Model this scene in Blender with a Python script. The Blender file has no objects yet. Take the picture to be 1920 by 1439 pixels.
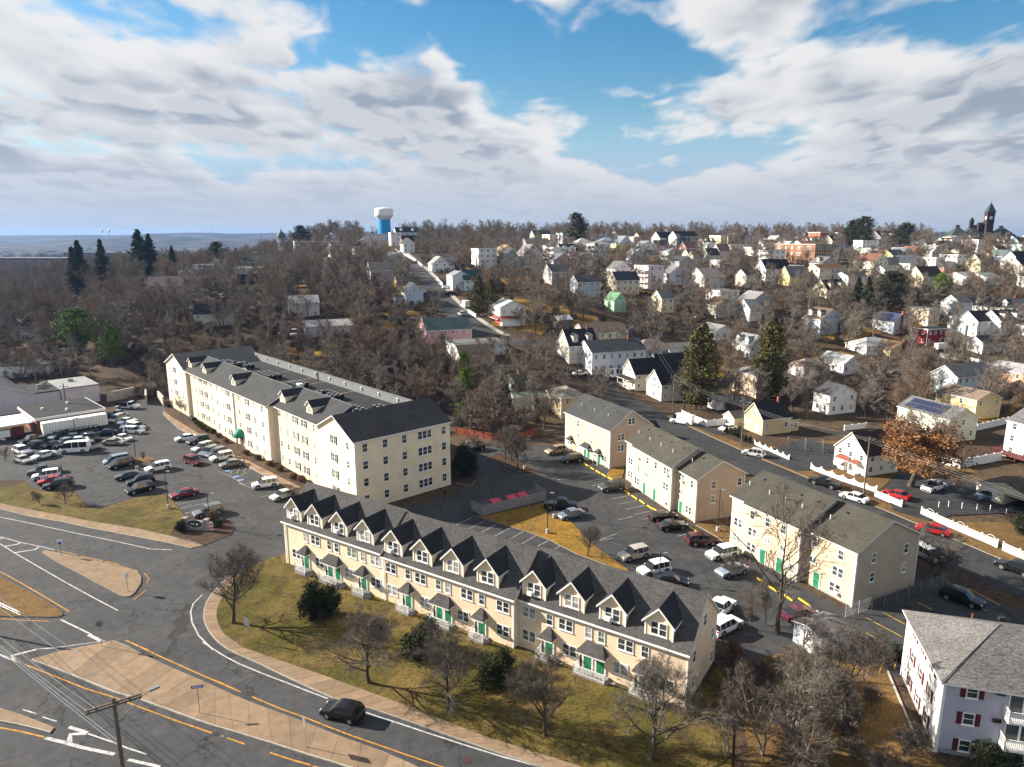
import bpy, math, random
import numpy as np
from mathutils import Vector, Matrix
random.seed(7); RNG = np.random.default_rng(7)
SC = bpy.context.scene
COL = SC.collection
R_ = math.radians
# ------------------------------------------------------------------ camera
cd = bpy.data.cameras.new('camera'); cam = bpy.data.objects.new('camera', cd); COL.objects.link(cam)
cd.sensor_width = 36.0; cd.lens = 24.0; cd.clip_start = 0.5; cd.clip_end = 30000
cam.location = (0, 0, 45.0); cam.rotation_euler = (R_(90 - 11.9), 0, 0)
SC.camera = cam
# ------------------------------------------------------------------ sky, sun, exposure
SUN_EL = 25.5; SUN_AZ = math.degrees(math.atan2(-.963, .27))      # azimuth from +Y towards +X
SUN = Vector((math.sin(R_(SUN_AZ)) * math.cos(R_(SUN_EL)), math.cos(R_(SUN_AZ)) * math.cos(R_(SUN_EL)), math.sin(R_(SUN_EL))))
sl = bpy.data.lights.new('sun', 'SUN'); sl.energy = 5.0; sl.angle = R_(.53); sl.color = (1.0, .91, .78)
so = bpy.data.objects.new('sun', sl); COL.objects.link(so); so.rotation_euler = (-SUN).to_track_quat('-Z', 'Y').to_euler(); so.location = SUN * 300
w = bpy.data.worlds.new('World'); SC.world = w; w.use_nodes = True
w.cycles.sampling_method = 'MANUAL'; w.cycles.sample_map_resolution = 512
NT = w.node_tree; NT.nodes.clear()
def wn(t, **k):
    n = NT.nodes.new(t)
    for a, b in k.items(): setattr(n, a, b)
    return n
def wl(a, b): NT.links.new(a, b)
def wm(op, a, b=None, c=None):
    n = wn('ShaderNodeMath', operation=op)
    for i, v in enumerate((a, b, c)):
        if v is None: continue
        if isinstance(v, (int, float)): n.inputs[i].default_value = v
        else: wl(v, n.inputs[i])
    return n.outputs[0]
def wss(v, a, b):
    n = wn('ShaderNodeMapRange', interpolation_type='SMOOTHSTEP'); wl(v, n.inputs[0]); n.inputs[1].default_value = a; n.inputs[2].default_value = b
    return n.outputs[0]
def wmix(f, a, b):
    n = wn('ShaderNodeMix', data_type='RGBA')
    if isinstance(f, float): n.inputs[0].default_value = f
    else: wl(f, n.inputs[0])
    for i, v in ((6, a), (7, b)):
        if isinstance(v, tuple): n.inputs[i].default_value = v + (1,)
        else: wl(v, n.inputs[i])
    return n.outputs[2]
sky = wn('ShaderNodeTexSky', sky_type='NISHITA'); sky.sun_disc = False; sky.sun_elevation = R_(SUN_EL); sky.sun_rotation = R_(SUN_AZ)
sky.altitude = 100; sky.air_density = 1.2; sky.dust_density = .6; sky.ozone_density = 2.0
hs_ = wn('ShaderNodeHueSaturation'); hs_.inputs['Saturation'].default_value = 1.5; wl(sky.outputs[0], hs_.inputs['Color'])
sk = wn('ShaderNodeVectorMath', operation='SCALE'); wl(hs_.outputs[0], sk.inputs[0]); sk.inputs[3].default_value = .05
BUMPS = ((-.16, .27, .13, .035, -.17), (.05, .235, .12, .06, -.19), (.19, .235, .07, .045, -.16), (-.03, .165, .05, .03, -.12), (.30, .30, .12, .035, .26), (-.48, .19, .24, .10, .13), (.52, .18, .26, .10, .16), (.07, .15, .07, .02, .14), (-.12, .18, .13, .03, .15))
tc = wn('ShaderNodeTexCoord'); sp = wn('ShaderNodeSeparateXYZ'); wl(tc.outputs['Generated'], sp.inputs[0])
X, Y, Z = sp.outputs
zc = wm('ADD', wm('MAXIMUM', Z, 0.0), .15)
U = wm('DIVIDE', X, zc); V = wm('DIVIDE', Y, zc)
def cloudnoise(du, dv, scale, detail, rough, zoff, dist=0.0):
    cb = wn('ShaderNodeCombineXYZ'); wl(wm('ADD', U, du), cb.inputs[0]); wl(wm('ADD', wm('MULTIPLY', V, .62), dv), cb.inputs[1]); cb.inputs[2].default_value = zoff
    n = wn('ShaderNodeTexNoise', noise_dimensions='3D'); n.inputs['Scale'].default_value = scale; n.inputs['Detail'].default_value = detail
    n.inputs['Roughness'].default_value = rough; n.inputs['Distortion'].default_value = dist; wl(cb.outputs[0], n.inputs['Vector'])
    return n.outputs[0]
CZ = 3.7; CS = 1.55
def puff(du, dv, scale, wob):
    """rounded cauliflower cells, edges broken up by noise"""
    cb = wn('ShaderNodeCombineXYZ'); wl(wm('ADD', wm('ADD', U, du), wm('MULTIPLY', wob, .55)), cb.inputs[0]); wl(wm('ADD', wm('ADD', wm('MULTIPLY', V, .8), dv), wm('MULTIPLY', wob, .4)), cb.inputs[1]); cb.inputs[2].default_value = .4
    n = wn('ShaderNodeTexVoronoi', feature='F1', voronoi_dimensions='2D'); n.inputs['Scale'].default_value = scale; wl(cb.outputs[0], n.inputs['Vector'])
    return wm('SUBTRACT', .5, n.outputs['Distance'])
def field(du, dv, det):
    base = cloudnoise(du, dv, CS, det, .55, CZ)
    f = wm('ADD', base, wm('MULTIPLY', puff(du, dv, 3.1, wob), .20))
    return wm('ADD', f, wm('MULTIPLY', puff(du, dv, 7.5, wob), .09))
wob = cloudnoise(0, 0, 4.0, 2, .6, 7.7)
n1 = field(0, 0, 6); n2 = field(-.10, .09, 4); n3 = cloudnoise(5, 3, .5, 1, .5, 1.1)
yy = wm('MAXIMUM', Y, .02); AA = wm('DIVIDE', X, yy); EE = wm('DIVIDE', Z, yy)
def bump(a0, e0, sa, se, amp):
    d = wm('ADD', wm('POWER', wm('DIVIDE', wm('SUBTRACT', AA, a0), sa), 2.0), wm('POWER', wm('DIVIDE', wm('SUBTRACT', EE, e0), se), 2.0))
    return wm('MULTIPLY', wm('POWER', 2.718, wm('MULTIPLY', d, -1.0)), amp)
bias = wm('MULTIPLY', wm('SUBTRACT', n3, .5), .2)
for b in BUMPS: bias = wm('ADD', bias, bump(*b))
dens = wm('ADD', n1, bias)
lowc = wss(EE, .15, .05)                                    # the deck closes towards the horizon with distance
dens2 = wm('ADD', dens, wm('MULTIPLY', lowc, .13))
cover = wss(dens2, .425, .575)
soft = wm('ADD', wm('ADD', cloudnoise(.05, -.12, CS, 2.5, .5, CZ), wm('MULTIPLY', puff(.05, -.06, 3.1, wob), .22)), bias)
thick = wss(wm('ADD', soft, wm('MULTIPLY', wm('SUBTRACT', n3, .5), .6)), .42, .70)
lit = wss(wm('SUBTRACT', n1, n2), -.07, .07)
CW = (.302, .302, .303); CG = (.122, .143, .175)
shade = wm('MULTIPLY', wm('MULTIPLY', thick, wm('SUBTRACT', 1.0, wm('MULTIPLY', lit, .55))), wm('SUBTRACT', 1.0, wm('MULTIPLY', lowc, .45)))
ccol = wmix(shade, CW, CG)
skc = wmix(wss(EE, .20, .04), sk.outputs[0], (.135, .205, .30))
col = wmix(cover, skc, ccol)
col = wmix(wm('MULTIPLY', wss(EE, .15, .015), .82), col, (.175, .195, .228))
bgn = wn('ShaderNodeBackground'); wl(col, bgn.inputs[0]); bgn.inputs[1].default_value = 1.0
ow = wn('ShaderNodeOutputWorld'); wl(bgn.outputs[0], ow.inputs[0])
SC.view_settings.view_transform = 'Standard'; SC.view_settings.look = 'None'; SC.view_settings.gamma = 1.0; SC.view_settings.exposure = 1.5
SC.view_settings.use_curve_mapping = False
SC.cycles.use_denoising = True; SC.cycles.max_bounces = 6; SC.cycles.diffuse_bounces = 3; SC.cycles.glossy_bounces = 3
SC.cycles.transparent_max_bounces = 8; SC.cycles.volume_bounces = 0; SC.cycles.sample_clamp_indirect = 6
# ------------------------------------------------------------------ helpers
def lerp_tab(t, tab):
    if t <= tab[0][0]: return tab[0][1]
    for (a, b), (d, e) in zip(tab, tab[1:]):
        if t <= d: return b + (e - b) * (t - a) / (d - a)
    return tab[-1][1]
def sstep(a, b, x):
    t = min(1, max(0, (x - a) / (b - a))); return t * t * (3 - 2 * t)
MID = [(165,0),(200,5),(230,12),(250,16.5),(290,24),(350,29),(410,34),(480,40),(560,44),(640,45),(800,30),(1000,8),(1300,0)]
RGT = [(205,0),(225,2.5),(250,7),(275,12),(300,16.5),(335,23),(390,30),(460,36),(560,42),(640,44),(800,30),(1000,8),(1300,0)]
LFT = [(200,0),(232,12),(260,17),(300,23),(350,26),(420,27),(500,24),(620,14),(800,2),(1000,0)]
def T(x, y):                                                # terrain height
    if y < 160: return 0.0
    a = x / y
    w_ = sstep(0.0, .28, a); z = lerp_tab(y, MID) * (1 - w_) + lerp_tab(y, RGT) * w_
    wl_ = sstep(-.25, -.45, a); z = z * (1 - wl_) + lerp_tab(y, LFT) * wl_
    return z * (1 - .55 * sstep(-.5, -.8, a))
MATS = {}
HAZE = 0.000065
class N:
    """small node-tree writer for one Principled material"""
    def __init__(s, name, rough=.8, spec=.3, metal=0.0):
        s.m = bpy.data.materials.new(name); s.m.use_nodes = True; s.t = s.m.node_tree; s.b = s.t.nodes['Principled BSDF']
        s.b.inputs['Roughness'].default_value = rough; s.b.inputs['Specular IOR Level'].default_value = spec; s.b.inputs['Metallic'].default_value = metal
        MATS[name] = s.m
    def n(s, t, **k):
        q = s.t.nodes.new(t)
        for a, b in k.items(): setattr(q, a, b)
        return q
    def l(s, a, b): s.t.links.new(a, b)
    def pos(s, world=True):
        if world: return s.n('ShaderNodeNewGeometry').outputs['Position']
        return s.n('ShaderNodeTexCoord').outputs['Object']
    def noise(s, vec, scale, detail=3, rough=.55):
        q = s.n('ShaderNodeTexNoise'); q.inputs['Scale'].default_value = scale; q.inputs['Detail'].default_value = detail; q.inputs['Roughness'].default_value = rough
        s.l(vec, q.inputs['Vector']); return q.outputs[0]
    def rng(s, v, a, b, c=0.0, d=1.0):
        q = s.n('ShaderNodeMapRange'); s.l(v, q.inputs[0])
        for i, x in enumerate((a, b, c, d)): q.inputs[i + 1].default_value = x
        return q.outputs[0]
    def mix(s, f, a, b, bt='MIX'):
        q = s.n('ShaderNodeMix', data_type='RGBA', blend_type=bt)
        if isinstance(f, (int, float)): q.inputs[0].default_value = f
        else: s.l(f, q.inputs[0])
        for i, v in ((6, a), (7, b)):
            if isinstance(v, tuple): q.inputs[i].default_value = v + (1,)
            else: s.l(v, q.inputs[i])
        return q.outputs[2]
    def gray(s, v):
        q = s.n('ShaderNodeCombineColor')
        for i in range(3): s.l(v, q.inputs[i])
        return q.outputs[0]
    def col(s, c):
        if isinstance(c, tuple): s.b.inputs['Base Color'].default_value = c + (1,)
        else: s.l(c, s.b.inputs['Base Color'])
    def bump(s, h, strength=.4, dist=.02):
        q = s.n('ShaderNodeBump'); q.inputs['Strength'].default_value = strength; q.inputs['Distance'].default_value = dist
        s.l(h, q.inputs['Height']); s.l(q.outputs[0], s.b.inputs['Normal'])
def plain(name, c, rough=.7, spec=.3, metal=0.0, var=.12, scale=1.5, objcol=False, bump=0.0, bscale=20, world=True):
    q = N(name, rough, spec, metal); p = q.pos(world); base = c
    if objcol: base = q.n('ShaderNodeObjectInfo').outputs['Color']
    if var:
        f = q.rng(q.noise(p, scale, 5, .6), .3, .7, 1 - var, 1 + var); base = q.mix(1.0, base, q.gray(f), 'MULTIPLY')
    q.col(base)
    if bump: q.bump(q.noise(p, bscale, 3), bump, .02)
    return q.m
def clap(name, c, objcol=False, step=.13):
    """horizontal siding: small shadow lines by bump, faint weathering"""
    q = N(name, .65, .25); p = q.pos(True); base = c
    if objcol: base = q.n('ShaderNodeObjectInfo').outputs['Color']
    f = q.rng(q.noise(p, .45, 6, .65), .3, .7, .88, 1.08); base = q.mix(1.0, base, q.gray(f), 'MULTIPLY'); q.col(base)
    sx = q.n('ShaderNodeSeparateXYZ'); q.l(p, sx.inputs[0])
    fr = q.n('ShaderNodeMath', operation='FRACT'); mu = q.n('ShaderNodeMath', operation='MULTIPLY'); mu.inputs[1].default_value = 1 / step
    q.l(sx.outputs[2], mu.inputs[0]); q.l(mu.outputs[0], fr.inputs[0]); q.bump(fr.outputs[0], .35, .015)
    return q.m
def shingle(name, c, objcol=False, var=.28, sc=1.0):
    """asphalt shingles: courses with tabs of slightly different tone"""
    q = N(name, .92, .15); p = q.pos(False)
    mp = q.n('ShaderNodeMapping'); mp.inputs['Scale'].default_value = (1, 1, 1.0); q.l(p, mp.inputs[0])
    base = c
    if objcol: base = q.n('ShaderNodeObjectInfo').outputs['Color']
    vo = q.n('ShaderNodeTexVoronoi', feature='F1'); vo.inputs['Scale'].default_value = 1.7 * sc; vo.inputs['Randomness'].default_value = .9
    m2 = q.n('ShaderNodeMapping'); m2.inputs['Scale'].default_value = (1.0, 2.2, 2.2); q.l(p, m2.inputs[0]); q.l(m2.outputs[0], vo.inputs['Vector'])
    tone = q.n('ShaderNodeSeparateColor'); q.l(vo.outputs['Color'], tone.inputs[0])
    f = q.rng(tone.outputs[0], 0, 1, 1 - var, 1 + var); g = q.rng(q.noise(p, .35, 4), .3, .7, .82, 1.15)
    base = q.mix(1.0, q.mix(1.0, base, q.gray(f), 'MULTIPLY'), q.gray(g), 'MULTIPLY'); q.col(base)
    q.bump(q.noise(p, 14, 3), .5, .03)
    return q.m
class MB:
    """collects faces of one mesh"""
    def __init__(s): s.v = []; s.f = []; s.m = []
    def face(s, pts, mi=0):
        i = len(s.v); s.v += [tuple(p) for p in pts]; s.f.append(tuple(range(i, i + len(pts)))); s.m.append(mi); return s
    def box(s, x0, x1, y0, y1, z0, z1, mi=0, tm=None):
        i = len(s.v); s.v += [(x0,y0,z0),(x1,y0,z0),(x1,y1,z0),(x0,y1,z0),(x0,y0,z1),(x1,y0,z1),(x1,y1,z1),(x0,y1,z1)]
        for k, q in enumerate(((0,3,2,1),(4,5,6,7),(0,1,5,4),(1,2,6,5),(2,3,7,6),(3,0,4,7))):
            s.f.append(tuple(i + a for a in q)); s.m.append(tm if (tm is not None and k == 1) else mi)
        return s
    def obox(s, c, ax, ay, hz0, hz1, lx, ly, mi=0):
        c = Vector(c); ax = Vector(ax).normalized(); ay = Vector(ay).normalized(); i = len(s.v)
        for z in (hz0, hz1):
            for a, b in ((-1,-1),(1,-1),(1,1),(-1,1)): p = c + ax * (a * lx / 2) + ay * (b * ly / 2); s.v.append((p.x, p.y, p.z + z))
        for q in ((0,3,2,1),(4,5,6,7),(0,1,5,4),(1,2,6,5),(2,3,7,6),(3,0,4,7)): s.f.append(tuple(i + a for a in q)); s.m.append(mi)
        return s
    def prism(s, poly, z0, z1, mt=0, ms=None):
        """poly: 2-D outline (any winding); top at z1, sides down to z0"""
        ar = sum(a[0] * b[1] - b[0] * a[1] for a, b in zip(poly, poly[1:] + poly[:1]))
        if ar < 0: poly = poly[::-1]
        s.face([(x, y, z1) for x, y in poly], mt)
        for a, b in zip(poly, poly[1:] + poly[:1]): s.face([(a[0],a[1],z0),(b[0],b[1],z0),(b[0],b[1],z1),(a[0],a[1],z1)], mt if ms is None else ms)
        return s
    def tube(s, p0, p1, r0, r1=None, n=6, mi=0, cap=True):
        r1 = r0 if r1 is None else r1; p0 = Vector(p0); p1 = Vector(p1); d = (p1 - p0)
        if d.length < 1e-6: return s
        d.normalize(); a = d.orthogonal().normalized(); b = d.cross(a); i = len(s.v)
        for p, r in ((p0, r0), (p1, r1)):
            for k in range(n): t = 2 * math.pi * k / n; q = p + a * (r * math.cos(t)) + b * (r * math.sin(t)); s.v.append(tuple(q))
        for k in range(n): s.f.append((i + k, i + (k + 1) % n, i + n + (k + 1) % n, i + n + k)); s.m.append(mi)
        if cap: s.f.append(tuple(i + n + k for k in range(n))); s.m.append(mi); s.f.append(tuple(i + n - 1 - k for k in range(n))); s.m.append(mi)
        return s
    def lathe(s, prof, n=24, mi=0, c=(0, 0)):
        i = len(s.v)
        for r, z in prof:
            for k in range(n): t = 2 * math.pi * k / n; s.v.append((c[0] + r * math.cos(t), c[1] + r * math.sin(t), z))
        for j in range(len(prof) - 1):
            for k in range(n): s.f.append((i+j*n+k, i+j*n+(k+1)%n, i+(j+1)*n+(k+1)%n, i+(j+1)*n+k)); s.m.append(mi)
        return s
    def mesh(s, name, mats, smooth=False):
        me = bpy.data.meshes.new(name); me.from_pydata(s.v, [], s.f)
        for m in mats: me.materials.append(MATS[m] if isinstance(m, str) else m)
        me.polygons.foreach_set('material_index', s.m)
        if smooth: me.polygons.foreach_set('use_smooth', [True] * len(s.f))
        me.update(); return me
    def build(s, name, mats, parent=None, smooth=False, color=None):
        return link(name, s.mesh(name, mats if isinstance(mats, (list, tuple)) else [mats], smooth), parent, color)
def link(name, me, parent=None, color=None, loc=None, rz=None, scale=None):
    o = bpy.data.objects.new(name, me); COL.objects.link(o)
    if parent: o.parent = parent
    if color: o.color = tuple(color) + (1,)
    if loc is not None: o.location = loc
    if rz is not None: o.rotation_euler = (0, 0, rz)
    if scale is not None: o.scale = scale
    return o
def tag(o, label, cat, group=None):
    o['label'] = label; o['category'] = cat
    if group: o['group'] = group
    return o
def thing(name, label, cat, loc=(0, 0, 0), rz=0.0, group=None):
    o = bpy.data.objects.new(name, None); COL.objects.link(o); o.location = loc; o.rotation_euler = (0, 0, rz); o.empty_display_size = .5
    return tag(o, label, cat, group)
def struct(o, kind='structure'): o['kind'] = kind; return o
def from_np(name, V, F, mat, smooth=False):
    """triangle soup or triangles from numpy arrays"""
    me = bpy.data.meshes.new(name); V = np.ascontiguousarray(V, dtype=np.float32); F = np.ascontiguousarray(F, dtype=np.int32)
    me.vertices.add(len(V)); me.vertices.foreach_set('co', V.ravel()); k = F.shape[1]
    me.loops.add(F.size); me.loops.foreach_set('vertex_index', F.ravel())
    me.polygons.add(len(F)); me.polygons.foreach_set('loop_start', np.arange(0, F.size, k, dtype=np.int32)); me.polygons.foreach_set('loop_total', np.full(len(F), k, dtype=np.int32))
    for m in (mat if isinstance(mat, (list, tuple)) else [mat]): me.materials.append(MATS[m])
    if smooth: me.polygons.foreach_set('use_smooth', np.ones(len(F), dtype=bool))
    me.update(calc_edges=True); me.validate(); return me
# ------------------------------------------------------------------ materials
plain('white_trim', (.74, .73, .71), .5, .35, var=.06); plain('paint', (.5,.5,.5), .6, .3, objcol=True, var=.1)
clap('siding', (.5,.5,.5), True); clap('siding_cream', (.78,.655,.465)); clap('siding_peach', (.76,.595,.42)); clap('siding_beige_shade', (.45,.36,.27)); clap('siding_beige', (.60,.465,.315)); clap('siding_white_shade', (.42,.42,.50)); clap('siding_white', (.75,.73,.70))
shingle('roof', (.1,.1,.1), True); shingle('shingle_grey', (.062,.060,.060), var=.3, sc=2.6); shingle('shingle_black_shade', (.03,.03,.033), var=.3, sc=2.4); shingle('shingle_slate', (.046,.048,.049), var=.12, sc=2); shingle('shingle_olive', (.056,.053,.044), var=.16, sc=2); shingle('shingle_mottle', (.115,.11,.108), var=.45, sc=3.2)
plain('flat_roof', (.02,.021,.023), .9, .2, var=.25, scale=.4); plain('flat_roof_pale', (.25,.25,.25), .9, .2, var=.2, scale=.5)
plain('brick', (.24,.085,.05), .85, .2, var=.25, scale=6, bump=.3); plain('concrete', (.36,.33,.29), .85, .2, var=.2, scale=1.2, bump=.2, bscale=30); plain('foundation', (.26,.25,.24), .9, .2, var=.2)
plain('condenser_black', (.010,.010,.011), .75, .2, var=0); plain('black_metal', (.02,.02,.022), .45, .4, var=0); plain('steel', (.3,.31,.32), .4, .5, .6, var=.1); plain('rubber', (.012,.012,.013), .8, .2, var=0); plain('rim', (.35,.36,.37), .35, .5, .7, var=0)
plain('wood_pole', (.14,.115,.095), .9, .15, var=.3, scale=8); plain('green_door', (.02,.19,.085), .5, .4, var=.1); plain('white_door', (.7,.7,.68), .5, .4, var=.05); plain('awning_green', (.0,.17,.11), .6, .3, var=.08)
plain('red_paint', (.5,.02,.03), .45, .4, var=.15); plain('maroon_paint', (.1,.014,.018), .6, .3, var=.1); plain('blue_sign', (.02,.07,.4), .5, .4, var=0); plain('dark_metal_panel', (.17,.18,.185), .55, .4, .2, var=.12, scale=.7)
plain('road_white', (.40,.40,.39), .85, .2, var=.45, scale=2.2); plain('road_yellow', (.42,.20,.03), .85, .2, var=.45, scale=2.2); plain('stall_paint', (.28,.275,.26), .85, .2, var=.45, scale=1.6); plain('stall_yellow', (.5,.3,.03), .85, .2, var=.35, scale=1.6); plain('hand_blue', (.12,.25,.5), .8, .2, var=.4, scale=2); plain('stop_yellow', (.75,.46,.02), .7, .3, var=.15, scale=3)
plain('fence_wood', (.24,.23,.235), .9, .15, var=.28, scale=2.5); plain('fence_red', (.26,.075,.045), .9, .15, var=.35, scale=1.2); plain('solar', (.015,.022,.06), .15, .6, var=.1); plain('skin', (.45,.27,.19), .6, .3, var=0); plain('cloth_dark', (.03,.035,.05), .9, .1, var=.1); plain('vest', (.5,.75,.02), .7, .2, var=0); plain('jeans', (.05,.07,.13), .9, .1, var=.1)
plain('stone', (.24,.235,.23), .9, .2, var=.3, scale=4); plain('brownstone', (.05,.03,.027), .85, .2, var=.25, scale=.5); plain('slate_green', (.035,.05,.05), .8, .25, var=.15); plain('tower_blue', (.01,.27,.62), .5, .35, var=.05, scale=.2); plain('tower_white', (.72,.73,.75), .5, .35, var=.06, scale=.2); plain('copper_green', (.06,.115,.12), .7, .3, var=.15)
plain('car_paint_dull', (.5,.5,.5), .4, .5, objcol=True, var=.03); plain('amber', (.5,.2,.02), .3, .5, var=0); plain('lamp_red', (.35,.01,.01), .25, .5, var=0); plain('lamp_clear', (.6,.62,.65), .15, .6, var=0)
q = N('car_paint', .35, .3); q.col(q.n('ShaderNodeObjectInfo').outputs['Color']); q.b.inputs['Coat Weight'].default_value = .35; q.b.inputs['Coat Roughness'].default_value = .08
q = N('car_glass', .06, .6); q.col((.012, .016, .02))
q = N('glass_dark', .07, .6); q.col(q.mix(q.rng(q.noise(q.pos(), .9, 2), .35, .65), (.018, .024, .03), (.07, .085, .095)))
q = N('glass_blind', .25, .5); q.col(q.mix(q.rng(q.noise(q.pos(), 1.3, 2), .4, .6), (.22, .22, .22), (.42, .41, .39)))
q = N('glass_green_reflection', .15, .5); q.col(q.mix(q.rng(q.noise(q.pos(), 1.6, 2), .4, .6), (.05, .07, .06), (.22, .3, .2)))  # green reflections painted into the pane colour
# ground materials
def ground_mat(name, cols, s1, s2, bump=.5):
    q = N(name, .95, .1); p = q.pos(); a = q.noise(p, s1, 6, .62); b = q.noise(p, s2, 5, .7); d = q.noise(p, s2 * 7, 3, .7)
    c = q.mix(q.rng(a, .40, .60), cols[0], cols[1]); c = q.mix(q.rng(b, .48, .68), c, cols[2]); c = q.mix(1.0, c, q.gray(q.rng(d, .3, .7, .5, 1.5)), 'MULTIPLY'); q.col(c)
    q.bump(d, bump, .08); return q.m
ground_mat('ground', ((.055,.037,.026), (.085,.058,.034), (.042,.031,.025)), .045, .22)
ground_mat('lawn', ((.066,.060,.012), (.13,.092,.030), (.052,.034,.017)), .13, .5, .8)
ground_mat('lawn_gold', ((.24,.135,.018), (.17,.10,.025), (.11,.07,.025)), .09, .5)
ground_mat('lawn_dry', ((.155,.092,.034), (.115,.072,.03), (.085,.055,.026)), .12, .7)
ground_mat('mulch', ((.05,.03,.022), (.085,.05,.034), (.035,.024,.02)), .8, 3)
ground_mat('far_forest', ((.02,.02,.02), (.075,.066,.058), (.03,.035,.03)), .006, .02)
def asphalt(name, c, patch):
    q = N(name, .88, .22); p = q.pos(); a = q.noise(p, .11, 6, .6); b = q.noise(p, .8, 5, .7); d = q.noise(p, 22, 3, .7)
    base = q.mix(q.rng(a, .38, .62), c, patch); base = q.mix(1.0, base, q.gray(q.rng(b, .3, .7, .72, 1.25)), 'MULTIPLY'); base = q.mix(1.0, base, q.gray(q.rng(d, .3, .7, .85, 1.15)), 'MULTIPLY')
    vo = q.n('ShaderNodeTexVoronoi', feature='DISTANCE_TO_EDGE'); vo.inputs['Scale'].default_value = .085
    wob = q.n('ShaderNodeTexNoise'); wob.inputs['Scale'].default_value = .5; q.l(p, wob.inputs['Vector'])
    ad = q.n('ShaderNodeVectorMath', operation='MULTIPLY_ADD'); q.l(wob.outputs['Color'], ad.inputs[0]); ad.inputs[1].default_value = (5, 5, 0); q.l(p, ad.inputs[2]); q.l(ad.outputs[0], vo.inputs['Vector'])
    base = q.mix(q.rng(vo.outputs['Distance'], .004, .012, .75, 0), base, (.016, .016, .017)); sp_ = q.noise(p, .55, 2, .5); base = q.mix(q.rng(sp_, .66, .72, 0, .45), base, (.02, .02, .021)); lt = q.noise(p, .2, 5, .7); base = q.mix(q.rng(lt, .58, .72, 0, .5), base, (.085, .083, .08)); q.col(base); q.bump(d, .3, .01); return q.m
asphalt('asphalt', (.043,.044,.047), (.055,.055,.057)); asphalt('asphalt_lot', (.036,.037,.039), (.050,.050,.051)); asphalt('asphalt_dark', (.027,.028,.030), (.038,.038,.039))
q = N('slab', .88, .2); p = q.pos(); oi = q.n('ShaderNodeObjectInfo'); f = q.rng(oi.outputs['Random'], 0, 1, .82, 1.12)
c = q.mix(q.rng(q.noise(p, .9, 6, .65), .35, .65), (.25,.175,.112), (.185,.127,.08)); q.col(q.mix(1.0, c, q.gray(f), 'MULTIPLY')); q.bump(q.noise(p, 25, 3), .25, .01)
plain('kerb', (.30,.27,.23), .85, .2, var=.2, scale=2)
# vegetation
def bark(name, a, b):
    q = N(name, .95, .1); q.col(q.mix(q.rng(q.noise(q.pos(False), 1.2, 3), .35, .65), a, b)); return q.m
bark('bark', (.055,.046,.04), (.10,.085,.07)); bark('bark_pale', (.15,.125,.10), (.24,.205,.165)); bark('twig', (.135,.11,.09), (.19,.158,.13)); bark('twig_grey', (.165,.142,.12), (.23,.2,.17)); bark('twig_russet', (.155,.108,.078), (.2,.145,.108)); bark('twig_near', (.075,.062,.053), (.115,.097,.083)); bark('twig_mid', (.11,.092,.078), (.155,.132,.113)); bark('birch', (.38,.35,.32), (.5,.47,.44))
def leafy(name, a, b, c):
    q = N(name, .75, .2); p = q.pos(); x = q.mix(q.rng(q.noise(p, .55, 3), .38, .62), a, b); x = q.mix(q.rng(q.noise(p, 3.5, 2), .5, .7), x, c); q.col(x)
    q.b.inputs['Subsurface Weight'].default_value = 0; return q.m
leafy('needle_dark', (.022,.032,.018), (.042,.05,.025), (.06,.062,.026)); leafy('needle_mottle', (.04,.052,.018), (.11,.095,.024), (.15,.115,.03)); leafy('needle_bright', (.09,.15,.015), (.06,.11,.014), (.2,.24,.03)); leafy('leaf_dark', (.014,.021,.010), (.026,.034,.014), (.042,.045,.016)); leafy('leaf_brown', (.19,.085,.03), (.26,.125,.045), (.13,.06,.028)); leafy('leaf_russet', (.12,.06,.035), (.085,.05,.034), (.16,.085,.04)); leafy('leaf_hedge', (.032,.038,.010), (.022,.03,.010), (.06,.055,.016))

# ================================================================== LAYOUT, metres on the ground (x right, y away, z up)
c0_=(.72,.71,.69); c1_=(.75,.76,.77); c2_=(.022,.022,.025); c3_=(.12,.12,.12); c4_=(.05,.05,.055); c5_=(.26,.26,.26); c6_=(.11,.075,.055); c7_=(.005,.0055,.007); c8_=(.66,.58,.42); c9_=(.42,.43,.44); c10_=(.33,.33,.33); c11_=(.36,.43,.5); c12_=(.016,.018,.02); c13_=(.52,.41,.28); c14_=(.2,.25,.31); c15_=(.55,.55,.55); c16_=(.05,.055,.062); c17_=(.6,.55,.5); c18_=(.018,.028,.06); c19_=(.35,.015,.02)
lot=[(-103.04,122.66),(-93.25,123.83),(-88.09,119.27),(-84.04,117.91),(-79.85,117.91),(-72.34,110.3),(-70.51,110.3),(-67.96,113.98),(-67.52,115.26),(-62.64,116.57),(-59.05,112.73),(-53.54,105.71),(-50.14,106.6),(-46.84,105.05),(-44.27,101.87),(-43.73,98.86),(-46.21,94.91),(-48.19,94.19),(-47.5,90.74),(-38.79,84.48),(-36.06,88.78),(-32.67,93.49),(-36.05,108.42),(-41.26,119.25),(-51.7,129.98),(-65.81,145.11),(-81.1,160.1),(-92.06,174.72),(-95.76,183.98),(-101.09,190.88),(-106.51,189.56),(-105.55,178.37),(-101.11,162.28),(-110.3,162.28),(-123.37,148.73)]
court=[(-27.24,101.87),(-9.87,117.1),(-8.08,122.66),(-7.4,128.74),(-10.84,144.67),(-9.73,149.56),(.0,145.47),(11.73,147.08),(19.41,130.02),(21.31,123.25),(26.13,107.96),(29.39,102.91),(31.6,97.9),(32.27,95.28),(41.35,76.92),(52.34,83.03),(58.11,86.73),(59.41,83.03),(63.05,76.43),(55.4,67.62),(40.93,63.86),(33.97,64.58),(26.61,61.27),(24.14,65.69),(24.25,72.9),(22.99,78.95),(-17.18,102.91)]
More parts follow.
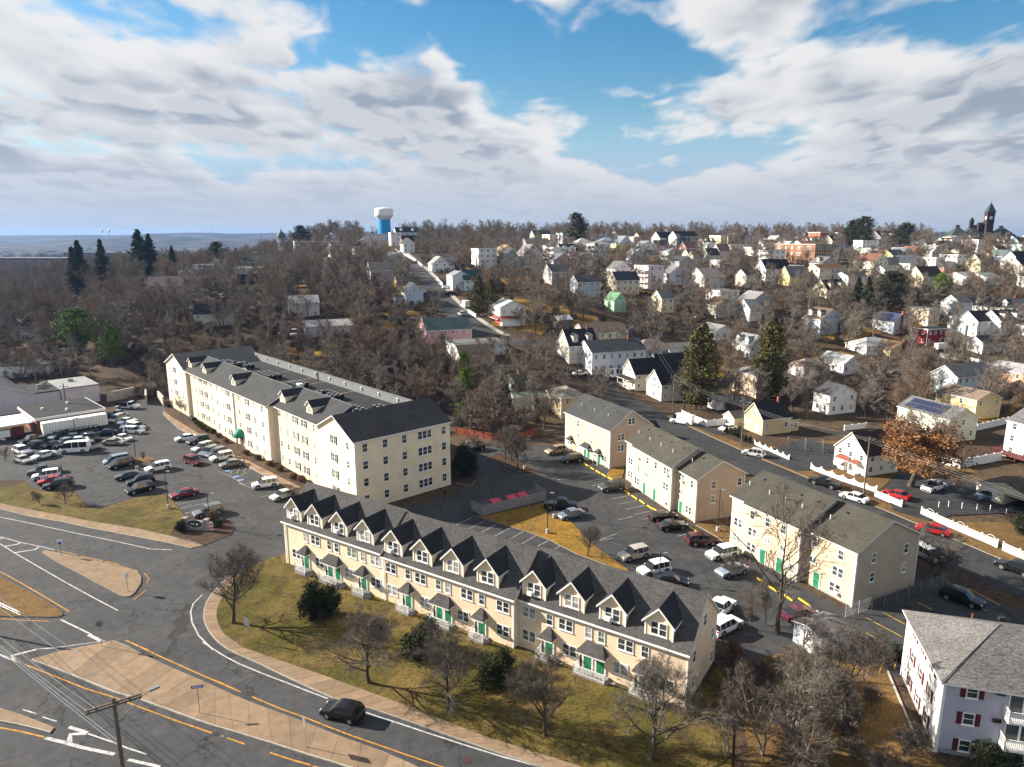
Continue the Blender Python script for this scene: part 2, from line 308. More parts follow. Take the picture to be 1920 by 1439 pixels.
lawn_west=[(-99.75,118.45),(-94.69,119.55),(-91.73,122.09),(-87.72,118.72),(-83.69,117.37),(-79.71,117.37),(-72.23,109.82),(-70.04,109.82),(-67.68,113.48),(-67.24,114.75),(-62.57,116.05),(-59.11,112.48),(-54.1,106.15),(-54.13,102.91),(-53.26,98.86),(-60.44,101.87),(-68.65,104.19),(-81.44,108.88),(-97.68,115.78)]
mulch_sign=[(-53.72,105.71),(-50.04,106.38),(-46.84,104.83),(-44.35,101.87),(-43.89,99.06),(-46.53,95.28),(-49.56,97.13),(-53.17,98.86),(-53.94,102.7)]
lawn_row=[(-32.76,92.78),(-35.24,90.74),(-36.69,88.46),(-37.35,84.48),(-37.33,80.95),(-36.78,77.67),(-35.97,75.46),(-33.61,71.79),(-30.47,69.13),(-23.59,65.79),(-16.09,62.11),(-11.44,59.8),(-2.97,55.19),(6.03,51.21),(10.71,48.91),(18.3,48.91),(22.56,61.27),(22.99,63.86),(22.07,65.5),(16.6,57.94)]
walk_row_in=[(-37.19,86.27),(-37.33,80.95),(-36.78,77.67),(-35.97,75.46),(-34.76,73.35),(-33.61,71.79),(-32.07,70.28),(-30.47,69.13),(-27.04,67.42),(-23.59,65.79),(-19.65,63.95),(-16.09,62.11),(-11.44,59.8),(-7.17,57.49),(-2.97,55.19),(1.44,53.3),(6.04,51.27),(10.73,49.02)]
walk_row_out=[(-38.67,85.97),(-39.03,81.36),(-38.66,78.31),(-37.82,75.82),(-36.68,73.81),(-35.38,72.01),(-33.57,70.07),(-31.4,68.32),(-27.94,66.36),(-24.51,64.22),(-21.29,62.28),(-18.18,60.45),(-13.55,58.7),(-9.64,56.9),(-5.67,54.98),(-1.43,52.97),(3.23,50.96),(8.03,48.91)]
walk_west_in=[(-97.68,115.78),(-89.15,111.99),(-81.44,108.88),(-74.47,106.49),(-68.65,104.19),(-60.33,101.67),(-53.16,98.67),(-46.45,95.1)]
walk_west_out=[(-95.3,112.73),(-87.21,109.35),(-79.41,105.93),(-72.72,103.76),(-66.45,101.26),(-58.6,98.47),(-51.86,96.01),(-47.8,94.37)]
island_tri=[(-69.1,93.09),(-68.96,93.62),(-62.45,91.37),(-55.16,88.7),(-51.96,87.27),(-50.51,85.59),(-49.57,83.75),(-49.0,81.12),(-49.18,80.34),(-49.71,80.21),(-50.62,80.61),(-58.15,85.59),(-65.1,90.12)]
island_grass=[(-78.15,90.74),(-69.77,85.59),(-65.6,83.03),(-60.5,79.94),(-57.51,77.99),(-55.59,76.58),(-54.9,75.88),(-55.19,75.46),(-56.07,75.31),(-62.42,75.58),(-66.51,75.82)]
median_in=[(-52.5,66.93),(-52.2,67.67),(-50.02,68.42),(-48.36,69.1),(-47.13,70.07),(-45.5,70.41),(-44.82,70.28),(-41.3,67.97),(-38.22,66.26),(-35.5,64.81),(-32.54,63.28),(-28.97,61.35),(-32.14,63.0),(-29.73,61.72),(-27.18,60.4),(-24.96,59.27),(-22.77,58.33),(-20.5,57.27),(-18.4,56.24),(-16.35,55.25),(-13.98,54.16),(-11.59,53.1),(-10.74,52.62),(-8.44,51.44),(-4.46,48.91)]
median_out=[(-52.43,66.62),(-51.53,66.26),(-50.32,65.74),(-49.1,65.2),(-47.52,64.51),(-45.75,63.73),(-43.98,62.89),(-42.07,61.99),(-40.23,61.15),(-38.25,60.49),(-36.24,59.72),(-33.72,58.65),(-31.28,57.6),(-28.17,56.32),(-28.26,56.38),(-26.29,55.71),(-24.75,55.12),(-21.78,54.03),(-19.4,53.1),(-17.0,52.2),(-14.58,51.32),(-12.35,50.36),(-8.93,48.91),(-7.04,48.07),(-5.67,47.53)]
strip_sw=[(-54.43,60.33),(-50.18,58.9),(-47.57,57.98),(-44.95,56.95),(-42.99,56.14),(-42.71,55.82),(-42.99,55.43),(-45.75,56.28),(-48.8,57.01),(-52.46,57.79)]
walk_b4=[(-93.85,178.31),(-88.17,171.26),(-66.88,147.64),(-54.13,134.69),(-44.9,125.58),(-38.92,119.68),(-41.26,119.25),(-51.58,129.68),(-65.7,144.87),(-80.96,159.81),(-91.71,173.84)]
island_court=[(-6.45,106.95),(-5.01,105.98),(1.38,109.84),(5.72,112.41),(5.81,107.09),(9.26,105.01),(10.32,101.7),(11.45,97.38),(13.41,92.83),(16.18,87.42),(15.6,86.7),(14.0,88.41),(9.46,92.4),(5.82,97.09),(2.06,100.56),(-2.48,103.67)]
mulch_court=[(-4.44,135.95),(-3.82,140.8),(-1.89,139.56),(1.48,134.79),(3.58,130.86),(4.92,128.19),(3.13,126.63),(.72,129.78),(-2.18,133.65)]
bed_tree=[(-10.57,122.16),(-10.33,125.61),(-7.66,127.14),(-6.81,124.11),(-7.77,120.26),(-9.36,121.68)]
lawn_m1=[(19.97,130.32),(21.71,132.52),(22.82,131.41),(21.28,125.1),(19.42,124.11),(18.47,127.14)]
lawn_m2=[(29.56,102.91),(34.02,110.78),(39.66,108.42),(32.31,95.64),(31.72,98.28)]
island_lot=[(-80.71,137.16),(-76.98,138.06),(-73.87,135.83),(-74.64,134.1),(-78.82,135.22)]
MK=[
('w',.14,[(-91.03,108.42),(-84.86,106.15),(-77.4,103.33),(-68.53,99.85),(-62.16,97.51),(-55.44,94.87)]),
('w',.14,[(-55.44,94.87),(-53.7,94.19),(-50.4,93.93)]),
('w',.14,[(-79.23,98.47),(-74.46,96.38),(-69.97,94.82),(-67.73,93.84)]),
('w',.14,[(-77.42,96.01),(-72.96,92.87),(-66.15,88.3),(-59.63,83.93),(-53.76,80.11),(-48.83,76.98)]),
('w',.3,[(-75.95,95.1),(-74.64,95.78),(-74.56,96.38)]),
('w',.3,[(-73.03,92.96),(-70.74,93.97),(-70.83,94.91)]),
('w',.3,[(-78.93,97.51),(-78.46,97.99)]),
('y',.14,[(-67.28,93.75),(-63.27,92.22)]),
('y',.14,[(-62.67,91.88),(-58.46,90.32)]),
('y',.14,[(-58.13,90.24),(-55.53,89.18)]),
('y',.14,[(-70.89,87.12),(-66.31,84.3),(-61.23,81.02),(-54.71,76.74)]),
('y',.14,[(-62.09,75.13),(-58.91,74.74),(-55.74,74.57)]),
('w',.2,[(-54.6,74.92),(-51.01,72.9),(-48.84,71.65)]),
('w',.42,[(-49.23,71.65),(-47.04,70.44)]),
('w',.12,[(-53.67,68.75),(-50.61,69.34),(-48.55,69.91),(-46.62,70.49)]),
('y',.12,[(-48.32,79.54),(-48.08,81.02),(-48.07,82.15)]),
('y',.1,[(-48.82,83.75),(-49.27,85.22),(-50.75,86.73)]),
('y',.15,[(-44.29,70.57),(-40.76,68.65)]),
('w',.15,[(-40.07,80.88),(-40.25,78.63),(-39.71,76.74),(-38.44,74.33),(-36.38,71.51),(-33.45,68.65)]),
('w',.15,[(-35.33,70.21),(-32.01,67.71),(-29.64,66.17),(-26.41,64.42),(-23.25,62.84),(-20.8,61.56),(-18.46,60.4)]),
('w',.15,[(-14.44,58.47),(-11.17,56.92)]),
('w',.15,[(-12.05,57.41),(-8.28,55.71),(-4.43,54.03),(-.76,52.5),(2.56,51.33),(5.26,50.19)]),
('y',.15,[(-44.28,70.54),(-38.83,67.47),(-32.99,64.29),(-27.66,61.46)]),
('y',.15,[(-32.62,64.08),(-29.96,62.76),(-27.57,61.4)]),
('y',.15,[(-26.12,60.66),(-22.43,58.76),(-20.17,57.76),(-17.4,56.38),(-14.75,55.12),(-10.56,53.28)]),
('y',.13,[(-12.66,54.22),(-9.23,52.68),(-6.07,51.33),(-4.17,50.41)]),
('y',.15,[(-52.74,66.02),(-48.35,64.06),(-43.51,61.88),(-39.9,60.57),(-37.09,59.33),(-32.43,57.32),(-27.95,55.52)]),
('y',.15,[(-26.94,55.17),(-26.71,55.06)]),
('y',.16,[(-26.26,54.88),(-24.36,54.09)]),
('y',.16,[(-21.67,53.04),(-19.37,52.14),(-17.61,51.55)]),
('y',.15,[(-17.41,51.46),(-15.48,50.75)]),
('w',.22,[(-58.89,68.72),(-56.69,67.77),(-54.91,66.93)]),
('y',.15,[(-54.88,66.88),(-53.45,66.31)]),
('w',.35,[(-54.34,66.74),(-55.31,67.59),(-54.62,67.97),(-53.39,68.77)]),
('w',.1,[(-53.43,68.82),(-51.17,69.03)]),
('w',.13,[(-47.88,58.78),(-46.16,58.17)]),
('w',.13,[(-45.19,57.7),(-43.44,57.08)]),
('w',.35,[(-41.81,56.32),(-40.47,55.87),(-39.57,55.52)]),
('w',.5,[(-39.57,55.52),(-41.01,55.34),(-40.48,54.31)]),
('w',.15,[(-39.45,55.43),(-36.45,54.31),(-34.7,53.56),(-32.63,52.83)]),
('w',.35,[(-43.05,54.88),(-40.97,54.31),(-38.85,53.64),(-35.49,52.83)]),
('w',.3,[(-33.94,52.19),(-30.69,51.34)]),
('y',.16,[(-51.23,56.86),(-48.22,56.23),(-46.0,55.75),(-43.25,55.0)]),
('s',.1,[(-58.29,111.08),(-54.5,114.49)]),
('s',.1,[(-56.64,109.29),(-53.53,112.3)]),
('s',.1,[(-54.88,107.73),(-53.12,109.29)]),
('s',.1,[(-73.12,120.87),(-71.33,121.94)]),
('s',.1,[(-64.55,121.94),(-61.62,123.76)]),
('s',.1,[(-55.05,126.39),(-55.68,129.37)]),
('s',.1,[(-54.08,127.55),(-54.69,130.59)]),
('s',.1,[(-53.08,128.34),(-53.66,131.41)]),
('s',.1,[(-52.34,129.53),(-52.92,132.65)]),
('s',.1,[(-58.11,128.74),(-54.64,126.01)]),
('s',.1,[(-54.64,126.01),(-50.21,121.23)]),
('s',.1,[(-51.63,122.3),(-49.83,120.87)]),
('s',.1,[(-49.83,120.87),(-46.99,118.52)]),
('s',.1,[(-58.65,111.94),(-57.53,113.89)]),
('s',.1,[(-56.99,109.68),(-55.57,111.56)]),
('s',.1,[(-54.83,107.51),(-53.81,108.95)]),
('s',.1,[(-50.1,121.44),(-49.2,123.25)]),
('s',.1,[(-44.98,115.08),(-43.02,116.31)]),
('s',.1,[(-52.46,128.48),(-52.97,125.58)]),
('s',.1,[(-53.34,126.53),(-53.56,124.64)]),
('s',.12,[(-9.16,102.68),(-6.61,105.84)]),
('s',.12,[(-6.8,101.38),(-4.54,104.47)]),
('s',.12,[(-4.76,100.12),(-2.52,103.0)]),
('s',.12,[(-2.63,98.7),(-.44,101.58)]),
('s',.12,[(-.55,97.26),(1.74,100.31)]),
('s',.12,[(1.47,95.92),(3.85,99.01)]),
('s',.12,[(3.83,95.06),(5.97,97.5)]),
('s',.12,[(6.26,93.93),(7.92,96.21)]),
('s',.12,[(12.97,125.03),(15.9,126.74)]),
('s',.12,[(13.85,122.72),(17.7,125.03)]),
('s',.12,[(14.89,120.75),(17.31,122.08)]),
('s',.12,[(17.61,114.06),(21.4,115.99)]),
('s',.12,[(18.49,111.72),(22.05,113.43)]),
('s',.12,[(19.42,109.4),(22.87,111.11)]),
('s',.12,[(20.35,107.09),(23.54,108.67)]),
('s',.12,[(21.3,105.01),(22.5,105.56)]),
('s',.12,[(17.47,105.01),(19.93,106.25)]),
('s',.12,[(25.48,98.58),(28.17,99.81)]),
('s',.12,[(13.5,97.38),(16.44,99.62)]),
('s',.12,[(11.58,96.21),(15.63,97.98)]),
('yl',.12,[(60.23,82.47),(61.33,78.08)]),
('yl',.12,[(51.44,78.88),(52.16,77.09)]),
('yl',.12,[(45.75,76.51),(46.95,73.9)]),
('yl',.12,[(43.02,75.37),(45.15,71.21)]),
('yl',.12,[(41.38,72.14),(42.76,69.3)]),
('yl',.12,[(58.55,77.68),(58.65,76.9)]),
('yl',.14,[(40.85,66.95),(38.81,64.4)]),
('yl',.14,[(38.72,65.9),(37.38,64.26)]),
('yl',.14,[(37.48,67.72),(35.65,65.61)]),
('yl',.14,[(37.32,65.9),(35.93,64.17)]),
('yl',.14,[(36.0,67.72),(35.3,66.8)]),
('yl',.14,[(41.58,66.2),(40.91,65.17)]),
('hb',.9,[(-53.97,125.63),(-53.08,126.01)]),
('hb',.9,[(-52.33,123.76),(-51.45,124.13)]),
('hb',.7,[(-56.86,128.89),(-56.09,129.29)]),]
wheel_stops=[(15.18,132.79),(16.03,130.71),(17.03,128.5),(17.92,126.45),(18.85,124.56),(20.93,119.61),(20.91,117.23),(21.8,114.86),(22.78,112.65),(23.7,110.21),(28.76,101.07),(24.41,108.82),(33.56,84.35),(34.34,82.25),(35.36,80.11),(37.02,78.96)]
CARS=[
(-16.32,57.75,.0,163.1,'hatch',c7_,'black hatchback driving along the curved road',None,4.2),
(-104.48,180.36,.0,-8.2,'stake',c1_,'white stake bed truck parked at the back of the lot by the wood',None,5.4),
(-102.1,171.26,.0,-12.0,'pickup',c14_,'pale silver pickup beside the stake truck',None,6.6),
(-99.8,166.93,.0,-97.6,'van',c9_,'grey van parked behind the long white trailer',None,4.6),
(-96.27,164.68,.0,-106.4,'sedan',c1_,'white sedan in the back row beside the grey van',None,5.3),
(-94.15,162.79,.0,-105.5,'sedan',c16_,'dark grey sedan between two white cars in the back row',None,5.2),
(-93.06,160.63,.0,-106.3,'suv',c1_,'white hatch car half hidden behind a white wagon',None,4.4),
(-91.14,159.7,.0,-20.4,'suv',c1_,'white wagon with long windows parked at the end of the back row',None,6.9),
(-89.62,156.16,.0,-11.8,'suv',c1_,'white sport utility nearest the aisle in the back row',None,5.6),
(-95.41,154.74,.0,-154.5,'sedan',c18_,'navy blue sedan parked by the end of the trailer',None,3.9),
(-88.99,150.33,.0,-23.8,'sedan',c1_,'white sedan beside the beige sedan in the lot aisle',None,6.6),
(-89.23,146.91,.0,.0,'sedan',(.34,.31,.26),'beige sedan standing in the lot aisle',None,4.6),
(-96.16,150.34,.0,-36.9,'suv',c7_,'black sport utility behind the tan one beside the shuttle van',None,6.3),
(-94.39,141.3,.0,-166.5,'shuttle',c1_,'white high roofed shuttle van in the crowded lot',None,4.1),
(-92.58,143.9,.0,-33.8,'suv',(.2,.16,.12),'tan and black sport utility beside the shuttle van',None,5.3),
(-98.24,148.21,.0,-147.8,'sedan',c1_,'white sedan behind the shuttle van',None,2.9),
(-100.38,147.43,.0,-129.0,'sedan',c14_,'slate blue car squeezed behind the black coupe',None,2.7),
(-101.35,144.89,.0,-27.7,'sedan',c7_,'black coupe left of the shuttle van',None,4.3),
(-101.22,151.14,.0,-136.9,'sedan',(.12,.17,.24),'blue sedan parked along the front of the trailer',None,3.2),
(-104.82,151.96,.0,-104.1,'suv',(.2,.25,.28),'grey green hatch car by the trailer end',None,2.8),
(-108.45,148.76,.0,-120.6,'pickup',c12_,'dark charcoal pickup at the back left of the lot',None,5.5),
(-104.01,144.14,.0,-15.4,'suv',c12_,'dark grey sport utility between the charcoal pickup and white wagon',None,5.6),
(-105.3,140.53,.0,-30.7,'suv',c1_,'white minivan at the left edge of the lot',None,7.4),
(-98.58,137.5,.0,-116.8,'sedan',c1_,'white compact car alone in the left aisle',None,2.5),
(-100.99,134.61,.0,-29.0,'sedan',(.5,.48,.44),'small pale car behind the white minivan',None,3.6),
(-91.75,127.57,.0,-148.2,'pickup',c16_,'grey pickup at the head of the row beside the lawn',None,6.0),
(-89.63,124.86,.0,-149.6,'suv',c1_,'white sport utility between the grey pickup and red car',None,4.5),
(-86.64,122.08,.0,-149.7,'sedan',c19_,'bright red car in the row beside the lawn',None,5.0),
(-84.0,119.75,.0,-152.6,'suv',c7_,'black sport utility nearest the lawn in the left row',None,4.6),
(-81.34,134.19,.0,-138.0,'van',c14_,'silver blue minivan by the tree island',None,5.2),
(-79.13,131.73,.0,-126.0,'van',c7_,'black minivan by the tree island',None,5.0),
(-73.73,124.86,.0,-151.2,'sedan',c16_,'dark grey sedan in the middle of the lot',None,4.7),
(-70.47,129.57,.0,-136.3,'suv',c1_,'white sport utility crossing the middle aisle',None,4.7),
(-69.85,121.89,.0,-145.0,'suv',c7_,'black off roader half hidden behind a black sedan',None,3.8),
(-67.72,117.7,.0,-134.1,'suv',c7_,'black sport utility at the edge of the yellow lawn',None,4.7),
(-65.36,133.54,.0,-35.3,'suv',(.11,.012,.016),'maroon sport utility driving in front of the four storey block',None,5.2),
(-74.64,150.33,.0,-141.6,'sedan',c1_,'white sedan at the far end of the row along the four storey block',None,4.3),
(-70.98,148.23,.0,-129.6,'suv',c7_,'black sport utility in the row along the four storey block',None,4.7),
(-67.5,142.93,.0,-121.0,'suv',c9_,'silver sport utility in the row along the four storey block',None,4.6),
(-64.77,139.83,.0,-112.4,'suv',(.12,.15,.17),'grey blue sport utility next to the silver one along the block',None,4.6),
(-62.87,138.9,.0,-123.6,'suv',(.07,.1,.14),'steel blue sport utility along the block',None,5.0),
(-60.54,136.16,.0,-138.9,'suv',c1_,'white sport utility with black wheels along the block',None,4.7),
(-56.8,132.05,.0,-143.8,'sedan',(.17,.16,.14),'grey brown sedan at the near end of the row along the block',None,4.3),
(-45.83,120.19,.0,-153.8,'suv',c1_,'white sport utility parked alone near the blue stall markings',None,5.0),
(-40.7,114.71,.0,-130.4,'sedan',c9_,'silver sedan parked behind the dormered row roof',None,4.8),
(-58.61,115.36,.0,-138.6,'sedan',(.16,.014,.024),'dark red sedan parked beside the lamp post by the lawn',None,4.9),
(-50.73,107.11,.0,-140.3,'suv',(.13,.14,.15),'grey sport utility parked behind the entrance sign',None,4.5),
(9.43,140.66,.0,-151.0,'suv',(.27,.2,.1),'gold tan sport utility by the first beige block',None,5.6),
(12.37,134.85,.0,-161.7,'suv',c7_,'black sport utility by the first beige block',None,5.2),
(18.24,118.58,.0,-159.8,'suv',(.05,.05,.05),'dark sport utility parked before the second beige block',None,5.0),
(-8.22,142.64,.0,-142.2,'suv',c7_,'black car by the red fence behind the four storey block',None,4.0),
(8.29,109.94,.0,-3.7,'pickup',c7_,'black pickup behind the fenced dumpsters',None,5.8),
(9.77,105.97,.0,-152.1,'sedan',(.13,.17,.21),'slate grey sports sedan beside the black pickup',None,5.2),
(24.73,105.1,.0,15.6,'sedan',c7_,'black sedan with red tail lamps before the second beige block',None,5.1),
(25.46,101.43,.0,14.7,'sedan',c12_,'black coupe nearest the aisle before the second beige block',None,5.1),
(28.65,95.9,.0,7.1,'suv',(.06,.012,.016),'dark maroon sport utility between the second and third beige blocks',None,4.7),
(30.41,91.57,.0,-158.9,'suv',c1_,'white sport utility at the corner of the third beige block',None,5.2),
(30.22,86.48,.0,-155.7,'sedan',c14_,'slate blue car half hidden by a bare shrub',None,4.1),
(17.62,91.31,.0,-154.9,'suv',(.36,.33,.28),'champagne sport utility in the court behind the dormered row',None,5.6),
(19.59,86.73,.0,-156.8,'suv',c1_,'white sport utility in the court behind the dormered row',None,5.6),
(21.14,83.66,.0,-13.5,'sedan',c12_,'dark sedan tucked under the row roof edge',None,2.9),
(25.45,76.28,.0,45.9,'pickup',c1_,'white pickup beyond the end gable of the row',None,3.0),
(25.07,72.67,.0,35.3,'suv',c1_,'white sport utility beside the end gable of the row',None,3.7),
(34.83,75.3,.0,21.4,'sedan',(.08,.012,.03),'dark red car under the bare trees by the third block',None,2.6),
(56.98,79.0,.0,-49.4,'suv',c7_,'black sport utility parked in the shaded lower lot',None,4.1),
(42.38,164.5,.0,141.1,'cargo',c1_,'white cargo van parked on the street',None,5.1),
(52.0,158.78,.0,-150.9,'sedan',c1_,'white sedan in the driveway behind the white fence',None,6.1),
(51.34,138.81,.0,139.0,'suv',c9_,'silver sport utility parked on the street',None,4.5),
(58.36,120.76,.0,128.9,'pickup',c7_,'black pickup parked at the white scalloped fence',None,5.9),
(60.31,113.57,.0,126.5,'sedan',c1_,'white sedan parked on the street behind the pickup',None,4.6),
(68.44,114.82,.0,123.8,'sedan',c19_,'red sedan in the driveway behind the white wall',None,4.5),
(77.51,118.7,.0,30.9,'pickup',c1_,'white pickup in front of the garage',None,6.1),
(84.27,113.96,.0,-172.4,'suv',(.1,.15,.25),'blue sport utility inside the open garage',None,3.1),
(65.94,99.87,.0,140.6,'sedan',c19_,'red sedan parked on the street with sun glinting on its roof',None,4.1),
(59.77,91.3,.0,-73.1,'van',c9_,'silver minivan parked behind the third beige block',None,5.2),
(69.61,87.04,.0,122.0,'suv',c7_,'black sport utility at the right edge on the street',None,4.8),
(-36.95,285.8,23.21,109,'sedan',c1_,'white sedan coming down the hill street',None,18.6),
(-18.89,254.2,17.29,109,'suv',c9_,'silver sport utility on the lower part of the hill street',None,15.8),
(-44.34,314.13,26.01,109,'sedan',c12_,'dark car parked at the left kerb of the hill street',None,31.8),
(-51.15,339.41,28.12,109,'sedan',c9_,'silver car parked under trees high on the hill street',None,16.9),
(-25.32,283.52,22.79,19,'sedan',c7_,'black sedan in the driveway beside the hill street',None,9.0),
(-27.58,294.36,24.36,19,'sedan',c1_,'white car in the driveway beside the hill street',None,5.5),
(-18.03,264.27,19.18,109,'rv',c1_,'white camper van parked by the hill street',None,13.9),
(-63.21,398.48,33.04,109,'suv',c1_,'white car near the top of the hill street',None,37.9),
(-30.54,357.9,29.66,19,'suv',c1_,'white car beside the white gabled house on the hill',None,5.6),
(-25.08,354.14,29.35,19,'sedan',c12_,'dark car in the drive above the hill lawn',None,10.8),
(-19.33,347.67,28.81,19,'sedan',c9_,'pale car at the foot of the pale three decker',None,2.0),
(-98.96,309.74,25.07,19,'suv',c7_,'black sport utility parked on the hilltop at left',None,6.6),
(-97.55,312.31,25.37,19,'sedan',c12_,'dark sedan parked on the hilltop at left',None,1.6),
(-94.32,312.8,25.55,19,'sedan',c1_,'white car on the hilltop at left',None,1.2),
(-56.64,293.15,24.26,19,'suv',c9_,'pale car beside the yellow house',None,1.3),
(-74.39,233.2,12.58,-90.8,'shuttle',c1_,'pale van under the trees above the four storey block',None,4.1),
(-137.22,288.07,21.21,19,'sedan',c14_,'blue grey car in the hillside lot,lower left',None,7.9),
(-130.5,277.97,19.7,19,'sedan',c12_,'dark car in the hillside lot nearest the roofs',None,6.8),
(-133.19,296.85,22.53,19,'sedan',c1_,'white car in the hillside lot,left row',None,8.7),
(-131.95,302.97,23.21,19,'sedan',c9_,'silver car in the hillside lot,middle row',None,9.2),
(-125.09,289.38,21.46,19,'sedan',(.11,.012,.016),'maroon sport utility in the hillside lot',None,8.0),
(-121.08,285.97,21.01,19,'sedan',c1_,'white car at the right end of the hillside lot',None,7.7),
(-136.8,311.59,23.71,19,'sedan',c16_,'grey car behind the silver one in the hillside lot',None,10.1),
(-159.47,359.03,26.14,19,'sedan',c1_,'white car at the top of the hillside drive',None,14.9),
(-143.15,328.42,24.74,19,'sedan',c9_,'silver car halfway up the hillside drive',None,11.8),
(-165.89,366.15,26.23,19,'sedan',c14_,'blue car beside the hillside drive',None,15.7),
(175.69,407.23,31.48,19,'sedan',c14_,'parked car in the lot beside the brick school,pale blue one by the building',None,15.1),
(175.3,400.92,30.94,19,'sedan',c7_,'parked car in the lot beside the brick school,black one by the building',None,13.9),
(177.11,400.92,30.94,19,'sedan',c9_,'parked car in the lot beside the brick school,silver one second from the building',None,13.8),
(176.07,393.95,30.34,19,'sedan',c16_,'parked car in the lot beside the brick school,grey one beneath the lamp',None,13.0),
(177.11,392.75,30.24,19,'sedan',c12_,'parked car in the lot beside the brick school,dark one in mid row',None,12.7),
(179.11,390.31,30.03,19,'sedan',c1_,'parked car in the lot beside the brick school,white one in mid row',None,12.4),
(180.86,390.31,30.03,19,'sedan',c9_,'parked car in the lot beside the brick school,silver one in mid row',None,12.4),
(182.05,388.07,29.75,19,'sedan',c1_,'parked car in the lot beside the brick school,white one towards the yellow house',None,12.0),
(183.28,385.61,29.44,19,'sedan',c14_,'parked car in the lot beside the brick school,slate one towards the yellow house',None,11.9),
(184.67,383.48,29.17,19,'sedan',c1_,'parked car in the lot beside the brick school,white one near the row end',None,11.6),
(186.46,383.59,29.18,19,'sedan',c12_,'parked car in the lot beside the brick school,dark one at the row end',None,11.5),
(155.45,244.05,5.93,19,'cargo',c1_,'white box van by the dark red house',None,8.2),
(125.79,219.87,1.86,19,'sedan',c18_,'dark blue car under trees behind the pale yellow house',None,2.3),
(77.12,281.01,13.09,19,'sedan',c1_,'white car by the drab green house',None,10.1),
(60.07,315.18,20.95,19,'suv',(.75,.42,.02),'yellow car in front of the pink three decker',None,11.0),
(67.1,210.68,.71,19,'sedan',c18_,'dark blue car behind the pale beige box house',None,5.9),
(31.52,207.36,3.09,19,'rv',c1_,'white camper trailer beside the long white house',None,3.4),
(20.93,204.99,4.3,19,'sedan',c1_,'white car at the corner of the long white house',None,4.6),]
LAMPS=[
(-74.87,129.94,6.8),
(-58.65,109.7,6.8),
(-48.16,101.87,5.7),
(-102.3,154.11,4.2),
(6.97,105.56,6.7),
(5.57,99.69,6.8),
(32.44,100.56,6.8),
(19.76,84.19,4.2),
(2.52,130.2,6.1),
(-9.95,147.33,6.6),]
UP=[
(63.54,116.59,0,10.8),
(50.95,145.57,0,9.9),
(42.6,175.49,.07,10.3),
(46.39,263.99,12.72,10.1),
(18.54,243.72,13.42,8.6),
(-31.44,272.82,20.78,6.5),
(-49.56,386.63,32.05,8.9),
(-8.04,243.02,14.93,9.1),
(19.84,202.92,4.09,8.1),
(172.51,397.58,30.65,6.6),
(-113.82,169.36,.0,9.2),]
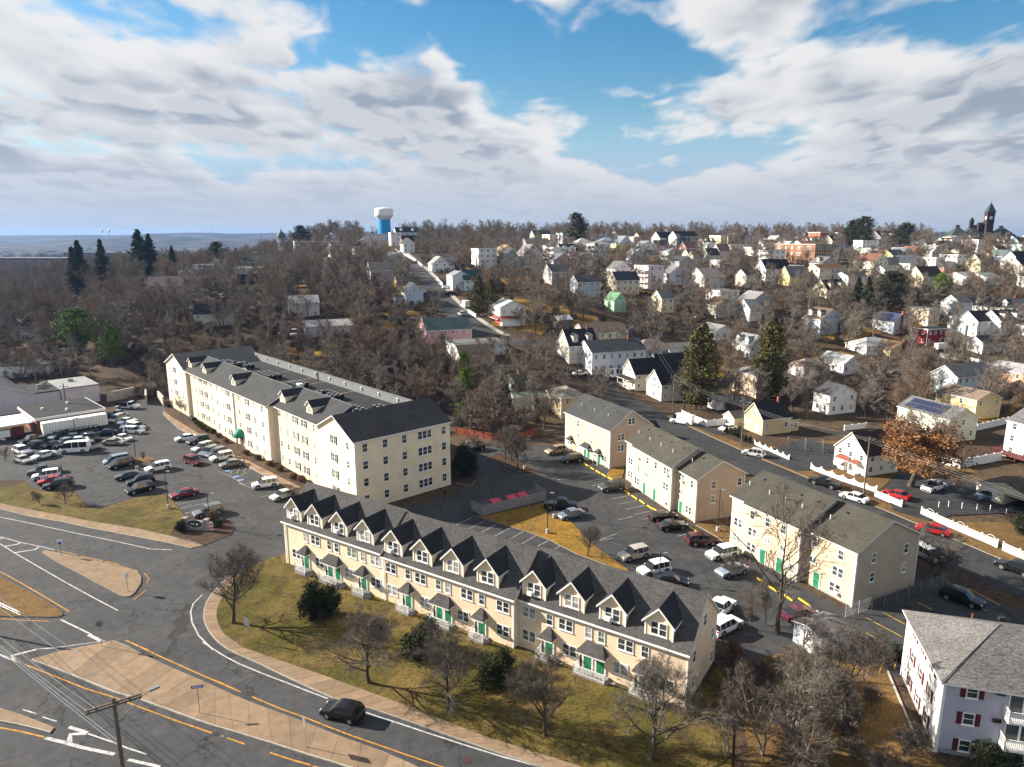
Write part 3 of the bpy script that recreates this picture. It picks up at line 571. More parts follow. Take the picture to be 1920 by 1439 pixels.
TR=[
('pear',-33.36,74.04,.0,11.0,'bare oval tree on the grass at the road bend',None,None),
('pear',-14.78,62.76,.0,9.4,'bare branching tree on the lawn above the black hatchback',None,None),
('pear',-6.05,58.98,.0,9.8,'bare tree with a thick trunk in the middle of the row lawn',None,None),
('pear',3.05,55.12,.0,9.1,'bare grey tree on the lawn nearest the pavement',None,None),
('pear',12.33,52.08,.0,10.3,'bare tree in front of the last unit of the row',None,None),
('slim',13.47,58.98,.0,5.7,'slender bare tree against the last porch',.5,None),
('slim',14.64,58.98,.0,5.8,'slender bare tree against the end wall of the row',.5,None),
('slim',17.02,57.69,.0,2.3,'small bare shrub at the corner of the end gable',.8,None),
('big',31.04,72.14,.0,18.8,'tall pale barked bare tree before the third beige block',None,None),
('wild',25.52,54.4,.0,11.3,'twisted bare tree with pale lichen bark at lower right',None,None),
('wild',30.7,55.37,.0,11.2,'spreading bare tree beside the white walled apartment',None,None),
('wild',22.33,52.74,.0,9.0,'reddish bare thicket tree at the bottom edge',None,None),
('wild',29.29,58.94,.0,8.5,'bare tree in the middle of the thicket by the shed',None,None),
('wild',25.12,61.46,.0,5.3,'bare twiggy tree between the end gable and the thicket',None,None),
('wild',36.6,63.06,.0,5.9,'dark twiggy tree at the edge of the yellow striped lot',None,None),
('slim',27.9,72.66,.0,5.8,'thin bare sapling behind the end gable',.8,None),
('slim',30.25,73.72,.0,5.6,'thin bare sapling by the yellow wheel stops',.8,None),
('wild',23.63,49.68,.0,8.6,'bare tree cut by the bottom edge of the picture',None,None),
('wild',18.94,52.35,.0,5.4,'bare bush on the strip of grass past the row',None,None),
('wild',32.75,69.13,.0,6.2,'low bare tree in front of the shed roof',None,None),
('oak',74.11,120.32,.0,17.8,'old oak with brown leaves behind the white cottage',None,None),
('pear',10.97,91.76,.0,5.4,'small bare tree on the grass island in the court',None,None),
('pear',-1.49,136.84,.0,7.6,'bare tree on the mulch island,farthest of three',None,None),
('pear',-.14,134.68,.0,8.4,'bare tree on the mulch island,middle of three',None,None),
('pear',1.2,130.05,.0,9.5,'bare tree on the mulch island,nearest of three',None,None),
('pear',-77.58,111.68,.0,4.0,'small bare tree on the west lawn',None,None),
('slim',-81.98,111.68,.0,2.7,'bare round bush on the west lawn',1.3,None),
('slim',-76.65,135.83,.0,2.2,'small bare tree on the island of the lot',1.1,None),
('slim',-104.9,134.96,.0,3.3,'bare bush at the left edge of the lot',.8,None),
('slim',-87.21,174.72,.0,5.4,'small bare tree at the far pavilion of the four storey block',.9,None),
('slim',-39.2,114.68,.0,2.3,'bare shrub behind the silver sedan',1.6,None),
('slim',57.36,85.39,.0,7.0,'bare shrub leaning over the silver minivan',1.5,None),
('slim',30.32,85.27,.0,3.7,'bare shrub over the slate blue car',1.4,None),
('slim',-8.59,147.33,.0,2.5,'small bare bush by the red fence',1.4,None),
('big',61.04,173.27,.0,11.0,'dark bare tree behind the black roofed cottage',None,None),
('big',159.2,223.97,2.37,11.5,'bare tree beside the salmon building',None,None),
('cedar',54.54,191.82,.0,21.6,'tall mottled spruce near the white picket yard',None,None),
('cedar',49.8,179.57,.0,22.1,'tall sparse spruce behind the grey cottages',.9,None),
('cedar',74.07,191.81,.0,23.2,'tall mottled spruce behind the tan box house',None,None),
('cedar',73.88,196.91,.0,15.8,'olive green cedar before the tan box house',.9,None),
('spruce',145.46,288.9,14.5,15.2,'dark spruce left of the hill pair',None,None),
('spruce',147.67,284.63,13.73,15.9,'dark drooping spruce in the middle of the hill group',None,None),
('spruce',158.09,287.83,14.31,17.4,'broad dark spruce right of the hill group',1.2,None),
('spruce',173.46,309.09,18.19,12.0,'broad dark spruce above the solar roofed house',1.3,None),
('pine',195.89,314.41,19.18,8.4,'bright green pine on the right hillside',1.2,None),
('spruce',248.25,516.96,39.42,14.1,'dark round pine on the skyline right of centre',1.1,None),
('spruce',241.65,480.0,37.2,22.7,'dark skyline pine above the white mansard house',1.1,None),
('spruce',236.54,485.0,37.5,20.2,'pointed dark pine beside the skyline pine',None,None),
('spruce',264.54,470.0,36.6,18.7,'dark round pine left of the brick school on the hill',1.2,None),
('spruce',44.7,480.0,39.28,23.0,'pointed spruce on the skyline above the three deckers',1.1,None),
('spruce',121.93,253.71,7.74,7.6,'dark green cypress by the grey bungalow',.6,None),
('spruce',154.59,230.36,3.47,7.4,'small spruce in front of the white garage gable',.8,None),
('cedar',-12.13,253.69,17.19,14.5,'dark round evergreen beside the hill street',1.1,None),
('cedar',-7.98,260.05,18.38,11.8,'dark round evergreen behind the red roofed house',1.2,None),
('pine',-145.55,227.14,7.64,11.8,'bright green pine among the bare wood at left',1.1,None),
('pine',-127.75,215.33,5.02,10.7,'yellow green pine nearer the parking lot',.7,None),
('spruce',-206.09,330.0,19.7,24.8,'dark pointed spruce on the left skyline',None,None),
('spruce',-206.05,325.0,18.84,22.4,'smaller dark spruce at the left skyline',None,None),
('spruce',-198.23,335.0,22.02,22.9,'dark spruce right of the pointed pair at left',None,None),
('spruce',-187.67,350.0,25.43,24.3,'tall broad spruce on the left skyline',1.3,None),
('spruce',-183.45,352.0,25.82,21.7,'broad spruce leaning on the tall one at left',1.3,None),
('spruce',-176.29,360.0,26.14,15.7,'dark spruce above the hillside houses at left',None,None),
('spruce',-165.53,390.0,26.83,16.6,'dark pine behind the hillside lot',1.1,None),
('spruce',-144.84,480.0,37.47,16.6,'broad pine beside the green dome',1.3,None),
('spruce',-143.29,552.55,43.48,11.4,'pointed brown green spruce left of the water tower',None,None),
('pine',-13.84,194.72,4.25,7.4,'bright green cedar behind the four storey block',.7,None),
('pine',-12.54,181.03,2.29,6.9,'yellow green cedar below the bright one',.8,None),
('cedar',-.82,207.57,6.77,4.9,'small olive evergreen by the bare tree on the slope',1.1,None),
('cedar',6.47,165.24,.03,6.7,'tall dark cedar beside the beige house wing',.7,None),
('pine',-12.24,165.24,.03,4.4,'yellow green cedar behind the red fence',.9,None),
('cedar',61.54,260.27,9.66,3.7,'small yellow green cedar on the bank',1.0,None),]
SH=[
(-23.97,75.42,.1,3.6,5.0,'dark','tall dark evergreen in front of the second porch',None),
(-22.24,75.8,.1,3.0,4.2,'dark','dark evergreen beside the tall one by the second porch',None),
(-10.56,67.53,.1,3.6,3.4,'dark','green evergreen shrub behind the middle lawn tree',None),
(-9.3,69.04,.1,2.8,4.0,'dark','narrow evergreen by the double porch',None),
(-2.12,62.19,.1,3.4,3.6,'dark','green evergreen shrub right of the middle lawn tree',None),
(-.92,64.85,.1,2.6,3.0,'dark','low evergreen shrub below the rail of the third porch',None),
(-9.15,126.12,.1,5.2,6.8,'dark','large round dark evergreen at the corner of the four storey block',None),
(-52.0,100.1,.1,1.7,2.0,'dark','clipped round bush left of the entrance sign',None),
(-46.82,101.87,.1,1.4,1.5,'dark','clipped round bush right of the entrance sign',None),
(-48.8,104.51,.1,1.9,1.7,'brown','brown bush behind the entrance sign',None),
(41.97,51.57,.1,4.2,2.2,'dark','broad dark hedge below the shaded apartment wall',None),
(42.02,66.8,.1,2.0,1.8,'dark','green bush at the back corner of the white walled apartment',None),
(79.45,99.43,.1,2.6,3.6,'dark','dark evergreen at the right edge by the white rail',None),
(-80.13,166.68,.1,1.5,1.3,'dark','low green hedge bush in the bed by the four storey block','hedge bushes in the bed of the four storey block'),
(-78.14,163.76,.1,1.5,1.3,'dark','low green hedge bush in the bed by the four storey block','hedge bushes in the bed of the four storey block'),
(-76.21,161.3,.1,1.5,1.3,'dark','low green hedge bush in the bed by the four storey block','hedge bushes in the bed of the four storey block'),
(-74.5,159.27,.1,1.5,1.3,'dark','low green hedge bush in the bed by the four storey block','hedge bushes in the bed of the four storey block'),
(-72.52,156.93,.1,1.5,1.3,'dark','low green hedge bush in the bed by the four storey block','hedge bushes in the bed of the four storey block'),
(-70.75,155.79,.1,1.5,1.3,'dark','low green hedge bush in the bed by the four storey block','hedge bushes in the bed of the four storey block'),
(50.76,155.71,.1,.9,1.8,'dark','small upright evergreen in the roadside hedge row','roadside row of small upright evergreens'),
(51.32,154.65,.1,.9,1.8,'dark','small upright evergreen in the roadside hedge row','roadside row of small upright evergreens'),
(51.81,153.4,.1,.9,1.8,'dark','small upright evergreen in the roadside hedge row','roadside row of small upright evergreens'),
(52.24,152.03,.1,.9,1.8,'dark','small upright evergreen in the roadside hedge row','roadside row of small upright evergreens'),
(52.51,150.22,.1,.9,1.8,'dark','small upright evergreen in the roadside hedge row','roadside row of small upright evergreens'),
(53.03,148.91,.1,.9,1.8,'dark','small upright evergreen in the roadside hedge row','roadside row of small upright evergreens'),
(53.53,147.62,.1,.9,1.8,'dark','small upright evergreen in the roadside hedge row','roadside row of small upright evergreens'),
(-68.32,153.0,.1,1.6,.9,'brown','brown shrub beside the green awning',None),
(-64.71,148.73,.1,1.5,.9,'brown','brown shrub left of the green awning',None),
(-94.47,182.11,.1,1.5,.9,'dark','dark shrub at the far pavilion corner',None),
(-56.73,139.72,.1,1.7,1.1,'brown','russet leafless shrub along the facade bed','russet shrubs along the facade bed'),
(-53.0,136.33,.1,1.7,1.1,'brown','russet leafless shrub along the facade bed','russet shrubs along the facade bed'),
(-49.26,132.56,.1,1.7,1.1,'brown','russet leafless shrub along the facade bed','russet shrubs along the facade bed'),
(-46.2,129.48,.1,1.7,1.1,'brown','russet leafless shrub along the facade bed','russet shrubs along the facade bed'),
(-42.02,124.64,.1,1.7,1.1,'brown','russet leafless shrub along the facade bed','russet shrubs along the facade bed'),
(-40.0,123.25,.1,1.7,1.1,'brown','russet leafless shrub along the facade bed','russet shrubs along the facade bed'),]
HS=[
(61.39,158.75,.0,-70.1,6.4,8.1,4,3.2,'y','gable',(.62,.47,.25),c2_,'tan cottage with black roof beside the low hedge row',.4,{'wing': (0,5.5,5.2,3.4,2.9,.9),'chim': 1,'door': 1}),
(70.93,130.8,.0,-70.1,7.7,8.2,4.3,3.6,'y','gable',(.76,.73,.62),(.05,.035,.03),'white cottage with striped awning and brown bay roof',.4,{'bay': 1,'door': 1}),
(86.2,177.59,.0,-70.1,5.5,8.8,5.2,2.4,'x','gable',c0_,c4_,'white and grey two storey house behind the bare thicket',.4,{}),
(99.95,155.81,.0,-70.1,13.4,8.6,5.6,2.2,'x','gable',(.52,.53,.43),c3_,'pale green house with solar panels behind the brown oak',.4,{'solar': 1}),
(120.05,175.06,.0,-70.1,11,8.8,5.2,1.8,'x','gable',(.6,.45,.22),(.17,.13,.1),'tan yellow two storey block with brown roof by the lawn',.4,{}),
(135.51,201.28,.0,-70.1,8.6,15.6,5.8,2.8,'y','gable',(.5,.63,.73),(.1,.1,.11),'pale blue gabled house with grey roof',.4,{}),
(156.36,204.76,.0,-70.1,15.2,8.8,5.8,2.0,'x','gable',(.62,.3,.2),c5_,'salmon two storey house at the right edge',.4,{}),
(110.3,136.71,.0,-70.1,8.6,9,7.8,2,'x','gable',(.74,.69,.55),c3_,'tall cream house with red deck at the right edge',.4,{'deck': 1}),
(73.32,199.41,.0,-70.1,10.8,9.6,6.5,2.3,'y','hip',(.64,.5,.36),(.18,.17,.17),'peach box shaped house behind the tall spruces',.4,{}),
(109.73,225.01,1.69,-70.1,11.0,7.9,3.7,2.5,'x','gable',(.7,.66,.66),c5_,'white bungalow with light grey roof and small gable',.4,{}),
(96.98,219.99,1.23,-70.1,7.2,10.3,3.7,2.3,'y','hip',(.6,.54,.57),(.2,.15,.13),'pinkish bungalow with brown hip roof',.4,{}),
(129.61,244.62,4.85,-70.1,9.2,13.2,3.5,2.3,'y','hip',(.66,.66,.66),(.33,.34,.33),'low white ranch with pale grey hip roof',.4,{}),
(135.06,241.77,4.26,-70.1,10.8,11.3,3.2,2.5,'x','gable',(.55,.42,.22),(.15,.1,.06),'tan ranch with tall brick chimney',.4,{'chim': 2}),
(156.27,253.68,6.76,-70.1,6.7,10.8,6.0,.6,'y','flat',(.2,.018,.02),c4_,'dark red flat roofed house with white windows',.4,{}),
(175.9,265.06,9.09,-70.1,7.2,7.2,3.7,.4,'y','flat',(.5,.63,.73),c3_,'pale blue flat roofed annex',.4,{}),
(176.78,266.41,9.4,-70.1,7.2,6.0,5.8,.4,'y','flat',(.55,.66,.74),c3_,'pale blue upper flat roofed house',.4,{}),
(188.46,261.97,8.17,-70.1,8.4,12.7,7.1,3.4,'y','gable',c0_,c2_,'white gabled house with black roof and shed dormer',.4,{'dorm': 1}),
(180.05,262.79,8.36,-70.1,8.4,12.0,6.5,3.4,'y','gable',c0_,c2_,'white house with black roof behind the pale blue annex',.4,{}),
(194.18,258.69,7.4,-70.1,10.8,9.6,6.5,2.3,'y','hip',c0_,c4_,'white house with dark hip roof and porches at right edge',.4,{}),
(204.92,288.83,12.23,-70.1,23.1,9.9,5.4,3.7,'x','gable',c0_,c2_,'long white house with black roof and tiny dormer',.4,{'dorm': 1,'chim': 1}),
(170.07,244.04,5.07,-70.1,6.7,9.6,4.1,2.2,'y','gable',c0_,c4_,'white garage gable beside the small spruce',.4,{}),
(185.81,285.96,13.04,-70.1,8.4,7.2,6.5,2.9,'y','gable',c15_,c3_,'ornate pale house behind the round bare tree',.4,{}),
(166.37,275.22,11.05,-70.1,8.4,6.0,7.1,.5,'y','flat',c8_,c3_,'cream box house above the dark red one',.4,{}),
(148.22,266.5,9.14,-70.1,9.6,7.4,5.0,3.0,'x','gable',(.42,.45,.5),(.04,.05,.09),'grey blue house with solar roof and brick chimney',.4,{'solar': 1,'chim': 2}),
(31.64,215.21,4.14,-70.1,10.8,18.8,6.9,3.0,'y','gable',(.7,.7,.71),(.045,.048,.055),'long white two storey house with dark roof',2.0,{'chim': 1}),
(21.19,219.02,6.44,-70.1,9.6,10.1,5.8,4.6,'y','gable',(.5,.46,.4),c2_,'taupe gabled house with one roof dormer',1.3,{'dorm': 1,'chim': 1}),
(39.02,202.4,1.25,-70.1,7.9,8.6,4.9,3.9,'y','gable',(.64,.58,.42),c2_,'cream cottage with black roof and front porch',1.1,{'porch': 1}),
(44.53,192.37,.33,-70.1,7.8,8.2,4.9,3.6,'y','gable',(.62,.6,.57),c2_,'pale grey cottage with black roof nearest the street pole',.7,{'door': 1}),
(49.5,213.2,1.04,-70.1,8.4,10.8,5.0,3.7,'y','gable',c0_,c2_,'white house with black roof behind the pale grey cottage',.6,{}),
(14.22,173.47,.36,-70.1,9,7,5.6,1.8,'y','hip',(.62,.45,.26),(.17,.15,.13),'tan house with hip roof behind the first beige block',.4,{}),
(31.38,241.87,10.13,-70.1,9.6,16.8,3.2,2.8,'y','gable',(.72,.66,.45),(.14,.1,.075),'cream gabled house with long brown roof',2.2,{}),
(47.77,234.14,4.99,-70.1,9.6,13.2,3.7,2.8,'y','hip',c15_,(.18,.15,.13),'grey brown hip roofed house behind the long white one',1.2,{}),
(57.73,235.78,3.87,-70.1,9.6,12.0,3.9,2.1,'y','gable',(.7,.64,.5),(.14,.14,.14),'cream bungalow with grey roof by the spruce',.4,{}),
(84.74,239.96,4.12,-70.1,9.6,8.4,4.5,3.7,'x','gable',(.5,.52,.53),(.17,.18,.19),'grey house with two dormers by the mottled spruce',.4,{'dorm': 1}),
(78.17,260.51,7.8,-70.1,10.8,8.4,3.5,2.2,'x','gable',c0_,(.2,.2,.19),'white ranch with grey roof above the spruces',.4,{}),
(88.15,287.72,13.18,-70.1,8.8,11.8,5.3,3.0,'x','gable',(.4,.39,.3),c6_,'drab green house with brown roof among trees',.4,{}),
(97.86,281.77,12.32,-70.1,8.4,6.0,5.3,3.4,'y','gable',c0_,c5_,'white gabled house right of the drab green one',.4,{}),
(103.32,290.84,13.71,-70.1,9.6,10.8,6.5,3.4,'x','gable',(.36,.35,.37),(.2,.19,.19),'grey house behind the white gable among birches',.4,{}),
(63.94,290.38,15.07,-70.1,7.8,6.0,6.0,3.0,'y','gable',(.7,.62,.42),c3_,'narrow cream gable among bare trees',.6,{}),
(42.41,281.33,16.41,-70.1,8.4,5.5,4.5,3.0,'x','gable',(.36,.64,.4),(.1,.19,.11),'mint green cottage with green roof',.9,{'door': 1}),
(-1.51,249.56,14.89,-70.1,10.8,9.6,6.5,2.3,'x','gable',c0_,(.3,.31,.32),'white and red house with red porch roof at the street corner',.4,{'redporch': 1}),
(-11.74,218.78,7.66,-70.1,9.6,16.8,5.2,.4,'y','flat',(.7,.7,.71),c3_,'white flat roofed house below the hill street',.4,{}),
(-12.17,211.46,6.32,-70.1,8.4,10.8,3.7,2.8,'y','gable',(.6,.52,.4),(.12,.09,.07),'tan cottage in front of the white flat roofed house',.4,{}),
(-22.96,232.97,10.89,-70.1,10.8,15.6,4.6,3.4,'y','gable',(.55,.3,.3),(.05,.075,.075),'pink house with dark slate roof at the foot of the street',.4,{}),
(-39.76,273.16,19.89,-70.1,8.4,6.8,4.8,3.7,'x','gable',(.45,.54,.62),c4_,'blue grey gabled house left of the hill street',.4,{'wing': (-1,-5,5,4.5,2.8,.7)}),
(-43.15,284.4,21.69,-70.1,10.8,9.6,5.0,3.4,'y','gable',(.62,.44,.03),(.06,.05,.035),'yellow house with dark brown roof left of the street',.4,{}),
(-65.97,391.55,31.98,-70.1,9.6,7.8,5.4,.8,'y','gable',(.48,.64,.73),c5_,'light blue box house high on the street',.4,{}),
(-67.21,446.3,36.57,-70.1,10.8,7.2,6.0,3.4,'x','gable',c0_,c4_,'white gabled house with deck at the street top',.4,{}),
(-76.62,507.37,41.0,-70.1,9.6,16.8,9.3,3.4,'y','gable',(.5,.6,.68),c2_,'tall pale blue house with two roof dormers by the water tower',.4,{'dorm': 1}),
(-83.2,495.74,40.5,-70.1,9.6,7.2,9.3,.5,'y','flat',c0_,c4_,'tall white house in front of the water tower',.4,{}),
(-67.11,466.96,38.29,-70.1,9.6,14.4,5.4,4.0,'y','gable',(.25,.09,.05),c2_,'brick house with black roof behind the street top gable',.4,{}),
(-37.76,355.01,28.92,-70.1,9.6,8.4,4.3,3.4,'x','gable',c0_,(.24,.25,.24),'white gabled house on the corner lot of the hill',.4,{'wing': (0,6,5,4,2.8,.4)}),
(-36.53,389.8,31.72,-70.1,9.6,15.6,3.2,2.3,'y','gable',c10_,(.14,.12,.11),'low grey ranch behind the corner lot house',.4,{}),
(-23.16,294.87,23.84,-70.1,9.6,7.2,6.3,1.8,'x','gable',(.68,.69,.72),(.2,.2,.22),'white two storey box house right of the hill street',.4,{}),
(-17.5,294.18,23.77,-70.1,8.4,8.4,4.8,3.9,'y','gable',(.66,.72,.72),(.04,.07,.075),'white and teal house with dark green roof',.4,{'porch': 1}),
(-14.79,368.18,29.85,-70.1,13.2,10.1,10.4,.6,'y','flat',(.68,.66,.66),c3_,'pale grey three decker above the hill lawn',.4,{}),
(-4.28,397.3,32.38,-70.1,10.8,9.6,6.3,3.4,'x','gable',c8_,(.3,.2,.12),'cream house with tan roof next to the three decker',.4,{}),
(-1.84,368.54,29.99,-70.1,10.8,9.6,5.6,4.6,'x','gable',(.26,.3,.28),c4_,'dark green grey house with blue porch',.4,{'porch': 1}),
(9.13,373.26,30.28,-70.1,12.0,10.8,7.1,5.2,'x','gable',(.6,.55,.56),(.17,.16,.17),'large pale house with steep gable behind bare trees',.4,{}),
(27.4,389.64,31.38,-70.1,10.8,13.2,9.3,.6,'y','flat',c0_,c3_,'white three decker with stacked tan balconies',.4,{'porch': 3}),
(25.12,364.32,29.27,-70.1,8.4,10.8,5.2,3.4,'x','gable',(.36,.37,.4),(.12,.12,.13),'small grey gabled house below the white three decker',.5,{}),
(36.82,380.8,30.32,-70.1,9.6,13.2,5.0,2.8,'y','gable',(.62,.65,.7),(.3,.32,.34),'low pale blue white house with light roof',.4,{}),
(51.04,415.81,32.93,-70.1,13.2,10.8,9.7,1.6,'y','hip',c0_,(.2,.21,.23),'large white three decker with rounded porches',.4,{'porch': 3}),
(45.43,451.07,36.2,-70.1,13.2,14.3,6.0,3.9,'y','hip',(.25,.09,.05),(.36,.35,.34),'brick house with pale hip roof',.4,{}),
(64.79,422.41,33.11,-70.1,13.2,10.8,9.3,.6,'y','flat',(.74,.6,.28),c3_,'yellow three storey house',.4,{}),
(25.91,477.23,38.9,-70.1,13.2,6.0,9.3,.6,'y','flat',c8_,c3_,'cream three storey house near the skyline',.4,{}),
(38.64,496.92,40.05,-70.1,10.8,10.8,9.3,.6,'y','flat',c0_,c3_,'white three storey house near the skyline spruce',.4,{}),
(62.82,466.92,37.27,-70.1,10.8,10.8,7.1,2.3,'y','hip',(.4,.47,.54),(.2,.24,.29),'blue grey hip roofed house above the yellow one',.4,{}),
(72.04,456.92,36.13,-70.1,10.8,10.8,6.0,5.3,'x','gable',(.42,.52,.6),(.16,.19,.22),'blue house with tall steep gable',.4,{}),
(15.55,457.94,37.39,-70.1,10.8,16.8,5.0,3.4,'y','gable',(.27,.25,.25),(.13,.12,.12),'long dark house with grey roof behind trees',.4,{}),
(21.66,527.53,41.91,-70.1,10.8,14.4,6.0,3.9,'y','gable',(.3,.33,.31),(.05,.06,.06),'dark green roofed house near the skyline',.4,{}),
(88.17,461.92,36.16,-70.1,10.8,10.8,5.6,2.5,'x','gable',c0_,(.18,.19,.2),'white cottage below the brown block on the ridge',.4,{}),
(93.61,507.94,39.22,-70.1,10.8,16.8,7.6,.6,'y','flat',(.36,.3,.27),c6_,'brown flat block on the ridge',.4,{}),
(105.54,487.12,37.62,-70.1,10.8,12.0,8.6,3.9,'y','gable',(.34,.31,.29),c2_,'tall brown house with white gable front and black roof',.4,{'wgable': 1}),
(117.11,477.37,36.77,-70.1,9.6,16.8,10.4,3.4,'y','gable',(.05,.085,.15),c2_,'tall dark blue house with white gable front',.4,{'wgable': 1}),
(100.22,474.07,36.93,-70.1,8.4,10.8,4.3,3.4,'y','gable',(.62,.5,.45),c4_,'small pink house with dark roof',.4,{}),
(98.36,423.07,32.44,-70.1,10.8,12.0,5.4,2.3,'y','hip',c0_,(.17,.22,.27),'white porch house with blue grey hip roof',.4,{'porch': 1}),
(71.2,401.88,31.25,-70.1,9.6,9.6,5.2,3.4,'x','gable',(.42,.46,.54),(.17,.18,.2),'blue grey gabled house below the ridge',.4,{}),
(82.7,417.54,32.36,-70.1,9.6,6.0,3.7,2.8,'y','gable',(.68,.57,.26),c4_,'small yellow house with dark roof',.4,{}),
(65.34,330.56,22.02,-70.1,13.2,8.4,10.8,.6,'y','flat',(.66,.55,.53),(.15,.15,.17),'pink three decker with red balconies',.5,{'porch': 3}),
(79.49,339.38,23.32,-70.1,7.2,9.6,5.6,3.4,'x','gable',(.5,.52,.57),(.15,.14,.15),'grey white gabled house right of the pink three decker',.4,{}),
(93.46,331.96,20.94,-70.1,13.2,10.8,6.9,3.9,'y','gable',(.58,.53,.5),(.2,.16,.15),'pale twin gabled house among bare trees',.4,{}),
(149.95,507.23,38.4,-70.1,13.2,6.0,9.3,.6,'y','flat',(.76,.66,.38),c3_,'cream yellow three storey house on the ridge',.4,{}),
(162.41,524.97,39.6,-70.1,8.4,6.0,8.2,.6,'y','flat',(.72,.62,.42),c3_,'cream house beside the cream yellow one on the ridge',.4,{}),
(148.9,462.73,35.57,-70.1,10.8,15.6,6.0,.5,'y','flat',c0_,c5_,'white flat roofed block on the ridge',.4,{}),
(105.92,411.55,31.5,-70.1,7.2,7.2,4.8,3.0,'y','gable',(.66,.58,.44),c6_,'small cream house in the ridge trees',.4,{}),
(107.93,407.24,31.16,-70.1,6.0,7.2,4.3,3.0,'y','gable',(.64,.56,.45),c6_,'second small cream house in the ridge trees',.4,{}),
(118.81,415.81,31.8,-70.1,7.2,8.4,4.3,3.9,'y','gable',(.6,.68,.6),c4_,'pale green gable in the ridge trees',.4,{}),
(113.35,445.58,34.36,-70.1,8.4,9.6,5.4,3.9,'y','gable',(.52,.3,.26),(.2,.1,.08),'red gabled house behind the dark blue one',.4,{}),
(130.77,434.81,33.43,-70.1,7.2,8.4,5.0,3.9,'y','gable',(.62,.5,.44),(.16,.12,.1),'small tan gable above the ridge trees',.4,{}),
(132.96,352.78,24.4,-70.1,8.8,15.6,6.3,4.6,'y','gable',c0_,c2_,'white house with long black roof below the school',.4,{'chim': 1}),
(138.06,339.1,22.74,-70.1,7.8,10.8,5.0,4.6,'y','gable',(.72,.57,.2),(.14,.14,.14),'yellow gabled house below the school',.4,{}),
(142.23,348.06,23.81,-70.1,10.8,9.6,4.3,4.4,'x','gable',(.45,.44,.43),(.14,.13,.13),'grey house beside the yellow gable',.4,{}),
(155.14,341.73,22.97,-70.1,8.8,16.2,8.2,2.1,'y','gable',(.6,.5,.38),(.14,.075,.05),'tan apartment house with brown roof and garages',.4,{'garage': 1}),
(164.36,334.78,21.79,-70.1,9.0,12.0,6.0,1.8,'y','gable',c0_,c4_,'white box house with dark roof beside the tan apartments',.4,{}),
(147.35,318.11,18.75,-70.1,8.4,12.0,4.1,4.1,'y','gable',(.68,.58,.38),c2_,'cream gable with black roof above the bare trees',.4,{'dorm': 1}),
(190.93,368.8,26.3,-70.1,13.2,9.6,7.6,3.9,'x','gable',(.7,.63,.43),(.15,.07,.05),'large cream house with red brown roof',.4,{'porch': 1,'chim': 1}),
(201.78,432.53,33.0,-70.1,10.8,14.4,6.7,2.3,'y','gable',c0_,(.05,.06,.11),'white house with dark blue solar roof behind the school lot',.4,{'porch': 2}),
(187.72,432.33,33.0,-70.1,13.2,6.6,6.7,.5,'y','flat',(.7,.62,.46),c5_,'cream block right of the school',.4,{}),
(219.42,428.08,32.57,-70.1,13.2,11.0,6.0,1.6,'y','hip',(.55,.65,.62),(.5,.47,.42),'teal and white porch house',.4,{'porch': 1}),
(156.29,450.74,34.71,-70.1,9.6,7.2,5.4,.6,'y','flat',(.72,.69,.6),c5_,'white block left of the school',.4,{}),
(167.55,456.92,35.14,-70.1,10.8,10.8,5.0,3.0,'y','gable',(.5,.4,.35),(.3,.24,.2),'tan roofed house behind the school',.4,{}),
(181.6,462.12,35.57,-70.1,10.8,12.0,5.0,3.4,'x','gable',(.52,.53,.54),(.33,.34,.36),'grey gabled house behind the school',.4,{}),
(195.26,466.92,36.0,-70.1,10.8,10.8,5.4,3.0,'y','gable',c0_,(.22,.12,.09),'white house with brown roof behind the school',.4,{}),
(242.93,548.66,40.8,-70.1,13.2,14.4,9.7,.6,'y','flat',(.2,.09,.06),(.12,.08,.07),'brick block on the ridge behind the school',.4,{}),
(256.5,553.04,41.1,-70.1,13.2,10.8,9.3,.6,'y','flat',c0_,c3_,'white three storey block on the ridge behind the school',.4,{}),
(197.88,536.96,40.2,-70.1,9.6,14.4,5.4,.6,'y','flat',(.68,.66,.66),c3_,'pale block at the ridge above the school',.4,{}),
(212.74,537.53,40.2,-70.1,10.8,14.4,5.4,2.3,'y','flat',(.34,.23,.18),(.2,.14,.11),'brown house at the ridge above the school',.4,{}),
(211.59,370.86,26.54,-70.1,13.2,11.0,6.3,3.9,'x','gable',(.6,.58,.55),(.045,.05,.06),'broad white house with dark roof and paired gables',.4,{}),
(200.57,335.27,21.79,-70.1,9.6,13.2,6.0,4.6,'y','gable',(.6,.5,.33),(.06,.04,.035),'cream gabled house with dark brown roof on the right hill',.4,{}),
(219.26,350.8,24.2,-70.1,9.6,10.8,4.1,3.4,'y','hip',(.6,.5,.36),(.24,.14,.1),'brown hip roofed house on the right hill',.4,{}),
(278.22,381.87,28.13,-70.1,9.6,12.0,6.0,4.6,'y','gable',c0_,c2_,'white gable with black roof near the right edge',.4,{}),
(269.3,367.07,26.23,-70.1,10.8,9.6,4.8,4.6,'y','gable',(.6,.54,.44),c2_,'beige gable in front of the white one at the right edge',.4,{}),
(244.12,425.53,32.57,-70.1,9.6,6.0,5.0,3.4,'x','gable',(.55,.26,.1),(.2,.1,.07),'orange house on the right hill',.4,{}),
(260.21,431.92,33.0,-70.1,10.8,10.8,4.8,3.9,'x','gable',(.55,.52,.52),(.3,.31,.31),'grey roofed house on the right hill',.4,{}),
(234.09,385.74,28.73,-70.1,9.6,7.2,6.5,.6,'y','flat',c0_,c5_,'white block behind the hill trees',.4,{}),
(245.63,386.3,28.73,-70.1,10.8,7.2,8.0,.6,'y','flat',(.74,.74,.75),c5_,'tall white house behind the hill trees',.4,{}),
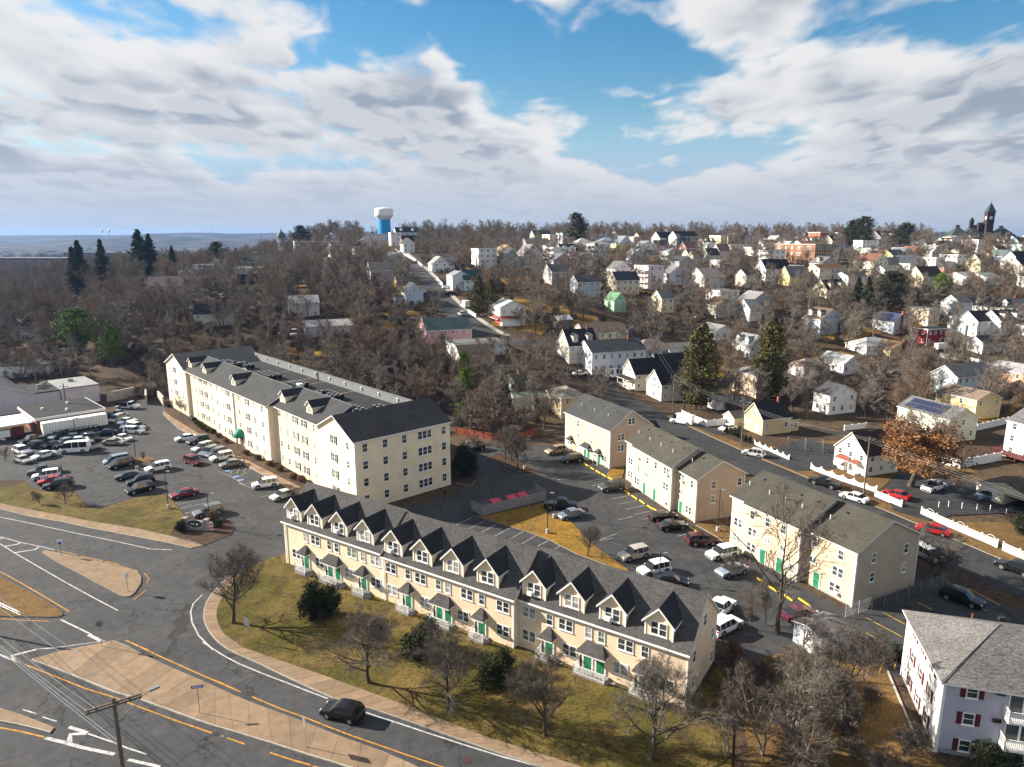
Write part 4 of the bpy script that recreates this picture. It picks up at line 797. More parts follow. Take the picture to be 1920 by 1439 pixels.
(318.02,477.68,36.6,-70.1,12.0,12.0,8.2,.6,'y','flat',c0_,c5_,'white block below the clock tower',.4,{}),
(332.18,456.87,35.14,-70.1,12.0,7.2,6.5,.6,'y','flat',(.5,.7,.68),c5_,'mint green block near the clock tower',.4,{}),
(252.6,375.24,27.46,-70.1,8.4,7.2,6.0,3.9,'y','gable',(.66,.58,.36),c3_,'narrow yellow gable on the right hill',.4,{}),
(287.73,404.97,30.86,-70.1,8.4,6.0,6.5,.6,'y','flat',(.7,.66,.52),c5_,'cream block on the right hill',.4,{}),
(282.45,401.35,30.43,-70.1,9.6,10.8,5.4,3.4,'x','gable',(.24,.3,.32),(.09,.12,.12),'dark teal roofed house on the right hill',.4,{}),
(281.17,407.53,30.86,-70.1,10.8,14.4,5.0,3.4,'y','gable',(.4,.22,.14),(.2,.09,.06),'red brown roofed house on the right hill',.4,{}),
(291.23,548.5,40.8,-70.1,12.0,16.8,6.0,4.6,'y','gable',(.2,.2,.22),c2_,'dark house with black roof on the skyline at right',.4,{'dorm': 1}),
(222.69,406.35,30.86,-70.1,9.6,10.8,5.4,3.0,'y','gable',(.66,.55,.2),c4_,'yellow house among trees on the right hill',.4,{}),
(233.1,416.35,31.71,-70.1,9.6,10.8,5.4,3.0,'x','gable',(.3,.31,.33),(.14,.15,.16),'dark grey house on the right hill',.4,{}),
(189.08,350.74,24.27,-70.1,9.6,7.2,5.0,3.0,'y','gable',(.66,.64,.62),c5_,'white gable left of the dark spruce',.4,{}),
(201.24,371.92,26.82,-70.1,10.8,10.8,5.0,3.9,'y','gable',(.68,.64,.58),c3_,'white gabled house right of the red brown roof',.4,{}),
(223.79,342.48,23.0,-70.1,12.0,10.8,3.9,2.3,'y','gable',(.5,.44,.4),(.3,.27,.25),'tan bungalow in the trees on the right hill',.4,{}),
(233.85,341.92,23.0,-70.1,10.8,10.8,3.7,2.3,'y','gable',(.55,.6,.54),(.2,.25,.22),'green roofed bungalow in the trees at right',.4,{}),
(-123.97,440.13,33.61,-70.1,12.0,26.4,10.4,.6,'y','flat',(.42,.4,.44),c3_,'long pale block on the left skyline',.4,{}),
(-135.9,526.35,41.55,-70.1,9.6,10.8,5.0,3.4,'x','gable',(.46,.5,.55),(.2,.21,.24),'blue grey gable on the left skyline',.4,{}),
(-114.38,568.6,44.0,-70.1,9.6,24.0,5.4,.6,'y','flat',(.6,.6,.64),c5_,'long pale building left of the water tower',.4,{}),
(-98.15,476.96,39.14,-70.1,9.6,14.4,4.3,3.4,'y','hip',(.5,.46,.42),(.24,.21,.18),'tan hip roofed house left of the street top',.4,{}),
(-58.59,311.93,25.23,-70.1,10.8,12.0,6.5,3.4,'y','gable',(.35,.33,.34),(.1,.09,.09),'dark house under trees left of the hill street',.4,{}),
(-111.63,294.75,21.66,-70.1,9.6,10.8,5.0,3.9,'y','gable',(.72,.64,.48),c2_,'cream gabled house with black roof on the left hill',.4,{'chim': 1}),
(-127.34,338.5,25.15,-70.1,12.0,16.8,6.5,.8,'y','flat',(.5,.55,.62),(.15,.16,.18),'grey apartment house behind the cream gable',.4,{}),
(-143.13,387.94,27.44,-70.1,10.8,16.8,5.4,2.3,'y','gable',(.1,.12,.13),(.035,.05,.05),'dark green roofed building behind the grey apartments',.4,{}),
(-108.81,250.08,14.02,-70.1,9.6,13.2,4.8,3.4,'y','gable',(.55,.52,.49),c2_,'grey house with black roof above the far pavilion',.4,{'wing': (0,2,3,8,2.6,.5)}),
(-78.58,257.49,16.39,-70.1,8.4,10.8,5.8,2.3,'y','gable',(.58,.58,.63),(.3,.3,.32),'lavender box house in the wood',.4,{}),
(-64.12,238.35,12.11,-70.1,9.6,16.8,3.9,1.6,'y','gable',(.55,.5,.55),(.3,.28,.28),'long lavender house above the roof parapet',.4,{}),
(-147.78,294.59,20.77,-70.1,10.8,13.2,5.4,3.4,'y','gable',(.42,.37,.37),(.15,.12,.12),'brown grey house in the left wood',.4,{}),
(-157.87,335.74,24.8,-70.1,9.6,7.2,5.4,.6,'y','flat',(.62,.6,.6),c5_,'pale box house beside the hillside lot',.4,{}),
(-160.22,361.35,26.07,-70.1,9.6,10.8,6.0,.8,'y','flat',(.58,.62,.66),c5_,'pale blue house behind the hillside lot',.4,{}),
(-165.04,385.94,26.46,-70.1,9.6,8.4,5.0,3.9,'x','gable',(.6,.58,.56),(.3,.3,.3),'white gable above the hillside lot',.4,{}),
(-143.83,435.17,31.91,-70.1,8.4,7.2,5.0,3.4,'x','gable',(.64,.62,.6),(.3,.3,.3),'white gable below the green dome',.4,{}),
(-183.29,256.15,7.6,-70.1,9.6,9.6,3.2,2.3,'y','gable',(.5,.44,.44),c4_,'brown cottage hidden in the left wood',.4,{}),
(115.2,335.9,23.1,-69.6,7.8,9.3,5.2,2.6,'y','gable',c8_,c4_,'cream dark roofed house right of the pale twin gabled house among bare trees',1.6,{'chim': 1}),
(345.4,521.5,39.7,-72.4,7.9,10.2,5.7,2.7,'y','gable',c10_,c4_,'grey dark roofed house left of the white block below the clock tower',1.6,{'chim': 1}),
(431.8,557.7,41.9,-71.2,9.2,9.0,5.2,3.0,'y','gable',c8_,c6_,'cream brown roofed house right of the white block below the clock tower',1.6,{'chim': 1}),
(149.8,400.1,30.9,-68.9,8.7,11.5,8.2,.6,'y','flat',c0_,c2_,'white flat roofed house right of the pale green gable in the ridge trees',1.6,{'porch': 3}),
(20.3,317.6,25.4,17.4,8.9,12.6,5.3,3.3,'x','gable',c10_,c4_,'grey dark roofed house left of the mint green cottage with green roof',1.6,{'chim': 1}),
(240.7,304.7,17.4,-70.9,8.2,9.0,8.5,.6,'y','flat',c10_,c3_,'grey flat roofed house right of the green roofed bungalow in the trees at right',1.6,{'porch': 3}),
(427.8,523.3,39.8,-70.9,8.8,9.8,8.2,.6,'y','flat',c13_,c4_,'tan flat roofed house right of the mint green block near the clock tower',1.6,{}),
(448.9,552.5,41.5,-71.1,8.3,12.6,5.3,3.2,'y','gable',c0_,c5_,'white light grey roofed house right of the white block below the clock tower',1.6,{'chim': 1}),
(50.7,548.5,42.9,13.5,8.9,9.5,5.6,3.6,'y','gable',c8_,c6_,'cream brown roofed house right of the dark green roofed house near the skyline',1.6,{'dorm': 1}),
(48.2,529.8,41.9,23.8,9.3,12.2,5.7,3.6,'y','gable',c11_,c5_,'blue grey light grey roofed house right of the dark green roofed house near the skyline',1.6,{'chim': 1}),
(79.3,535.7,41.6,-72.7,8.5,10.4,5.0,3.1,'x','gable',c0_,c2_,'white black roofed house left of the brown flat block on the ridge',1.6,{'chim': 1}),
(288.3,465.9,36.4,-70.2,8.7,12.3,5.2,2.9,'x','gable',c11_,c6_,'blue grey brown roofed house left of the white block below the clock tower',1.6,{'chim': 1}),
(121.6,266.1,10.2,-69.9,8.9,11.5,5.0,3.8,'x','gable',c11_,c6_,'blue grey brown roofed house left of the low white ranch with pale grey hip roof',1.6,{'dorm': 1}),
(234.3,462.3,36.1,-69.0,7.6,12.7,8.3,.6,'x','flat',c0_,c2_,'white flat roofed house left of the teal and white porch house',1.6,{}),
(53.1,344.1,26.0,-63.2,7.7,9.1,5.0,3.6,'x','gable',c0_,c3_,'white grey roofed house left of the pink three decker with red balconies',1.6,{'porch': 1}),
(281.6,487.2,37.6,19.7,8.9,11.2,5.7,2.6,'y','gable',c0_,c2_,'white black roofed house left of the white block below the clock tower',1.6,{'dorm': 1}),
(86.5,562.5,42.9,23.0,9.2,12.3,5.4,3.6,'x','gable',c17_,c4_,'off white dark roofed house left of the brown flat block on the ridge',1.6,{'chim': 1}),
(164.9,367.2,27.1,-65.5,7.9,10.9,5.7,3.4,'x','gable',c10_,c3_,'grey grey roofed house left of the large cream house with red brown roof',1.6,{'dorm': 1}),
(111.4,514.7,39.6,-70.4,8.1,9.4,5.3,3.7,'y','gable',c0_,c6_,'white brown roofed house right of the brown flat block on the ridge',1.6,{'chim': 1}),
(-106.3,420.9,34.9,-64.6,9.2,9.3,5.8,2.4,'x','hip',c8_,c6_,'cream brown roofed house right of the long pale block on the left skyline',1.6,{'dorm': 1}),
(130.1,458.4,35.9,-73.1,8.7,10.0,5.2,2.6,'y','hip',c0_,c5_,'white light grey roofed house left of the white flat roofed block on the ridge',1.6,{'porch': 1}),
(350.4,456.1,35.7,-69.1,8.0,9.9,5.0,2.5,'x','gable',c0_,c3_,'white grey roofed house right of the mint green block near the clock tower',1.6,{'chim': 1}),
(366.7,511.6,39.1,-65.9,8.7,9.6,5.6,2.8,'x','gable',c0_,c4_,'white dark roofed house right of the white block below the clock tower',1.6,{'dorm': 1}),
(311.3,494.8,38.1,-71.7,7.6,9.6,8.5,.6,'y','flat',c15_,c6_,'pale grey flat roofed house left of the white block below the clock tower',1.6,{}),
(305.1,402.0,31.0,-70.4,8.9,9.8,5.7,3.1,'y','gable',c17_,c4_,'off white dark roofed house right of the cream block on the right hill',1.6,{'porch': 1}),
(271.0,449.8,35.1,-74.5,7.5,10.7,5.0,3.0,'y','gable',c0_,c6_,'white brown roofed house right of the grey roofed house on the right hill',1.6,{'dorm': 1}),
(-94.8,432.4,35.9,25.0,8.0,10.3,5.3,3.1,'y','hip',c17_,c2_,'off white black roofed house right of the long pale block on the left skyline',1.6,{'porch': 1}),
(233.3,507.7,38.9,-66.5,8.0,9.2,5.5,3.5,'y','gable',c8_,c2_,'cream black roofed house right of the brown house at the ridge above the school',1.6,{'dorm': 1}),
(178.3,563.6,42.1,-69.0,8.4,12.9,5.4,2.7,'x','gable',c13_,c6_,'tan brown roofed house left of the pale block at the ridge above the school',1.6,{'chim': 1}),
(359.2,476.0,37.0,-75.9,8.2,11.6,5.2,2.5,'y','gable',c13_,c5_,'tan light grey roofed house right of the mint green block near the clock tower',1.6,{'chim': 1}),
(339.8,441.3,34.4,15.9,8.4,11.9,5.3,2.8,'y','hip',c0_,c5_,'white light grey roofed house right of the mint green block near the clock tower',1.6,{'chim': 1}),
(358.8,492.9,38.0,-72.3,8.1,11.7,5.6,3.1,'y','gable',c11_,c4_,'blue grey dark roofed house right of the white block below the clock tower',1.6,{'chim': 1}),
(276.3,429.3,33.4,-72.1,9.1,11.7,5.7,3.0,'x','hip',c13_,c2_,'tan black roofed house right of the grey roofed house on the right hill',1.6,{'chim': 1}),
(99.9,538.2,41.3,-63.5,8.2,9.6,5.6,3.4,'y','gable',c13_,c6_,'tan brown roofed house right of the brown flat block on the ridge',1.6,{'chim': 1}),
(31.7,299.1,22.1,-73.6,9.2,10.4,5.2,2.9,'y','gable',c11_,c4_,'blue grey dark roofed house left of the mint green cottage with green roof',1.6,{'chim': 1}),
(254.7,529.7,40.2,-66.2,8.0,11.8,5.1,3.7,'x','gable',c8_,c4_,'cream dark roofed house right of the brick block on the ridge behind the school',1.6,{'porch': 1}),
(332.5,419.6,32.5,-71.7,7.7,10.5,5.0,3.3,'y','gable',c8_,c6_,'cream brown roofed house right of the mint green block near the clock tower',1.6,{'dorm': 1}),
(392.9,531.3,40.3,-63.9,7.7,10.6,5.5,3.1,'y','gable',c17_,c5_,'off white light grey roofed house right of the white block below the clock tower',1.6,{'dorm': 1}),
(32.1,408.6,33.4,-68.6,9.1,10.8,5.2,3.8,'y','gable',c10_,c2_,'grey black roofed house right of the white three decker with stacked tan balconies',1.6,{'dorm': 1}),
(214.1,496.0,38.2,-74.5,7.7,12.7,5.6,2.8,'y','gable',c17_,c6_,'off white brown roofed house right of the white house with brown roof behind the school',1.6,{'dorm': 1}),
(137.8,494.1,38.0,-69.6,8.1,10.0,5.4,2.8,'y','gable',c8_,c4_,'cream dark roofed house left of the cream yellow three storey house on the ridge',1.6,{'dorm': 1}),
(328.5,491.8,37.9,-65.0,8.4,11.7,5.4,2.9,'y','gable',c13_,c6_,'tan brown roofed house right of the white block below the clock tower',1.6,{'porch': 1}),
(91.2,372.9,28.0,-66.9,9.5,9.9,5.7,2.7,'x','gable',c10_,c4_,'grey dark roofed house right of the blue grey gabled house below the ridge',1.6,{'chim': 1}),
(50.7,313.4,21.7,-69.2,8.0,12.0,5.6,3.6,'y','gable',c8_,c4_,'cream dark roofed house left of the pink three decker with red balconies',1.6,{'chim': 1}),
(299.0,481.8,37.3,-70.3,9.5,10.1,5.2,3.8,'y','gable',c15_,c6_,'pale grey brown roofed house left of the white block below the clock tower',1.6,{'dorm': 1}),
(405.8,510.9,39.1,-76.8,9.0,9.8,5.8,2.7,'y','gable',c11_,c3_,'blue grey grey roofed house right of the mint green block near the clock tower',1.6,{'chim': 1}),
(64.7,517.4,40.8,17.3,9.3,9.9,5.2,2.8,'x','gable',c11_,c3_,'blue grey grey roofed house left of the brown flat block on the ridge',1.6,{'chim': 1}),
(237.6,566.3,42.2,-70.4,8.2,12.4,5.2,3.5,'y','hip',c11_,c2_,'blue grey black roofed house left of the brick block on the ridge behind the school',1.6,{'dorm': 1}),
(334.9,473.4,36.8,-74.1,8.1,10.3,5.6,2.9,'x','gable',c13_,c2_,'tan black roofed house left of the mint green block near the clock tower',1.6,{'dorm': 1}),
(187.3,497.8,38.3,-69.1,8.8,9.0,5.7,3.8,'x','gable',c13_,c5_,'tan light grey roofed house left of the white house with brown roof behind the school',1.6,{'chim': 1}),
(177.3,483.1,37.4,-75.1,9.0,9.8,5.2,2.4,'y','gable',c11_,c6_,'blue grey brown roofed house left of the grey gabled house behind the school',1.6,{'porch': 1}),
(24.8,438.5,36.2,-72.3,7.6,10.3,5.6,2.9,'x','gable',c0_,c2_,'white black roofed house right of the long dark house with grey roof behind trees',1.6,{'chim': 1}),
(-95.3,369.6,30.6,17.8,8.0,12.1,5.2,.6,'x','flat',c0_,c5_,'white flat roofed house left of the light blue box house high on the street',1.6,{}),
(299.0,428.3,33.3,-64.1,7.9,9.8,5.0,3.1,'y','gable',c13_,c6_,'tan brown roofed house left of the cream block on the right hill',1.6,{'chim': 1}),
(-153.2,423.6,30.3,-76.2,8.4,10.7,5.3,3.5,'x','hip',c8_,c4_,'cream dark roofed house left of the white gable below the green dome',1.6,{'dorm': 1}),
(249.6,444.5,34.7,24.3,8.9,9.8,5.5,2.6,'y','hip',c15_,c2_,'pale grey black roofed house left of the grey roofed house on the right hill',1.6,{'porch': 1}),
(-184.9,438.2,26.9,21.5,9.5,9.6,5.5,3.2,'x','gable',c10_,c4_,'grey dark roofed house left of the white gable below the green dome',1.6,{'chim': 1}),
(376.6,493.2,38.0,-68.9,8.0,10.3,5.4,3.2,'y','gable',c10_,c3_,'grey grey roofed house right of the mint green block near the clock tower',1.6,{'chim': 1}),
(327.9,515.4,39.3,-65.5,8.6,10.2,8.2,.6,'y','flat',c10_,c6_,'grey flat roofed house left of the white block below the clock tower',1.6,{'porch': 3}),
(165.1,420.8,32.6,25.3,9.1,11.1,5.3,.6,'y','flat',c15_,c3_,'pale grey flat roofed house left of the cream block right of the school',1.6,{'porch': 2}),
(252.5,478.1,37.1,-71.5,8.9,11.8,8.1,.6,'y','flat',c11_,c6_,'blue grey flat roofed house left of the grey roofed house on the right hill',1.6,{}),
(93.7,306.2,17.6,14.2,9.2,12.3,5.4,.6,'x','flat',c0_,c3_,'white flat roofed house left of the grey house behind the white gable among birches',1.6,{}),
(-187.3,375.3,26.4,-70.7,8.8,9.2,5.5,3.0,'y','gable',c8_,c6_,'cream brown roofed house left of the white gable above the hillside lot',1.6,{'porch': 1}),
(253.1,332.5,22.5,-75.7,9.3,12.6,5.3,2.8,'y','hip',c15_,c2_,'pale grey black roofed house right of the green roofed bungalow in the trees at right',1.6,{'chim': 1}),
(115.7,381.0,28.9,17.1,8.7,11.8,5.0,.6,'y','flat',c10_,c3_,'grey flat roofed house right of the second small cream house in the ridge trees',1.6,{'porch': 2}),
(465.1,572.4,42.3,-68.0,7.8,9.9,5.4,3.8,'y','gable',c11_,c6_,'blue grey brown roofed house right of the white block below the clock tower',1.6,{'porch': 1}),]
FENCES=[
('white','white vinyl fence round the brown yard by the cargo van',1.7,[(44.08,171.65),(47.66,161.58),(53.9,163.89)]),
('scallop','white scalloped fence beside the tan cottage',1.1,[(54.33,147.14),(56.0,141.43),(57.71,135.89)]),
('scallop','white scalloped fence before the white cottage',1.25,[(59.8,130.11),(62.81,123.15),(66.2,117.28)]),
('wallrail','white wall with rail beside the red sedan driveway',1.2,[(65.09,115.58),(66.86,110.27)]),
('wallrail','long white wall with arched rails before the lawn',1.2,[(68.51,107.34),(70.13,101.76),(72.43,94.72)]),
('wallrail','white wall with rail cut by the right edge',1.2,[(72.71,93.91),(74.07,89.09)]),
('white','tall white fence behind the oak',1.8,[(86.08,134.99),(90.03,130.85),(101.88,135.89)]),
('white','white fence behind the tan yellow block',1.6,[(111.87,158.44),(125.82,166.04)]),
('white','white fence piece by the brown shrubs',1.3,[(79.94,158.44),(86.29,160.74)]),
('lattice','long lattice fence along the shaded lower lot',1.7,[(40.58,75.37),(59.13,84.03)]),
('red','weathered red board fence on the bank behind the court',1.6,[(-13.28,155.96),(-4.49,150.82),(1.65,151.18),(5.89,155.21)]),
('white','white fence in the yard behind the spruces',1.5,[(60.86,192.57),(66.97,185.74)]),
('white','white fence behind the dark red house',1.6,[(150.0,236.0),(158.0,232.0),(164.0,224.0)]),
('white','white garden fence above the salmon house',1.5,[(158.0,226.0),(172.0,221.0)]),]
HFENCE=[
('white','white fence along the top of the hill street',1.3,[(-76.21,454.26,37.79),(-70.05,437.61,36.37),(-63.51,419.93,34.85),(-54.8,393.91,32.66),(-48.15,371.02,30.75)]),
('white','short white fence beside the middle of the hill street',1.2,[(-35.17,323.18,26.77),(-30.78,304.44,25.2)]),
('white','white fence panels beside the lower hill street',1.3,[(-16.59,257.96,17.99),(-15.44,255.84,17.6),(-13.33,251.55,16.79)]),]
HSTREET=[
(-5.77,229.04,11.78),
(-11.37,236.54,13.47),
(-17.57,248.35,16.13),
(-23.96,263.24,18.98),
(-29.76,279.23,21.98),
(-36.34,303.39,25.12),
(-42.46,330.45,27.37),
(-49.74,359.58,29.8),
(-57.29,386.63,32.05),
(-64.91,413.68,34.32),
(-73.68,444.89,36.99),]
HSTREET_L=[
(-21.92,249.4,16.37),
(-25.56,261.11,18.58),
(-30.69,276.02,21.38),
(-36.58,294.05,24.34),
(-45.44,330.45,27.37),]
HSTREET_R=[
(-8.62,235.49,13.23),
(-16.12,252.63,16.99),
(-23.93,273.89,20.98),
(-30.59,294.05,24.34),
(-39.11,327.34,27.11),]
SIGN_BLUE=(-30.24,58.13)
SIGN_A=(-65.28,91.67)
SIGN_B=(-50.02,81.46)
SIGN_C=(-30.07,70.17)
RAIL=[(-63.85,77.51),(-60.07,75.82)]
MANHOLES=[(-3.94,52.08),(-26.59,61.24),(-38.85,72.48)]
ESIGN=(-49.87,100.85)
ENC=[(-6.87,108.97),(-5.02,106.42),(5.96,113.41),(4.2,117.08)]
BINS=[(-4.72,108.66),(-2.74,109.92),(.0,111.67),(1.87,112.86),(3.62,113.97)]
POSTS=[(73.1,110.1),(74.92,110.35),(76.79,109.65),(78.95,109.07),(80.9,108.63),(82.42,106.96)]
PERSON1=(-11.86,114.61)
PERSON2=(57.97,181.71)
# ================================================================== THE SETTING
rows = [160, 165] + [170 + 5 * i for i in range(95)] + [660 + 20 * i for i in range(37)] + [1500, 1900, 2400, 3200, 4200, 6000, 9000, 14000]
cols = np.linspace(-1.7, 1.7, 137)
V = [(-2200, -400, 0), (2200, -400, 0)] + [(a * y, y, T(a * y, y)) for y in rows for a in cols]
nc = len(cols); F = [tuple([0, 1] + [2 + i for i in range(nc - 1, -1, -1)])]
for j in range(len(rows) - 1):
    for i in range(nc - 1): a = 2 + j * nc + i; F.append((a, a + 1, a + nc + 1, a + nc))
me = bpy.data.meshes.new('ground'); me.from_pydata(V, [], F); me.materials.append(MATS['ground']); me.materials.append(MATS['far_forest']); me.polygons.foreach_set('use_smooth', [True] * len(F)); me.polygons.foreach_set('material_index', [0] + [1 if rows[j] >= 700 else 0 for j in range(len(rows) - 1) for i in range(nc - 1)]); me.update()
GROUND = struct(link('ground', me))
# far ridges on the horizon
def ridge(yc, wid, base, amp, x0, x1, seed, nm):
    rg = np.random.default_rng(seed); n = 90; xs = np.linspace(x0, x1, n); h = np.zeros(n)
    for f, a in ((2, 1), (5, .5), (11, .25), (23, .13), (47, .07)): h += a * np.sin(np.linspace(0, f * 2 * math.pi, n) + rg.uniform(0, 6.28))
    h = base + amp * h; V = []; F = []
    for j, (dy, k) in enumerate(((-wid, 0), (-wid * .6, .45), (-wid * .25, .85), (0, 1), (wid * .4, .8), (wid, 0))):
        for i in range(n): V.append((xs[i], yc + dy, h[i] * k - (2 if k == 0 else 0)))
    for j in range(5):
        for i in range(n - 1): a = j * n + i; F.append((a, a + 1, a + n + 1, a + n))
    m_ = bpy.data.meshes.new(nm); m_.from_pydata(V, [], F); m_.materials.append(MATS['far_forest']); m_.polygons.foreach_set('use_smooth', [True] * len(F)); m_.update()
    return struct(link(nm, m_))
ridge(5200, 900, 94, 13, -6500, 3500, 3, 'hills'); ridge(3600, 600, 44, 15, -5200, -400, 5, 'hills'); ridge(2600, 420, 17, 9, -4200, -500, 8, 'hills')
def sheet(name, poly, z, mat, parent=None):
    o = MB().prism(poly, z - .012, z, 0).build(name, mat, parent)
    if parent is None: struct(o)
    return o
def raised(name, poly, z, mt, ms='kerb', parent=None):
    o = MB().prism(poly, -.05, z, 0, 1).build(name, [mt, ms], parent)
    if parent is None: struct(o)
    return o
road_poly = walk_west_out + walk_row_out + [(24, 30), (-140, 30), (-140, 100)]
ROAD = sheet('road', road_poly, .02, 'asphalt'); LOT = sheet('parking_lot', lot, .032, 'asphalt_lot'); COURT = sheet('parking_court', court, .03, 'asphalt_lot')
def resample(pl, n):
    p = np.array(pl); d = np.r_[0, np.cumsum(np.linalg.norm(np.diff(p, axis=0), axis=1))]; t = np.linspace(0, d[-1], n)
    return np.c_[np.interp(t, d, p[:, 0]), np.interp(t, d, p[:, 1])]
def slabs(name, inn, out, step, z=.14, kerb=.16, jit=.0, gap=.035):
    """pavement of separate concrete slabs with a kerb along its outer edge"""
    L = sum(math.dist(a, b) for a, b in zip(out, out[1:])); n = max(3, int(L / step)); A = resample(inn, n + 1); B = resample(out, n + 1)
    K = B + (A - B) / np.linalg.norm(A - B, axis=1)[:, None] * kerb
    base = MB().prism([tuple(p) for p in np.r_[K, A[::-1]]], -.05, z - .02).build(name, 'kerb'); struct(base)
    MB().prism([tuple(p) for p in np.r_[B, K[::-1]]], -.05, z + .004).build('kerb', 'kerb', base)
    rg = random.Random(len(inn) * 31 + n); cuts = [min(n - .05, max(0, i + rg.uniform(-jit, jit))) if 0 < i < n else i for i in range(n + 1)]; cutb = [min(n - .05, max(0, i + rg.uniform(-jit, jit))) if 0 < i < n else i for i in range(n + 1)]
    def at(P, t): i = min(int(t), n - 1); return P[i] + (P[i + 1] - P[i]) * (t - i)
    for i in range(n):
        a0, a1, b1, b0 = at(A, cuts[i]), at(A, cuts[i + 1]), at(K, cutb[i + 1]), at(K, cutb[i]); c = (a0 + a1 + b0 + b1) / 4; q = []
        for p in (b0, b1, a1, a0): v = c - p; q.append(tuple(p + v / (np.linalg.norm(v) + 1e-6) * gap))
        dz = rg.uniform(-.006, .006); MB().prism(q, z - .03, z + dz).build('slab', 'slab', base)
    return base
slabs('pavement', walk_row_in, walk_row_out, 1.75); slabs('pavement', walk_west_in, walk_west_out, 2.2); slabs('median', median_in, median_out, 2.2, .15, .2, .22)
slabs('median', strip_sw[:5], strip_sw[:5:-1], 1.8, .15, .18, .1); slabs('walkway', walk_b4[:6], walk_b4[:5:-1][:5][::1], 2.4, .13)
raised('traffic_island', island_tri, .15, 'slab'); raised('traffic_island', island_grass, .17, 'lawn_dry')
raised('lawn', lawn_west, .12, 'lawn'); raised('lawn', lawn_row, .12, 'lawn'); raised('mulch_bed', mulch_sign, .16, 'mulch'); raised('lawn', island_court, .12, 'lawn_gold'); raised('mulch_bed', mulch_court, .14, 'mulch'); raised('mulch_bed', bed_tree, .15, 'mulch')
raised('lawn', lawn_m1, .1, 'lawn_gold'); raised('lawn', lawn_m2, .1, 'lawn_dry'); raised('mulch_bed', island_lot, .13, 'lawn_dry')
def ribbon(mb, pts, w, z, mi=0):
    n = len(pts); P = [Vector(p) for p in pts]
    for i in range(n - 1):
        d0 = (P[i + 1] - P[i]).normalized(); da = d0 if i == 0 else (d0 + (P[i] - P[i - 1]).normalized()).normalized(); db = d0 if i == n - 2 else (d0 + (P[i + 2] - P[i + 1]).normalized()).normalized()
        na = Vector((-da.y, da.x)) * w / 2; nb = Vector((-db.y, db.x)) * w / 2
        mb.face([(P[i].x - na.x, P[i].y - na.y, z), (P[i + 1].x - nb.x, P[i + 1].y - nb.y, z), (P[i + 1].x + nb.x, P[i + 1].y + nb.y, z), (P[i].x + na.x, P[i].y + na.y, z)], mi)
for k, w_, pts in MK:
    nm, m_, par, z = {'w': ('lane_line', 'road_white', ROAD, .028), 'y': ('lane_line', 'road_yellow', ROAD, .028), 's': ('stall_line', 'stall_paint', LOT if pts[0][0] < -25 else COURT, .040), 'yl': ('stall_line', 'stall_yellow', COURT, .040), 'hb': ('stall_symbol', 'hand_blue', LOT, .044)}[k]
    mi_ = (mi_ + 1) % 14 if 'mi_' in globals() else 0; mb = MB(); ribbon(mb, pts, w_, z + .0005 * mi_); mb.build(nm, m_, par)
# street on the right with its kerb, verge and driveways
far_k = [(30.0, 205.0), (36.0, 186.0), (40.1, 172.5), (46.6, 152.6), (50.4, 141.8), (62.2, 111.7), (65.6, 103.0), (70.3, 91.0), (85.0, 52.0)]
def off(pl, d):
    out = []
    for i, p in enumerate(pl):
        a = Vector(pl[max(0, i - 1)]); b = Vector(pl[min(len(pl) - 1, i + 1)]); t = (b - a).normalized(); out.append((p[0] - t.y * d, p[1] + t.x * d))
    return out
def drape(name, L, Rr, dz, mat, kind=True, parent=None):
    """strip between two polylines, laid on the terrain"""
    L_ = resample(L, 40); R2 = resample(Rr, 40); mb = MB()
    for i in range(39):
        q = [L_[i], R2[i], R2[i + 1], L_[i + 1]]; mb.face([(p[0], p[1], T(p[0], p[1]) + dz) for p in q])
    o = mb.build(name, mat, parent)
    if kind and parent is None: struct(o)
    return o
drape('street', off(far_k, -8.6), far_k, .026, 'asphalt_dark')
vg = far_k[2:]
MB().prism(far_k[1:] + off(far_k[1:], 2.6)[::-1], -.05, .13, 0, 1)
o = MB(); o.prism(far_k[2:] + off(far_k[2:], 2.8)[::-1], -.05, .12, 0, 1); struct(o.build('verge', ['lawn_dry', 'kerb']))
def g2(pts): return [tuple(p) for p in pts]
sheet('driveway', [(51.5,139.5),(56.5,128.5),(66,131),(74,146),(66,150)], .128, 'asphalt_dark'); sheet('driveway', [(64.5,108.5),(67.8,104.5),(73,106.5),(86,108),(95,113),(88,122),(76,128),(68,118)], .128, 'asphalt_dark'); sheet('driveway', [(44.5,163),(48,154),(57,158),(55,167)], .128, 'asphalt_dark')
sheet('lawn', [(69.5,101),(79,80),(92,84),(88,104),(74,104)], .05, 'lawn_dry'); sheet('lawn', [(116,168),(160,150),(185,190),(135,190)], .035, 'lawn_gold'); sheet('lawn', [(52,136),(56,127),(61,128.5),(64,142),(57,146)], .06, 'lawn_dry'); sheet('lawn', [(62,131),(66,117),(76,128),(92,128),(92,150),(70,150)], .04, 'lawn_dry')
sheet('lawn', [(21,52),(20,44),(40,44),(37,54),(40.5,66),(30,68),(24,66)], .04, 'lawn_dry')
